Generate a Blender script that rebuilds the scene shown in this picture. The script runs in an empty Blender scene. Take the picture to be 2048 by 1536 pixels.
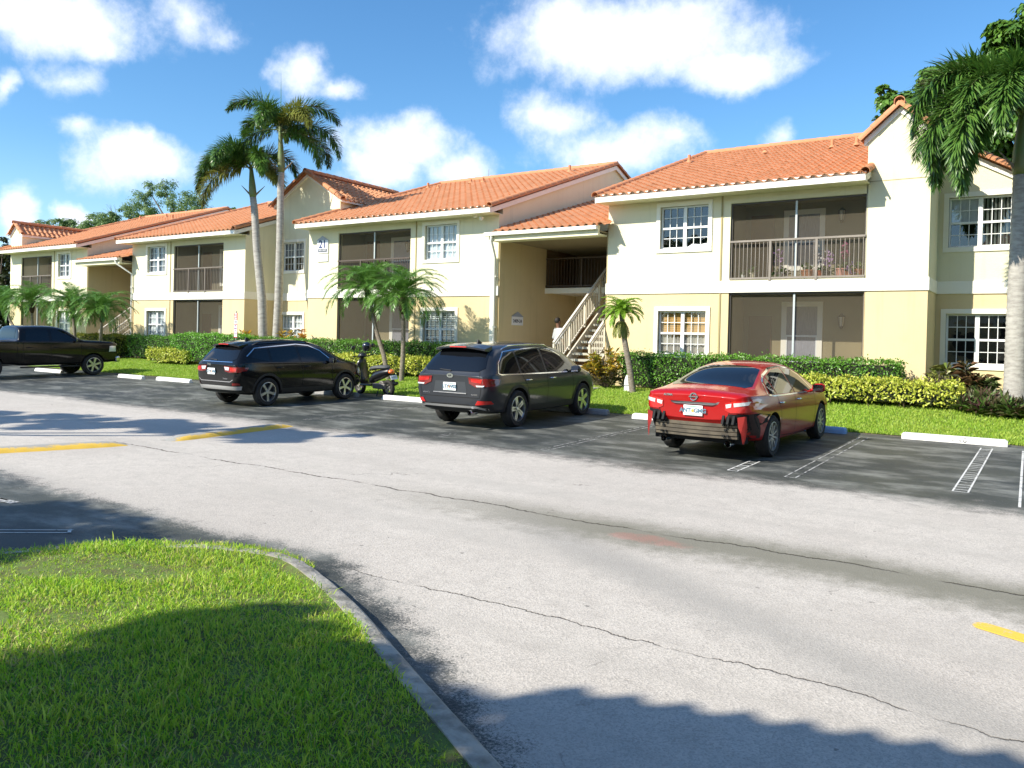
import bpy, bmesh, math, random
import numpy as np
from mathutils import Vector, Matrix
random.seed(7)
RNG = np.random.default_rng(11)
SC = bpy.context.scene
COL = SC.collection
R = math.radians

# ------------------------------------------------------------------ helpers
def gz(y):
    """height of the ground at distance y: flat road, gently rising parking, lawn bank"""
    if y < 11: return 0.0
    if y < 17: return .018 * (y - 11)
    return min(.47, .108 + .1207 * (y - 17))

class MB:
    """collects faces and links them as ONE mesh object"""
    def __init__(s): s.v = []; s.f = []; s.m = []; s.mi = 0
    def add(s, vs, fs, mi=None):
        b = len(s.v); s.v.extend([tuple(p) for p in vs])
        for f in fs: s.f.append(tuple(i + b for i in f)); s.m.append(s.mi if mi is None else mi)
        return s
    def box(s, x0, x1, y0, y1, z0, z1, mi=None):
        v = [(x, y, z) for z in (z0, z1) for y in (y0, y1) for x in (x0, x1)]
        return s.add(v, [(0, 2, 3, 1), (4, 5, 7, 6), (0, 1, 5, 4), (2, 6, 7, 3), (0, 4, 6, 2), (1, 3, 7, 5)], mi)
    def bar(s, a, b, w, h, up=(0, 0, 1), mi=None):
        a = Vector(a); b = Vector(b); d = (b - a).normalized(); u = Vector(up)
        r = d.cross(u).normalized(); u = r.cross(d)
        v = []
        for p in (a, b):
            for i, j in ((-1, -1), (1, -1), (1, 1), (-1, 1)): v.append(p + r * (i * w / 2) + u * (j * h / 2))
        return s.add(v, [(0, 1, 2, 3), (7, 6, 5, 4), (0, 4, 5, 1), (1, 5, 6, 2), (2, 6, 7, 3), (3, 7, 4, 0)], mi)
    def tube(s, pts, rad, n=8, cap=True, mi=None):
        pts = [Vector(p) for p in pts]; k = len(pts)
        rad = rad if hasattr(rad, '__len__') else [rad] * k
        vs = []; prev = None
        for i, p in enumerate(pts):
            d = (pts[min(i + 1, k - 1)] - pts[max(i - 1, 0)]).normalized()
            if prev is None:
                prev = d.orthogonal().normalized()
            r = (prev - d * prev.dot(d)).normalized(); prev = r; u = d.cross(r)
            for j in range(n):
                a = 2 * math.pi * j / n
                vs.append(p + (r * math.cos(a) + u * math.sin(a)) * rad[i])
        fs = []
        for i in range(k - 1):
            for j in range(n): fs.append((i * n + j, i * n + (j + 1) % n, (i + 1) * n + (j + 1) % n, (i + 1) * n + j))
        if cap: fs += [tuple(range(n - 1, -1, -1)), tuple(range((k - 1) * n, k * n))]
        return s.add(vs, fs, mi)
    def lathe(s, prof, c=(0, 0, 0), n=24, axis='z', mi=None):
        """prof: (radius, height) pairs turned round an axis through c"""
        vs = []
        for r, h in prof:
            for j in range(n):
                a = 2 * math.pi * j / n; p = (r * math.cos(a), r * math.sin(a), h)
                if axis == 'x': p = (p[2], p[0], p[1])
                if axis == 'y': p = (p[1], p[2], p[0])
                vs.append((p[0] + c[0], p[1] + c[1], p[2] + c[2]))
        fs = [(i * n + j, i * n + (j + 1) % n, (i + 1) * n + (j + 1) % n, (i + 1) * n + j) for i in range(len(prof) - 1) for j in range(n)]
        return s.add(vs, fs, mi)
    def poly(s, pts, d, mi=None):
        """flat polygon extruded by vector d"""
        n = len(pts); d = Vector(d); a = [Vector(p) for p in pts]; b = [p + d for p in a]
        fs = [tuple(range(n)), tuple(range(2 * n - 1, n - 1, -1))] + [(i, i + n, (i + 1) % n + n, (i + 1) % n) for i in range(n)]
        return s.add(a + b, fs, mi)
    def quad(s, a, b, c, d, mi=None): return s.add([a, b, c, d], [(0, 1, 2, 3)], mi)
    def build(s, name, mats, parent=None, smooth=False, bevel=0, rot=None, fixn=True, auto=None):
        me = bpy.data.meshes.new(name)
        o0 = tuple(parent['_o']) if parent is not None and '_o' in parent else (0, 0, 0)
        v = s.v
        if o0 != (0, 0, 0) and parent is not None: v = [(p[0] - o0[0], p[1] - o0[1], p[2] - o0[2]) for p in v]
        me.from_pydata(v, [], s.f)
        mats = mats if isinstance(mats, (list, tuple)) else [mats]
        for m in mats: me.materials.append(m)
        if len(mats) > 1: me.polygons.foreach_set('material_index', s.m)
        if fixn:
            bm = bmesh.new(); bm.from_mesh(me); bmesh.ops.recalc_face_normals(bm, faces=bm.faces); bm.to_mesh(me); bm.free()
        if smooth or auto:
            me.polygons.foreach_set('use_smooth', [True] * len(me.polygons))
            if auto: me.set_sharp_from_angle(angle=R(auto))
        me.update()
        o = bpy.data.objects.new(name, me); COL.objects.link(o)
        if parent is not None:
            o.parent = parent
            if '_o' in parent: o['_o'] = tuple(parent['_o'])
        if bevel:
            b = o.modifiers.new('bevel', 'BEVEL'); b.width = bevel; b.segments = 2; b.limit_method = 'ANGLE'; b.angle_limit = R(40)
        return o

ORIG = {}
def thing(name, label, cat, loc=(0, 0, 0), rz=0, group=None, world=False):
    """Empty at the thing's base that parents its parts; world=True: parts come in world coordinates"""
    o = bpy.data.objects.new(name, None); COL.objects.link(o)
    o.location = loc; o.rotation_euler = (0, 0, rz); o.empty_display_size = .2
    if world: o['_o'] = tuple(float(c) for c in loc)
    return tag(o, label, cat, group)
def tag(o, label=None, cat=None, group=None, kind=None):
    if label: o['label'] = label
    if cat: o['category'] = cat
    if group: o['group'] = group
    if kind: o['kind'] = kind
    return o
def kids(o): return list(o.children)
def copy_tree(o, parent=None):
    c = o.copy(); COL.objects.link(c)
    if parent is not None: c.parent = parent
    for ch in kids(o): copy_tree(ch, c)
    return c

# ------------------------------------------------------------------ materials
MATS = {}
def nt(name):
    m = bpy.data.materials.new(name); m.use_nodes = True
    t = m.node_tree; t.nodes.clear(); return m, t
def N(t, typ, **kw):
    n = t.nodes.new(typ)
    for k, v in kw.items():
        if k.startswith('i_'):
            key = k[2:]
            n.inputs[int(key) if key.isdigit() else key.replace('_', ' ')].default_value = v
        else: setattr(n, k, v)
    return n
def L(t, a, b): t.links.new(a, b)
def math_(t, op, a, b=None, c=None):
    n = N(t, 'ShaderNodeMath', operation=op)
    for i, v in enumerate((a, b, c)):
        if v is None: continue
        if isinstance(v, (int, float)): n.inputs[i].default_value = v
        else: L(t, v, n.inputs[i])
    return n.outputs[0]
def sstep(t, v, a, b):
    n = N(t, 'ShaderNodeMapRange', interpolation_type='SMOOTHSTEP'); n.inputs[1].default_value = a; n.inputs[2].default_value = b
    L(t, v, n.inputs[0]); return n.outputs[0]
def mixc(t, f, a, b):
    n = N(t, 'ShaderNodeMix', data_type='RGBA'); ins = [n.inputs[0], n.inputs[6], n.inputs[7]]
    for i, v in zip(ins, (f, a, b)):
        if isinstance(v, (int, float)): i.default_value = v
        elif isinstance(v, tuple): i.default_value = v if len(v) == 4 else (*v, 1)
        else: L(t, v, i)
    return n.outputs[2]
def noise(t, vec, scale, detail=4, rough=.55, dim='3D'):
    n = N(t, 'ShaderNodeTexNoise', noise_dimensions=dim); n.inputs['Scale'].default_value = scale
    n.inputs['Detail'].default_value = detail; n.inputs['Roughness'].default_value = rough
    if vec is not None: L(t, vec, n.inputs['Vector'] if dim != '1D' else n.inputs['W'])
    return n.outputs['Fac']
def mat(name, col, rough=.6, metal=0, spec=.5, var=0, vscale=3, bump=0, bscale=60, coat=0, col2=None, emit=None, island=0, translucent=0, sheen=0, stretch=None, dirt=0, streak=0):
    """general procedural surface: base colour with noise variation and a bump"""
    if name in MATS: return MATS[name]
    m, t = nt(name)
    out = N(t, 'ShaderNodeOutputMaterial'); p = N(t, 'ShaderNodeBsdfPrincipled')
    p.inputs['Roughness'].default_value = rough; p.inputs['Metallic'].default_value = metal
    p.inputs['Specular IOR Level'].default_value = spec; p.inputs['Coat Weight'].default_value = coat
    p.inputs['Coat Roughness'].default_value = .03
    tc = N(t, 'ShaderNodeTexCoord'); vec = tc.outputs['Object']
    if stretch:
        mp = N(t, 'ShaderNodeMapping'); mp.inputs['Scale'].default_value = stretch; L(t, vec, mp.inputs[0]); vec = mp.outputs[0]
    c = (*col, 1)
    if var or island:
        c2 = (*(col2 or tuple(x * .6 for x in col)), 1)
        f = noise(t, vec, vscale, 5, .6)
        f = sstep(t, f, .35, .7)
        if island:
            g = N(t, 'ShaderNodeNewGeometry').outputs['Random Per Island']
            f = math_(t, 'ADD', math_(t, 'MULTIPLY', f, 1 - island), math_(t, 'MULTIPLY', g, island))
            f = math_(t, 'MULTIPLY', f, var or 1)
        else: f = math_(t, 'MULTIPLY', f, var)
        c = mixc(t, f, c, c2)
    if dirt:
        d = noise(t, vec, .9, 8, .7)
        d = math_(t, 'MULTIPLY', sstep(t, d, .52, .75), dirt)
        c = mixc(t, d, c, tuple(x * .45 for x in col))
    if streak:      # rain marks and soil splashed on the foot of the wall
        mp2 = N(t, 'ShaderNodeMapping'); mp2.inputs['Scale'].default_value = (5, 5, .22); L(t, tc.outputs['Object'], mp2.inputs[0])
        d = math_(t, 'MULTIPLY', sstep(t, noise(t, mp2.outputs[0], 1.0, 7, .7), .52, .74), streak)
        c = mixc(t, d, c, tuple(x * .62 for x in col))
        zz = N(t, 'ShaderNodeSeparateXYZ'); L(t, tc.outputs['Object'], zz.inputs[0])
        d = math_(t, 'MULTIPLY', sstep(t, math_(t, 'ADD', zz.outputs[2], math_(t, 'MULTIPLY', noise(t, tc.outputs['Object'], 4, 6, .7), .9)), 1.65, .7), .5)
        c = mixc(t, d, c, (.30, .24, .14))
    if isinstance(c, tuple): p.inputs['Base Color'].default_value = c
    else: L(t, c, p.inputs['Base Color'])
    if bump:
        b = N(t, 'ShaderNodeBump'); b.inputs['Strength'].default_value = bump; b.inputs['Distance'].default_value = .02
        L(t, noise(t, vec, bscale, 6, .6), b.inputs['Height']); L(t, b.outputs[0], p.inputs['Normal'])
    sh = p.outputs[0]
    if translucent:
        tr = N(t, 'ShaderNodeBsdfTranslucent')
        if isinstance(c, tuple): tr.inputs[0].default_value = c
        else: L(t, c, tr.inputs[0])
        mx = N(t, 'ShaderNodeMixShader'); mx.inputs[0].default_value = translucent
        L(t, sh, mx.inputs[1]); L(t, tr.outputs[0], mx.inputs[2]); sh = mx.outputs[0]
    L(t, sh, out.inputs[0])
    MATS[name] = m; return m

def glass_mat(name, tint=(.9, .95, .95), see=.6):
    m, t = nt(name); out = N(t, 'ShaderNodeOutputMaterial')
    tr = N(t, 'ShaderNodeBsdfTransparent'); tr.inputs[0].default_value = (tint[0] * see, tint[1] * see, tint[2] * see, 1)
    gl = N(t, 'ShaderNodeBsdfGlossy'); gl.inputs['Roughness'].default_value = .02; gl.inputs[0].default_value = (1, 1, 1, 1)
    # slight waviness of real panes
    tc = N(t, 'ShaderNodeTexCoord'); b = N(t, 'ShaderNodeBump'); b.inputs['Strength'].default_value = .05; b.inputs['Distance'].default_value = .05
    L(t, noise(t, tc.outputs['Object'], 2.2, 2), b.inputs['Height']); L(t, b.outputs[0], gl.inputs['Normal'])
    lw = N(t, 'ShaderNodeLayerWeight'); lw.inputs[0].default_value = .5      # Schlick, the same from both sides so daylight enters
    f = math_(t, 'ADD', math_(t, 'MULTIPLY', math_(t, 'POWER', lw.outputs['Facing'], 5), .9), .09)
    mx = N(t, 'ShaderNodeMixShader'); L(t, f, mx.inputs[0]); L(t, tr.outputs[0], mx.inputs[1]); L(t, gl.outputs[0], mx.inputs[2])
    L(t, mx.outputs[0], out.inputs[0]); return m
def screen_mat(name, col, cover):
    m, t = nt(name); out = N(t, 'ShaderNodeOutputMaterial')
    tr = N(t, 'ShaderNodeBsdfTransparent'); df = N(t, 'ShaderNodeBsdfDiffuse'); df.inputs[0].default_value = (*col, 1)
    mx = N(t, 'ShaderNodeMixShader'); mx.inputs[0].default_value = cover
    L(t, tr.outputs[0], mx.inputs[1]); L(t, df.outputs[0], mx.inputs[2]); L(t, mx.outputs[0], out.inputs[0]); return m

CREAM = mat('cream_stucco', (.77, .725, .535), .85, var=.4, vscale=.5, col2=(.70, .64, .43), bump=.35, bscale=38, dirt=.13, streak=.28)
YELLOW = mat('yellow_stucco', (.69, .56, .325), .85, var=.4, vscale=.5, col2=(.63, .49, .26), bump=.35, bscale=38, dirt=.16, streak=.28)
TRIM = mat('white_trim', (.86, .83, .74), .7, var=.3, vscale=1.2, col2=(.8, .76, .65), bump=.08, bscale=40, dirt=.1)
FASCIA = mat('fascia_paint', (.86, .84, .78), .6, var=.3, vscale=1.5, col2=(.78, .75, .68), dirt=.2)
FRAME = mat('window_vinyl', (.80, .82, .82), .45, var=.1)
BRONZE = mat('bronze_aluminium', (.30, .27, .23), .5, metal=.2, var=.3)
SCRFRAME = mat('dark_aluminium', (.075, .06, .05), .5, var=.3)
RAILM = mat('railing_paint', (.22, .19, .16), .55, var=.4, vscale=2, col2=(.36, .31, .27))
RAILD = mat('dark_railing_paint', (.09, .065, .05), .55, var=.3)
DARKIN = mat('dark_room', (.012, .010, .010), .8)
GLASS = glass_mat('window_glass', see=.9)
SCREEN = screen_mat('insect_screen', (.16, .14, .105), .33)
CONC = mat('concrete', (.42, .40, .37), .9, var=.6, vscale=4, col2=(.30, .29, .27), bump=.4, bscale=70, dirt=.4)
CURT_W = mat('sheer_curtain', (.80, .81, .84), .9, var=.6, vscale=9, col2=(.50, .52, .58), stretch=(9, 1, .4))
CURT_G = mat('grey_curtain', (.30, .31, .36), .9, var=.7, vscale=9, col2=(.12, .12, .15), stretch=(9, 1, .4))
BLIND = mat('white_blind', (.75, .76, .74), .7)
SHADE_O = mat('woven_shade', (.62, .34, .11), .9, var=.6, vscale=30, col2=(.46, .22, .06), stretch=(.4, 1, 6))
DOORM = mat('brown_door', (.16, .085, .04), .5, var=.4, vscale=3)
DOORO = mat('tan_door', (.38, .19, .06), .6, var=.4, vscale=2, col2=(.28, .13, .04))

# terracotta: every tile has its own tone (stored per face), weathering by noise
def tile_material():
    m, t = nt('terracotta_tile'); out = N(t, 'ShaderNodeOutputMaterial'); p = N(t, 'ShaderNodeBsdfPrincipled')
    at = N(t, 'ShaderNodeAttribute', attribute_name='tone'); tc = N(t, 'ShaderNodeTexCoord')
    r = N(t, 'ShaderNodeValToRGB'); e = r.color_ramp.elements
    e[0].color = (.50, .215, .095, 1); e[1].color = (.66, .315, .16, 1)
    mid = r.color_ramp.elements.new(.5); mid.color = (.59, .265, .125, 1)
    L(t, at.outputs['Fac'], r.inputs[0])
    s = math_(t, 'MULTIPLY', sstep(t, noise(t, tc.outputs['Object'], 1.1, 8, .7), .52, .74), .28)
    c = mixc(t, s, r.outputs[0], (.30, .14, .07))
    s2 = math_(t, 'MULTIPLY', sstep(t, noise(t, tc.outputs['Object'], 14, 4, .7), .58, .75), .3)
    c = mixc(t, s2, c, (.62, .36, .24))
    L(t, c, p.inputs['Base Color']); p.inputs['Roughness'].default_value = .75
    b = N(t, 'ShaderNodeBump'); b.inputs['Strength'].default_value = .3; b.inputs['Distance'].default_value = .01
    L(t, noise(t, tc.outputs['Object'], 50, 4), b.inputs['Height']); L(t, b.outputs[0], p.inputs['Normal'])
    L(t, p.outputs[0], out.inputs[0]); return m
TILE = tile_material()
TILE_P = mat('terracotta_ridge', (.57, .25, .12), .75, var=.5, vscale=3, col2=(.44, .18, .08), bump=.3, bscale=40, dirt=.35)

# ------------------------------------------------------------------ camera
F_PX, PPY = 1602.91, 694.57
yaw, pitch, roll = R(34.164), R(.612), R(1.374)
w = Vector((-math.sin(yaw) * math.cos(pitch), math.cos(yaw) * math.cos(pitch), -math.sin(pitch)))
r0 = Vector((math.cos(yaw), math.sin(yaw), 0)); u0 = r0.cross(w)
cr = r0 * math.cos(roll) + u0 * math.sin(roll); cu = -r0 * math.sin(roll) + u0 * math.cos(roll)
cam = bpy.data.cameras.new('camera'); co = bpy.data.objects.new('camera', cam); COL.objects.link(co)
M = Matrix.Identity(4)
for i in range(3): M[i][0] = cr[i]; M[i][1] = cu[i]; M[i][2] = -w[i]
M[2][3] = 1.8
co.matrix_world = M
cam.sensor_fit = 'HORIZONTAL'; cam.sensor_width = 36; cam.lens = F_PX / 2048 * 36
cam.shift_y = -(768 - PPY) / 2048; cam.clip_end = 3000; cam.clip_start = .05
SC.camera = co

# ------------------------------------------------------------------ light
SUN = Vector((-.52, -1, .86)).normalized()
sl = bpy.data.lights.new('sun', 'SUN'); sl.energy = 5.0; sl.angle = R(.53); sl.color = (1, .935, .80)
so = bpy.data.objects.new('sun', sl); COL.objects.link(so); so.location = SUN * 60
so.rotation_euler = SUN.to_track_quat('Z', 'Y').to_euler()
wd = bpy.data.worlds.new('World'); SC.world = wd; wd.use_nodes = True
t = wd.node_tree; t.nodes.clear()
wo = N(t, 'ShaderNodeOutputWorld'); bg = N(t, 'ShaderNodeBackground')
sky = N(t, 'ShaderNodeTexSky', sky_type='NISHITA', sun_disc=False)
sky.sun_elevation = math.asin(SUN.z); sky.sun_rotation = math.atan2(SUN.x, SUN.y)
sky.air_density = 1.0; sky.dust_density = .3; sky.ozone_density = 2.0
tc = N(t, 'ShaderNodeTexCoord'); D = tc.outputs['Generated']
def mulc(t, a, b):
    n = N(t, 'ShaderNodeMix', data_type='RGBA', blend_type='MULTIPLY'); n.inputs[0].default_value = 1; L(t, a, n.inputs[6]); n.inputs[7].default_value = (*b, 1); return n.outputs[2]
hs = N(t, 'ShaderNodeHueSaturation'); hs.inputs['Saturation'].default_value = 1.14; L(t, mulc(t, sky.outputs[0], (1.34, 1.58, 1.72)), hs.inputs['Color'])
xyz = N(t, 'ShaderNodeSeparateXYZ'); L(t, D, xyz.inputs[0])
az = math_(t, 'ARCTAN2', xyz.outputs[0], xyz.outputs[1]); el = math_(t, 'ARCSINE', xyz.outputs[2])
n1 = noise(t, D, 9, 7, .58); n2 = noise(t, D, 22, 10, .64)
mp = N(t, 'ShaderNodeMapping'); mp.inputs['Location'].default_value = (3.1, 1.7, 5.2); L(t, D, mp.inputs[0])
n3 = noise(t, mp.outputs[0], 9, 7, .58)
azd = math_(t, 'ADD', az, math_(t, 'MULTIPLY', math_(t, 'SUBTRACT', n1, .5), .10))
eld = math_(t, 'ADD', el, math_(t, 'MULTIPLY', math_(t, 'SUBTRACT', n3, .5), .06))
CL = [(-1.115,.321,.083,.033,1),(-1.077,.303,.03,.02,.8),(-1.11,.265,.034,.02,.55),(-1.001,.346,.043,.025,.5),(-.953,.338,.033,.015,.4),(-.856,.307,.029,.027,.7),(-.82,.291,.03,.01,.5),(-1.034,.189,.058,.03,1),(-1.024,.206,.021,.021,.8),(-1.09,.212,.024,.013,.5),(-.741,.231,.068,.032,.9),(-.679,.21,.05,.024,.8),(-.764,.2,.049,.023,.9),(-.466,.355,.16,.045,1.1),(-.345,.324,.08,.027,1.0),(-.546,.367,.074,.042,1.0),(-.55,.269,.043,.026,.6),(-.468,.232,.102,.029,.75),(-.408,.24,.048,.017,.6),(-1.149,.113,.022,.03,1),(-1.098,.123,.016,.016,.9),(-.292,.244,.017,.014,.35),(-1.169,.245,.012,.018,.6),
      (.9,.5,.3,.08,1),(1.6,.4,.25,.07,1),(2.3,.6,.3,.1,1),(3.0,.35,.3,.08,1),(-2.2,.5,.25,.07,.9),(-2.8,.35,.2,.06,1),(.2,.8,.4,.1,.9),(-1.7,.45,.16,.05,1),(2.6,.25,.4,.05,.9),(.35,.3,.2,.05,.8)]
tot = None
for a, e, ra, re, s in CL:
    dx = math_(t, 'DIVIDE', math_(t, 'SUBTRACT', azd, a), ra * 1.25); dy = math_(t, 'DIVIDE', math_(t, 'SUBTRACT', eld, e), re * 1.3)
    d = math_(t, 'SQRT', math_(t, 'ADD', math_(t, 'MULTIPLY', dx, dx), math_(t, 'MULTIPLY', dy, dy)))
    v = math_(t, 'MULTIPLY', math_(t, 'SUBTRACT', 1, d), s)
    tot = v if tot is None else math_(t, 'SMOOTH_MAX', tot, v, .15)
dens = math_(t, 'ADD', tot, math_(t, 'MULTIPLY', math_(t, 'SUBTRACT', n2, .5), 1.0))
cov = sstep(t, dens, -.08, .72)
haz = math_(t, 'MULTIPLY', sstep(t, el, .22, .02), .38)          # milky air low over the horizon
thick = sstep(t, dens, .25, 1.0)
skyc = mixc(t, haz, hs.outputs[0], (7.2, 9.6, 12.4))
cloudc = mixc(t, thick, (11.2, 11.6, 12.8), (9.2, 9.3, 10.6))
c = mixc(t, math_(t, 'MULTIPLY', cov, .93), skyc, cloudc)
L(t, c, bg.inputs[0]); bg.inputs[1].default_value = .074
L(t, bg.outputs[0], wo.inputs[0])
SC.view_settings.view_transform = 'Standard'; SC.view_settings.look = 'None'; SC.view_settings.gamma = 1
SC.view_settings.exposure = 0.68; SC.view_settings.use_curve_mapping = False
SC.cycles.max_bounces = 8; SC.cycles.transparent_max_bounces = 16; SC.cycles.use_denoising = True
SC.cycles.caustics_reflective = False; SC.cycles.caustics_refractive = False; SC.cycles.sample_clamp_indirect = 6
# ------------------------------------------------------------------ numpy meshes (leaves, blades)
def np_tris(name, V, T, mats, parent=None, smooth=False, mi=None):
    me = bpy.data.meshes.new(name); V = np.asarray(V, np.float32).reshape(-1, 3); T = np.asarray(T, np.int32).reshape(-1, 3)
    if parent is not None and '_o' in parent: V = V - np.array(tuple(parent['_o']), np.float32)
    me.vertices.add(len(V)); me.vertices.foreach_set('co', V.ravel())
    me.loops.add(len(T) * 3); me.loops.foreach_set('vertex_index', T.ravel())
    me.polygons.add(len(T)); me.polygons.foreach_set('loop_start', np.arange(0, len(T) * 3, 3, dtype=np.int32))
    me.polygons.foreach_set('loop_total', np.full(len(T), 3, np.int32))
    for m in (mats if isinstance(mats, (list, tuple)) else [mats]): me.materials.append(m)
    if mi is not None: me.polygons.foreach_set('material_index', np.asarray(mi, np.int32))
    me.update(calc_edges=True)
    if smooth: me.polygons.foreach_set('use_smooth', [True] * len(T))
    o = bpy.data.objects.new(name, me); COL.objects.link(o)
    if parent is not None:
        o.parent = parent
        if '_o' in parent: o['_o'] = tuple(parent['_o'])
    return o
def norm(a): return a / np.maximum(np.linalg.norm(a, axis=-1, keepdims=True), 1e-9)
def leaves(P, Dr, Up, ln, wd, fold=.25, droop=.0):
    """rhombic leaves: base P, direction Dr, face normal about Up"""
    P, Dr, Up = map(np.asarray, (P, Dr, Up)); n = len(P)
    ln = np.broadcast_to(ln, (n,))[:, None]; wd = np.broadcast_to(wd, (n,))[:, None]
    Dr = norm(Dr); S = norm(np.cross(Dr, Up)); U = np.cross(S, Dr)
    mid = P + Dr * ln * .5
    tip = P + Dr * ln - np.array([0, 0, 1.]) * ln * droop
    V = np.stack([P, mid + S * wd * .5 + U * wd * fold, tip, mid - S * wd * .5 + U * wd * fold], 1)
    b = np.arange(n)[:, None] * 4
    T = np.concatenate([b + [0, 1, 2], b + [0, 2, 3]], 1).reshape(-1, 3)
    return V.reshape(-1, 3), T
def blades(P, ln, wd, lean, curl=.5):
    """grass blades standing on P (n,3): two joints, pointed"""
    n = len(P); a = RNG.uniform(0, 2 * np.pi, n); b = RNG.uniform(0, 2 * np.pi, n)
    side = np.stack([np.cos(a), np.sin(a), 0 * a], 1) * (wd / 2)[:, None]
    le = np.stack([np.cos(b), np.sin(b), 0 * b], 1) * lean[:, None]
    up = np.array([0, 0, 1.]); l = ln[:, None]
    m = P + up * l * .55 + le * l * .35; tp = P + up * l * (1 - .25 * np.minimum(lean, 1.5)[:, None]) + le * l * (.75 + curl * .3)
    V = np.stack([P - side, P + side, m - side * .8, m + side * .8, tp], 1)
    i = np.arange(n)[:, None] * 5
    T = np.concatenate([i + [0, 1, 2], i + [1, 3, 2], i + [2, 3, 4]], 1).reshape(-1, 3)
    return V.reshape(-1, 3), T

# ------------------------------------------------------------------ asphalt: road, sealed parking, cracks, stains
def asphalt():
    m, t = nt('asphalt'); out = N(t, 'ShaderNodeOutputMaterial'); p = N(t, 'ShaderNodeBsdfPrincipled')
    geo = N(t, 'ShaderNodeTexCoord'); P = geo.outputs['Object']
    x3 = N(t, 'ShaderNodeSeparateXYZ'); L(t, P, x3.inputs[0]); X, Y = x3.outputs[0], x3.outputs[1]
    fine = noise(t, P, 55, 4, .75); grit = noise(t, P, 170, 3, .8); med = noise(t, P, 5, 6, .65); big = noise(t, P, .35, 5, .6)
    vor = N(t, 'ShaderNodeTexVoronoi'); vor.inputs['Scale'].default_value = 95; L(t, P, vor.inputs['Vector'])
    c2 = math_(t, 'SUBTRACT', fine, .5); g2 = math_(t, 'SUBTRACT', grit, .5); m2 = math_(t, 'SUBTRACT', med, .5); b2 = math_(t, 'SUBTRACT', big, .5)
    add = lambda *a: a[0] if len(a) == 1 else math_(t, 'ADD', a[0], add(*a[1:]))
    mul = lambda a, b: math_(t, 'MULTIPLY', a, b)
    # worn road
    road = mixc(t, sstep(t, big, .35, .68), (.54, .50, .455), (.47, .43, .39))
    road = mixc(t, mul(sstep(t, med, .42, .7), .45), road, (.37, .34, .31))
    agg = sstep(t, vor.outputs['Color'], .2, .95)
    road = mixc(t, mul(agg, .5), road, (.22, .205, .19))
    road = mixc(t, mul(sstep(t, grit, .52, .70), .65), road, (.72, .675, .62))
    road = mixc(t, mul(sstep(t, fine, .62, .75), .5), road, (.17, .16, .15))
    # traffic-polished lanes, drips and small scars
    lane = N(t, 'ShaderNodeMapping'); lane.inputs['Scale'].default_value = (.10, 1.0, 1); L(t, P, lane.inputs[0])
    road = mixc(t, mul(sstep(t, noise(t, lane.outputs[0], 1.15, 5, .6), .46, .66), .42), road, (.375, .35, .32))
    road = mixc(t, mul(sstep(t, noise(t, P, 11, 2, .5), .735, .76), .7), road, (.16, .15, .14))
    road = mixc(t, mul(sstep(t, noise(t, P, 1.7, 7, .72), .60, .72), .35), road, (.56, .525, .485))
    # wandering centre lines for cracks
    mpx = N(t, 'ShaderNodeMapping'); mpx.inputs['Scale'].default_value = (1, .15, 1); L(t, P, mpx.inputs[0])
    wob = mul(math_(t, 'SUBTRACT', noise(t, mpx.outputs[0], .7, 8, .62), .5), .55)
    wob2 = mul(math_(t, 'SUBTRACT', noise(t, mpx.outputs[0], 3.1, 6, .7), .5), .16)
    # damp band along the upper crack
    yc = math_(t, 'SUBTRACT', Y, add(wob, wob2, 7.02))
    dx1 = sstep(t, X, -7.5, -3.0)
    band = math_(t, 'ABSOLUTE', add(yc, mul(m2, .7), mul(c2, .5), .12)); band = mul(mul(sstep(t, band, .75, .10), dx1), .85)
    road = mixc(t, band, road, (.165, .16, .125))
    # smeared tyre band
    yb = math_(t, 'ABSOLUTE', add(Y, mul(X, .52), mul(m2, .35), mul(c2, .25), -4.35)); tb = mul(mul(sstep(t, yb, .5, .05), sstep(t, X, -5.2, -3.2)), .5)
    road = mixc(t, tb, road, (.27, .26, .245))
    # reddish rust mark
    rx = math_(t, 'ADD', math_(t, 'POWER', math_(t, 'DIVIDE', math_(t, 'ADD', X, 3.02), .42), 2), math_(t, 'POWER', math_(t, 'DIVIDE', math_(t, 'ADD', Y, -6.75), .17), 2))
    road = mixc(t, mul(sstep(t, add(rx, mul(m2, 3.2), mul(c2, 3)), 1.0, .2), .42), road, (.36, .15, .12))
    # sealed, darker parking on both sides
    streak = N(t, 'ShaderNodeMapping'); streak.inputs['Scale'].default_value = (.55, 1.1, 1); L(t, P, streak.inputs[0])
    st = noise(t, streak.outputs[0], 1.6, 8, .68)
    seal = mixc(t, sstep(t, big, .3, .7), (.036, .041, .043), (.066, .070, .060))
    seal = mixc(t, mul(sstep(t, st, .44, .70), .8), seal, (.24, .245, .225))
    seal = mixc(t, mul(sstep(t, fine, .58, .74), .45), seal, (.19, .185, .18))
    seal = mixc(t, mul(sstep(t, noise(t, P, 24, 3, .75), .69, .74), .8), seal, (.42, .41, .39))
    edge = add(mul(b2, 1.5), mul(m2, 1.1), mul(c2, 1.5), mul(g2, .9))
    far = sstep(t, add(Y, edge), 10.15, 11.05)
    kl = math_(t, 'MINIMUM', 4.62, add(mul(X, -.6), 1.74))
    near = sstep(t, math_(t, 'SUBTRACT', add(Y, mul(edge, .62)), kl), .14, -.16)
    near = mul(near, sstep(t, X, -.2, -1.3))
    sm = math_(t, 'MAXIMUM', far, near)
    col = mixc(t, sm, road, seal)
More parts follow.
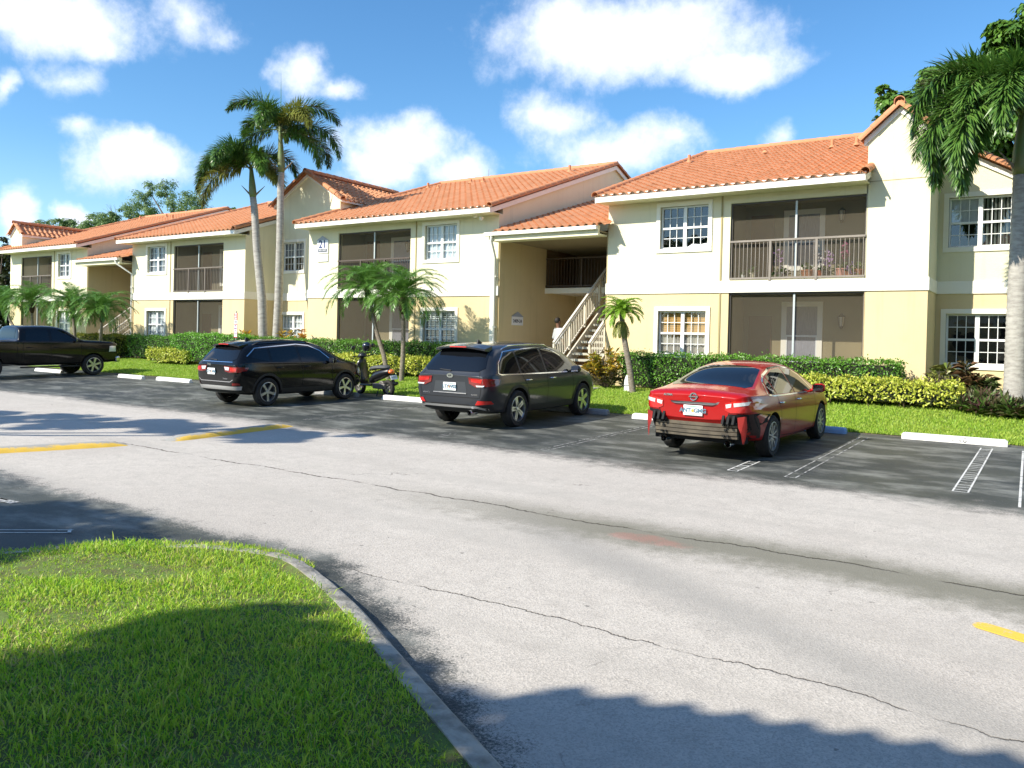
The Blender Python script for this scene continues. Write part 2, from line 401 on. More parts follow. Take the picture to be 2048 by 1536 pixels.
    # cracks
    def crack(y0, wdt, gate, lo, hi):
        d = math_(t, 'ABSOLUTE', math_(t, 'SUBTRACT', Y, add(wob, wob2, y0)))
        k = sstep(t, d, wdt, wdt * .25)
        return mul(mul(k, sstep(t, noise(t, mpx.outputs[0], gate, 3, .6), .33, .5)), mul(sstep(t, X, lo, lo + 1), sstep(t, X, hi + 6, hi)))
    ck = math_(t, 'MAXIMUM', crack(7.04, .026, 1.3, -13, 8), crack(4.42, .012, 2.3, -4.9, 5))
    # branching hairlines
    v2 = N(t, 'ShaderNodeTexVoronoi', feature='DISTANCE_TO_EDGE'); v2.inputs['Scale'].default_value = .42
    vm = N(t, 'ShaderNodeVectorMath', operation='ADD'); L(t, P, vm.inputs[0])
    vn = N(t, 'ShaderNodeTexNoise'); vn.inputs['Scale'].default_value = 2.6; vn.inputs['Detail'].default_value = 6; L(t, P, vn.inputs['Vector'])
    vs = N(t, 'ShaderNodeVectorMath', operation='SCALE'); vs.inputs['Scale'].default_value = .7; L(t, vn.outputs['Color'], vs.inputs[0]); L(t, vs.outputs[0], vm.inputs[1])
    L(t, vm.outputs[0], v2.inputs['Vector'])
    hair = mul(sstep(t, v2.outputs['Distance'], .005, .0012), mul(sstep(t, noise(t, P, .9, 4), .57, .66), .6))
    ck = math_(t, 'MAXIMUM', ck, hair)
    col = mixc(t, mul(ck, .85), col, (.035, .028, .02))
    # oil drips in the stalls, soil washed along the lawn edge
    col = mixc(t, mul(mul(sstep(t, add(Y, mul(m2, .8), mul(c2, .5)), 16.75, 17.0), .8), 1), col, (.16, .12, .085))
    p.inputs['Specular IOR Level'].default_value = .2
    L(t, col, p.inputs['Base Color'])
    ro = math_(t, 'SUBTRACT', .88, mul(sm, .33)); L(t, ro, p.inputs['Roughness'])
    b = N(t, 'ShaderNodeBump'); b.inputs['Strength'].default_value = .35; b.inputs['Distance'].default_value = .006
    h = add(vor.outputs['Distance'], mul(fine, 1.2), mul(ck, -3.0)); L(t, h, b.inputs['Height']); L(t, b.outputs[0], p.inputs['Normal'])
    L(t, p.outputs[0], out.inputs[0]); return m
ASPH = asphalt()
def sheet(name, xs, ys, zf, mt):
    mb = MB(); vs = [(x, y, zf(y)) for y in ys for x in xs]; n = len(xs)
    mb.add(vs, [(j * n + i, j * n + i + 1, (j + 1) * n + i + 1, (j + 1) * n + i) for j in range(len(ys) - 1) for i in range(n - 1)])
    return tag(mb.build(name, mt), kind='structure')
SOIL = mat('lawn_soil', (.11, .17, .03), .95, var=.8, vscale=9, col2=(.09, .065, .03), bump=.5, bscale=30)
LAWNB = mat('lawn_turf', (.16, .27, .025), .95, var=.7, vscale=7, col2=(.12, .14, .03), bump=.6, bscale=60)
EARTH = mat('earth', (.12, .11, .06), .95, var=.8, vscale=.4, col2=(.07, .09, .03))
sheet('ground', [-600, 600], [-600, 1200], lambda y: -.06, EARTH)
sheet('road', [-150, 60], [-40, 11, 17.0], gz, ASPH)
sheet('lawn', [-150, 60], [16.97, 17.6, 20, 60], lambda y: gz(y) + .012, LAWNB)

# near lawn: an island with a curved concrete kerb
EDGE = [(-40, 2.2), (-9, 2.2), (-6.9, 2.45), (-6.527, 2.83), (-6.28, 3.26), (-5.89, 3.644), (-5.38, 3.964), (-4.9, 4.108), (-4.62, 4.08), (-4.297, 3.964), (-3.83, 3.755), (-3.368, 3.513), (-2.863, 3.22), (-2.249, 2.879), (-1.79, 2.624), (-.9, 2.1), (.4, 1.5), (3, .4), (9, -2), (40, -12)]
def smooth_line(pts, n=4):
    P = [Vector((*p, 0)) for p in pts]; out = []
    for i in range(len(P) - 1):
        a = P[max(i - 1, 0)]; b = P[i]; c = P[i + 1]; d = P[min(i + 2, len(P) - 1)]
        for k in range(n):
            u = k / n
            q = .5 * ((2 * b) + (c - a) * u + (2 * a - 5 * b + 4 * c - d) * u * u + (3 * b - a - 3 * c + d) * u ** 3)
            out.append((q.x, q.y))
    out.append((P[-1].x, P[-1].y)); return out
EL = smooth_line(EDGE[2:-3], 4); EL = EDGE[:2] + EL + EDGE[-3:]
def offset(pts, d):
    o = []
    for i, p in enumerate(pts):
        a = Vector(pts[max(i - 1, 0)]); b = Vector(pts[min(i + 1, len(pts) - 1)]); tt = (b - a).normalized()
        o.append((p[0] + tt.y * d, p[1] - tt.x * d))
    return o
IN = offset(EL, .125)
KERB = mat('kerb_concrete', (.44, .41, .36), .92, var=.9, vscale=7, col2=(.17, .16, .135), bump=.6, bscale=35, dirt=.6)
mb = MB(); n = len(EL)
prof = []
for (ox, oy), (ix, iy) in zip(EL, IN):
    ux, uy_ = (ox - ix) / .125, (oy - iy) / .125
    jit = random.uniform(-.006, .006)
    prof += [(ox + ux * .03, oy + uy_ * .03, -.05), (ox + ux * .012 + jit, oy + uy_ * .012, .085), (ox - ux * .025, oy - uy_ * .025, .118 + jit), (ix, iy, .122 + jit), (ix, iy, -.05)]
mb.add(prof, [(i * 5 + j, i * 5 + j + 1, (i + 1) * 5 + j + 1, (i + 1) * 5 + j) for i in range(n - 1) for j in range(4)])
tag(mb.build('kerb', KERB, auto=50), kind='structure')
def zl(x, y): return .118 + .03 * math.sin(x * 1.3 + 1) * math.sin(y * 1.1) + .012 * math.sin(x * 5.1) * math.sin(y * 4.3)
mb = MB(); m_ = 24; vs = []
for (ix, iy) in IN:
    for k in range(m_ + 1):
        y = iy + (-14 - iy) * (k / m_) ** 1.6
        vs.append((ix, y, zl(ix, y) if k else .115))
mb.add(vs, [(i * (m_ + 1) + k, i * (m_ + 1) + k + 1, (i + 1) * (m_ + 1) + k + 1, (i + 1) * (m_ + 1) + k) for i in range(n - 1) for k in range(m_)])
tag(mb.build('lawn', SOIL, smooth=True), kind='structure')

GR1 = mat('grass_blade', (.33, .62, .03), .5, var=1, island=.8, col2=(.62, .68, .10), vscale=1.2, translucent=.45)
GR2 = mat('grass_blade_short', (.25, .46, .028), .55, var=1, island=.75, col2=(.46, .54, .09), vscale=.7, translucent=.4)
INx = np.array([p[0] for p in IN]); INy = np.array([p[1] for p in IN])
def near_grass():
    n0 = 330000
    # denser close to the camera and only on the part of the island the road side looks onto
    x = RNG.uniform(-8.2, 1.2, n0); y = RNG.uniform(-.3, 4.15, n0)
    d = np.hypot(x, y); keep = (y < np.interp(x, INx, INy) + np.where(x < -4.5, .20, .03)) & (d > 1.2) & (RNG.random(n0) < np.clip(1.5 - d / 9.5, .3, 1)) & (x < -.15 * y + .6) & (y > -.42 * x - 2.2)
    x, y = x[keep], y[keep]; n = len(x)
    # clumps: taller coarse tufts among finer turf, thin spots with straw
    cl = np.sin(x * 3.1 + np.sin(y * 2.7) * 2) * np.sin(y * 3.7 + np.sin(x * 1.9) * 2)
    z = .118 + .03 * np.sin(x * 1.3 + 1) * np.sin(y * 1.1) + .012 * np.sin(x * 5.1) * np.sin(y * 4.3) - .01
    ln = RNG.uniform(.018, .050, n) * RNG.choice([.8, 1., 1.25], n) * (1 + .35 * cl) ; big = RNG.random(n) < .02; ln[big] *= 1.7
    st_ = np.sin(x * 1.7 + 2.2 * np.sin(y * 1.3)) * np.sin(y * 2.1 + 1.7 * np.sin(x * .9)) > .62; ln[st_] *= .55
    hole = np.hypot((x + 5.05) / .26, (y - 2.05) / .16) < 1; ln[hole] *= .12
    wd = RNG.uniform(.004, .0088, n); wd[big] *= 1.5
    V, T = blades(np.stack([x, y, z], 1), ln, wd, RNG.uniform(.15, 1.3, n))
    dry = np.sin(x * 2.6 + 1.4 * np.sin(y * 3.3)) * np.sin(y * 2.9 + np.sin(x * 1.1) * 2)
    kind = np.where(RNG.random(n) < .05 + .16 * np.clip(dry, 0, 1), 1, 0); kind[RNG.random(n) < .16] = 2
    return V, T, np.repeat(kind, 3)
STRAW = mat('straw_blade', (.52, .44, .17), .7, var=1, island=.8, col2=(.62, .58, .26), translucent=.3)
GR3 = mat('deep_grass_blade', (.10, .30, .03), .5, var=1, island=.8, col2=(.2, .42, .04), translucent=.4)
V, T, K = near_grass(); tag(np_tris('grass', V, T, [GR1, STRAW, GR3], mi=K), 'lush uneven grass blades covering the near lawn island', 'grass', kind='stuff')
def far_grass():
    n0 = 150000
    x = RNG.uniform(-36, 3.5, n0); y = 16.95 + RNG.random(n0) ** 1.15 * 3.6
    keep = RNG.random(n0) < np.clip(1.25 - np.hypot(x, y) / 55, .3, 1); x, y = x[keep], y[keep]; n = len(x)
    y += .09 * np.sin(x * 2.3) + .05 * np.sin(x * 7.7)
    z = np.interp(y, [11, 17, 20, 30], [0, .108, .47, .47]) + .008
    ln = RNG.uniform(.035, .08, n); V, T = blades(np.stack([x, y, z], 1), ln, RNG.uniform(.010, .022, n), RNG.uniform(.1, 1.1, n)); return V, T
V, T = far_grass(); tag(np_tris('grass', V, T, GR2), 'mown grass strip between the parking stalls and hedges', 'grass', kind='stuff')

# ------------------------------------------------------------------ painted markings, speed humps, wheel stops
def paint_mat(name, col, worn, base):
    m, t = nt(name); out = N(t, 'ShaderNodeOutputMaterial'); p = N(t, 'ShaderNodeBsdfPrincipled'); tc = N(t, 'ShaderNodeTexCoord')
    f = math_(t, 'ADD', noise(t, tc.outputs['Object'], 6, 6, .7), math_(t, 'MULTIPLY', noise(t, tc.outputs['Object'], 40, 4, .7), .5))
    L(t, mixc(t, sstep(t, f, worn, worn + .14), (*col, 1), (*base, 1)), p.inputs['Base Color']); p.inputs['Roughness'].default_value = .75
    b = N(t, 'ShaderNodeBump'); b.inputs['Strength'].default_value = .4; b.inputs['Distance'].default_value = .006; L(t, noise(t, tc.outputs['Object'], 90, 3), b.inputs['Height']); L(t, b.outputs[0], p.inputs['Normal'])
    L(t, p.outputs[0], out.inputs[0]); return m
PWHITE = paint_mat('worn_white_paint', (.62, .62, .60), .80, (.06, .06, .058))
PFAINT = paint_mat('faint_white_paint', (.40, .40, .39), .70, (.045, .046, .045))
PYEL = paint_mat('worn_yellow_paint', (.72, .47, .06), .80, (.45, .42, .36))
def strip(mb, x0, y0, x1, y1, wd, lift=.004):
    d = Vector((x1 - x0, y1 - y0, 0)); l = d.length; d.normalize(); s = Vector((-d.y, d.x, 0)) * wd / 2
    k = max(2, int(l / .5)); vs = []
    for i in range(k + 1):
        p = Vector((x0, y0, 0)) + d * (l * i / k)
        for q in (p - s, p + s): vs.append((q.x, q.y, gz(q.y) + lift))
    mb.add(vs, [(2 * i, 2 * i + 2, 2 * i + 3, 2 * i + 1) for i in range(k)])
def hollow_line(x, y0, y1, wd=.13, mt=PFAINT, ladder=False, dx=0):
    mb = MB()
    for s in (-1, 1): strip(mb, x + s * wd / 2, y0, x + s * wd / 2 + dx, y1, .022)
    strip(mb, x - wd / 2, y0, x + wd / 2, y0, .022, .005)
    if ladder:
        y = y0 + .15
        while y < y1: strip(mb, x - wd / 2 + random.uniform(-.01, .02), y, x + wd / 2, y + random.uniform(-.03, .03), .020 + .012 * random.random(), .006); y += random.uniform(.13, .24)
    tag(mb.build('parking_line', mt), kind='structure')
hollow_line(-.95, 11.5, 16.15, .17, PWHITE, True)
hollow_line(-2.95, 11.15, 16.25, .14); hollow_line(-3.75, 11.15, 12.2, .14, PWHITE, True); hollow_line(-6.85, 11.05, 15.9); hollow_line(-9.2, 11.2, 11.7)
hollow_line(-12.9, 11.4, 15.8); hollow_line(-18.6, 11.5, 15.7); hollow_line(-21.4, 11.7, 15.7); hollow_line(-24.6, 11.8, 15.6); hollow_line(-27.2, 12, 15.6)
mb = MB(); strip(mb, -.30, 10.9, -.42, 16.2, .03); tag(mb.build('parking_line', PWHITE), kind='structure')
mb = MB(); strip(mb, -10.6, 3.75, -8.95, 3.95, .035); strip(mb, -9.1, 3.9, -8.75, 3.93, .10); tag(mb.build('parking_line', PFAINT), kind='structure')
mb = MB(); strip(mb, -8.05, 3.02, -7.2, 3.72, .02); strip(mb, -7.98, 2.95, -7.12, 3.66, .02); strip(mb, -7.25, 3.72, -7.12, 3.64, .03); tag(mb.build('parking_line', PWHITE), kind='structure')
# yellow centre mark on the right
mb = MB(); vs = []; a = Vector((-.40, 6.07, 0)); d = Vector((2.2, -.95, 0)).normalized(); s = Vector((-d.y, d.x, 0))
ol = [a + d * (.07 - .07 * math.cos(R(q))) * 1 + s * (.072 * math.sin(R(q))) for q in range(-90, 91, 18)] + [a + d * 9 + s * .072, a + d * 9 - s * .072]
mb.poly([(p.x, p.y, .004) for p in ol], (0, 0, .004)); tag(mb.build('road_marking', PYEL), kind='structure')

HUMP = None
def hump_mat():
    m, t = nt('speed_hump'); out = N(t, 'ShaderNodeOutputMaterial'); p = N(t, 'ShaderNodeBsdfPrincipled'); tc = N(t, 'ShaderNodeTexCoord')
    x3 = N(t, 'ShaderNodeSeparateXYZ'); L(t, tc.outputs['Object'], x3.inputs[0])
    nz = math_(t, 'ADD', math_(t, 'MULTIPLY', noise(t, tc.outputs['Object'], 3.5, 7, .7), .5), math_(t, 'MULTIPLY', noise(t, tc.outputs['Object'], 40, 3, .7), .22))
    f = sstep(t, math_(t, 'ADD', x3.outputs[0], math_(t, 'MULTIPLY', math_(t, 'SUBTRACT', nz, .36), .9)), .06, .15)
    c = mixc(t, noise(t, tc.outputs['Object'], 30, 5, .7), (.40, .39, .36), (.24, .235, .22))
    L(t, mixc(t, f, c, (.68, .44, .06)), p.inputs['Base Color']); p.inputs['Roughness'].default_value = .85
    b = N(t, 'ShaderNodeBump'); b.inputs['Strength'].default_value = .6; b.inputs['Distance'].default_value = .01; L(t, noise(t, tc.outputs['Object'], 60, 5, .7), b.inputs['Height']); L(t, b.outputs[0], p.inputs['Normal'])
    L(t, p.outputs[0], out.inputs[0]); return m
HM = hump_mat()
def hump(x0, y0, x1, y1, label):
    o = Vector((x0, y0, 0)); d = Vector((x1 - x0, y1 - y0, 0)); l = d.length; mb = MB(); k = 28; q = 9; vs = []
    for i in range(k + 1):
        y = l * i / k; e = min(1, min(y, l - y) / .35 + .03)
        for j in range(q):
            u = j / (q - 1); xx = (-.22 + .44 * u) * (.8 + .2 * e)
            zz = .075 * math.sin(math.pi * u) ** .6 * e ** .7 + random.uniform(-.003, .003) - .004
            if j == q - 1: zz = -.01
            vs.append((xx + random.uniform(-.008, .008), y, zz))
    mb.add(vs, [(i * q + j, i * q + j + 1, (i + 1) * q + j + 1, (i + 1) * q + j) for i in range(k) for j in range(q - 1)])
    ob = mb.build('speed_hump', HM, smooth=True); ob.location = o; ob.rotation_euler.z = math.atan2(-d.x, d.y)
    tag(ob, label, 'speed hump', 'speed humps across the road')
hump(-12.75, 4.7, -12.0, 7.0, 'worn yellow speed hump nearest the left picture edge, grey on its crest')
hump(-11.95, 7.65, -12.35, 10.5, 'yellow edged speed hump half in tree shade, pointing towards the parking stalls')

STOPW = mat('whitewashed_concrete', (.80, .79, .76), .85, var=.5, vscale=8, col2=(.62, .60, .57), bump=.4, bscale=50, dirt=.6)
STOPB = mat('blue_painted_concrete', (.32, .50, .74), .8, var=.5, vscale=8, col2=(.42, .55, .70), bump=.4, bscale=50, dirt=.3)  # concrete coloured light blue all over, slightly mottled
STOPG = mat('bare_concrete_stop', (.33, .32, .31), .9, var=.6, vscale=6, col2=(.22, .21, .2), bump=.4, bscale=50, dirt=.4)
INK = mat('black_stencil_paint', (.05, .05, .055), .8, var=.6, vscale=50, col2=(.3, .3, .3))
SEG = {'0': 'abcdef', '1': 'bc', '2': 'abged', '3': 'abgcd', '4': 'fgbc', '5': 'afgcd', '6': 'afgecd', '7': 'abc', '8': 'abcdefg', '9': 'abcdfg'}
def digits(mb, txt, o, ux, uz, h, gap=.5, st=.14):
    """stencil digits drawn as bars on a plane (o = lower left, ux/uz = unit axes)"""
    o = Vector(o); ux = Vector(ux); uz = Vector(uz); wdt = h * .52; nrm = ux.cross(uz)
    for i, ch in enumerate(txt):
        b = o + ux * (i * (wdt + h * gap)); g = h * .06
        S = dict(a=((0, 1), (1, 1)), b=((1, .5), (1, 1)), c=((1, 0), (1, .5)), d=((0, 0), (1, 0)), e=((0, 0), (0, .5)), f=((0, .5), (0, 1)), g=((0, .5), (1, .5)))
        for k in SEG.get(ch, ''):
            (x0, z0), (x1, z1) = S[k]
            if ch == '1': x0 = x1 = .5
            p = b + ux * (x0 * wdt) + uz * (z0 * h); q = b + ux * (x1 * wdt) + uz * (z1 * h); dd = (q - p).normalized() * g
            mb.bar(p + dd * .6, q - dd * .6, h * st, .004, up=nrm)
def wheel_stop(x0, x1, y, mt, label, text=None, rz=0):
    xc = (x0 + x1) / 2; l = x1 - x0; root = thing('wheel_stop', label, 'wheel stop', (xc, y, gz(y)), rz, 'concrete wheel stops heading the stalls')
    mb = MB(); pr_ = [(-.085, 0), (-.075, .07), (-.05, .115), (.05, .12), (.08, .07), (.085, 0)]
    k = len(pr_); vs = []
    for i, x in enumerate((-l / 2, -l / 2 + .04, l / 2 - .04, l / 2)):
        for a, b in pr_: vs.append((x, a * (1 if i in (1, 2) else .85), b * (1 if i in (1, 2) else .8)))
    mb.add(vs, [(i * k + j, i * k + j + 1, (i + 1) * k + j + 1, (i + 1) * k + j) for i in range(3) for j in range(k - 1)] + [tuple(range(k)), tuple(range(4 * k - 1, 3 * k - 1, -1))])
    mb.build('block', mt, root, bevel=.008)
    if text:
        mb = MB(); digits(mb, text, (-.02, -.0875, .028), (1, 0, 0), (.0, .35, .94), .075, .75, .18); mb.build('stencilled_number', INK, root)
    return root
wheel_stop(-2.36, -.66, 16.64, STOPW, 'long white wheel stop stencilled 140 in the empty stall', '140', .02)
wheel_stop(-4.75, -3.34, 16.62, STOPB, 'light blue painted wheel stop in front of the damaged red sedan')
wheel_stop(-7.75, -6.1, 16.3, STOPW, 'white wheel stop half hidden behind the left rear of the red sedan', None, .03)
wheel_stop(-10.4, -8.5, 16.55, STOPG, 'bare grey wheel stop under the nose of the dark grey crossover')
wheel_stop(-14.95, -13.2, 15.95, STOPW, 'white wheel stop below the black motor scooter', '44', .03)
wheel_stop(-17.6, -15.95, 15.95, STOPG, 'dull grey wheel stop at the front wheels of the black compact crossover')
wheel_stop(-25.5, -23.6, 15.95, STOPW, 'white wheel stop nearest the black compact crossover on its left')
wheel_stop(-27.7, -26.2, 15.85, STOPW, 'white wheel stop nearest the nose of the black pickup')
wheel_stop(-33.2, -31.2, 15.6, STOPW, 'white wheel stop seen under the body of the black pickup')
# ------------------------------------------------------------------ buildings
YF = 21.5                       # facade plane
ZB0, ZB1 = 3.215, 3.52          # storey band
EAVE_Y, EAVE_Z, SLOPE = 20.88, 6.04, .345
RIDGE_Y = 29.6; RIDGE_Z = EAVE_Z + SLOPE * (RIDGE_Y - EAVE_Y)
def roofz(y): return EAVE_Z + SLOPE * (y - EAVE_Y)

def holed_wall(mb, a0, a1, z0, z1, holes, pos, thick, axis='x', mi=0):
    """wall sheet with thickness and real openings; axis 'x': runs along x at y=pos..pos+thick; 'y': runs along y at x=pos..pos+thick"""
    A = sorted({a0, a1, *[h[0] for h in holes], *[h[1] for h in holes]}); Z = sorted({z0, z1, *[h[2] for h in holes], *[h[3] for h in holes]})
    A = [a for a in A if a0 <= a <= a1]; Z = [z for z in Z if z0 <= z <= z1]
    def solid(i, j):
        if not (0 <= i < len(A) - 1 and 0 <= j < len(Z) - 1): return False
        c, d = (A[i] + A[i + 1]) / 2, (Z[j] + Z[j + 1]) / 2
        return not any(h[0] < c < h[1] and h[2] < d < h[3] for h in holes)
    def pt(a, t_, z): return (a, pos + t_, z) if axis == 'x' else (pos + t_, a, z)
    for i in range(len(A) - 1):
        for j in range(len(Z) - 1):
            if not solid(i, j): continue
            p, q, r, s = A[i], A[i + 1], Z[j], Z[j + 1]
            for t_ in (0, thick): mb.quad(pt(p, t_, r), pt(q, t_, r), pt(q, t_, s), pt(p, t_, s), mi)
            if not solid(i - 1, j): mb.quad(pt(p, 0, r), pt(p, thick, r), pt(p, thick, s), pt(p, 0, s), mi)
            if not solid(i + 1, j): mb.quad(pt(q, 0, r), pt(q, thick, r), pt(q, thick, s), pt(q, 0, s), mi)
            if not solid(i, j - 1): mb.quad(pt(p, 0, r), pt(q, 0, r), pt(q, thick, r), pt(p, thick, r), mi)
            if not solid(i, j + 1): mb.quad(pt(p, 0, s), pt(q, 0, s), pt(q, thick, s), pt(p, thick, s), mi)

def tiled(O, U, S, lu, ls, tw=.275, cs=.37, amp=.046, skirt=True, ph=0.):
    """sheet of barrel tiles: O corner, U along the eave, S up the slope; returns verts, faces and a tone per face"""
    O = np.array(O, float); U = np.array(U, float); S = np.array(S, float); U /= np.linalg.norm(U); S /= np.linalg.norm(S)
    Nn = np.cross(U, S)
    if Nn[2] < 0: Nn = -Nn
    nc = max(1, round(lu / tw)); w_ = lu / nc; k = 8; nr = max(1, int(math.ceil(ls / cs)))
    us = np.linspace(0, lu, nc * k + 1)
    wave = amp * np.where(np.cos(2 * np.pi * us / w_ + ph + np.pi) > 0, np.abs(np.cos(2 * np.pi * us / w_ + ph + np.pi)) ** .75 * 1.0, -.55 * np.abs(np.cos(2 * np.pi * us / w_ + ph + np.pi)) ** .8)
    V = []; Fc = []; tone = []
    cellj = np.array([random.uniform(-.5, .5) for _ in range((nc + 2) * (nr + 1))]).reshape(nr + 1, nc + 2)
    for r in range(nr):
        s0, s1 = r * cs, min((r + 1) * cs + .03, ls + .02)
        j = np.array([cellj[r][min(int(u / w_ + .0), nc + 1)] for u in us]) * .007
        lo = O + us[:, None] * U + (s0 + j * 1.5)[:, None] * S + (wave + .030 + j)[:, None] * Nn
        hi = O + us[:, None] * U + s1 * S + (wave * .93 + .0 + j)[:, None] * Nn
        un = O + us[:, None] * U + (s0 + j * 1.5 + .01)[:, None] * S + (wave + .004 + j)[:, None] * Nn
        b = len(V); m_ = len(us)
        V += [tuple(p) for p in lo] + [tuple(p) for p in hi] + [tuple(p) for p in un]
        for i in range(m_ - 1):
            tn = .5 + cellj[r][min(int(us[i] / w_ + 1e-6), nc)] * .55
            Fc.append((b + i, b + i + 1, b + m_ + i + 1, b + m_ + i)); tone.append(tn)
            Fc.append((b + i, b + 2 * m_ + i, b + 2 * m_ + i + 1, b + i + 1)); tone.append(tn * .8)
    return V, Fc, tone
class RoofMB:
    def __init__(s): s.v = []; s.f = []; s.t = []
    def sheet(s, *a, **k):
        V, Fc, tn = tiled(*a, **k); b = len(s.v); s.v += V; s.f += [tuple(i + b for i in f) for f in Fc]; s.t += tn; return s
    def clip(s, co_, no):
        s.cl = getattr(s, 'cl', []) + [(co_, no)]; return s
    def build(s, name, parent):
        o0 = tuple(parent['_o']); me = bpy.data.meshes.new(name)
        me.from_pydata([(p[0] - o0[0], p[1] - o0[1], p[2] - o0[2]) for p in s.v], [], s.f); me.materials.append(TILE)
        at = me.attributes.new('tone', 'FLOAT', 'FACE'); at.data.foreach_set('value', s.t)
        bm = bmesh.new(); bm.from_mesh(me)
        for co_, no in getattr(s, 'cl', []):
            bmesh.ops.bisect_plane(bm, geom=bm.verts[:] + bm.edges[:] + bm.faces[:], plane_co=[co_[i] - o0[i] for i in range(3)], plane_no=no, clear_outer=True)
        bm.to_mesh(me); bm.free(); me.polygons.foreach_set('use_smooth', [True] * len(me.polygons)); me.set_sharp_from_angle(angle=R(55)); me.update()
        o = bpy.data.objects.new(name, me); COL.objects.link(o); o.parent = parent; o['_o'] = o0; return o
def cap_tiles(name, a, b, parent, rad=.105, seg=.42, full=False, flip=False):
    """row of overlapping half round tiles from a up to b"""
    a = Vector(a); b = Vector(b); d = b - a; n = max(1, round(d.length / seg)); mb = MB()
    dn = d.normalized(); side = dn.cross(Vector((0, 0, 1))).normalized(); up = side.cross(dn)
    for i in range(n):
        p = a + d * (i / n) - dn * .02; q = a + d * ((i + 1) / n) + dn * .03; ro = rad * random.uniform(.98, 1.06); ri = rad * .86; vs = []
        th = .016; ang = [R(x) for x in range(-20, 201, 20)]
        for (pt_, rr) in ((p, ro), (q, ri)):
            for r_ in (rr, rr - th):
                for g in ang: vs.append(pt_ + side * math.cos(g) * r_ + up * (math.sin(g) * r_))
        k = len(ang); fs = []
        for j in range(k - 1):
            fs += [(j, j + 1, 2 * k + j + 1, 2 * k + j), (k + j, 3 * k + j, 3 * k + j + 1, k + j + 1), (j, k + j, k + j + 1, j + 1), (2 * k + j, 2 * k + j + 1, 3 * k + j + 1, 3 * k + j)]
        fs += [(0, 2 * k, 3 * k, k), (k - 1, 2 * k - 1, 4 * k - 1, 3 * k - 1)]
        mb.add(vs, fs)
    return mb.build(name, TILE_P, parent, auto=45)
def rafter_board(mb, a, b, h=.16, th=.035, drop=.05):
    """raking trim board below the edge tiles"""
    a = Vector(a); b = Vector(b); z = Vector((0, 0, 1))
    mb.poly([a - z * drop, b - z * drop, b - z * (drop + h), a - z * (drop + h)], (th if abs((b - a).x) < .01 else 0, 0 if abs((b - a).x) < .01 else th, 0))

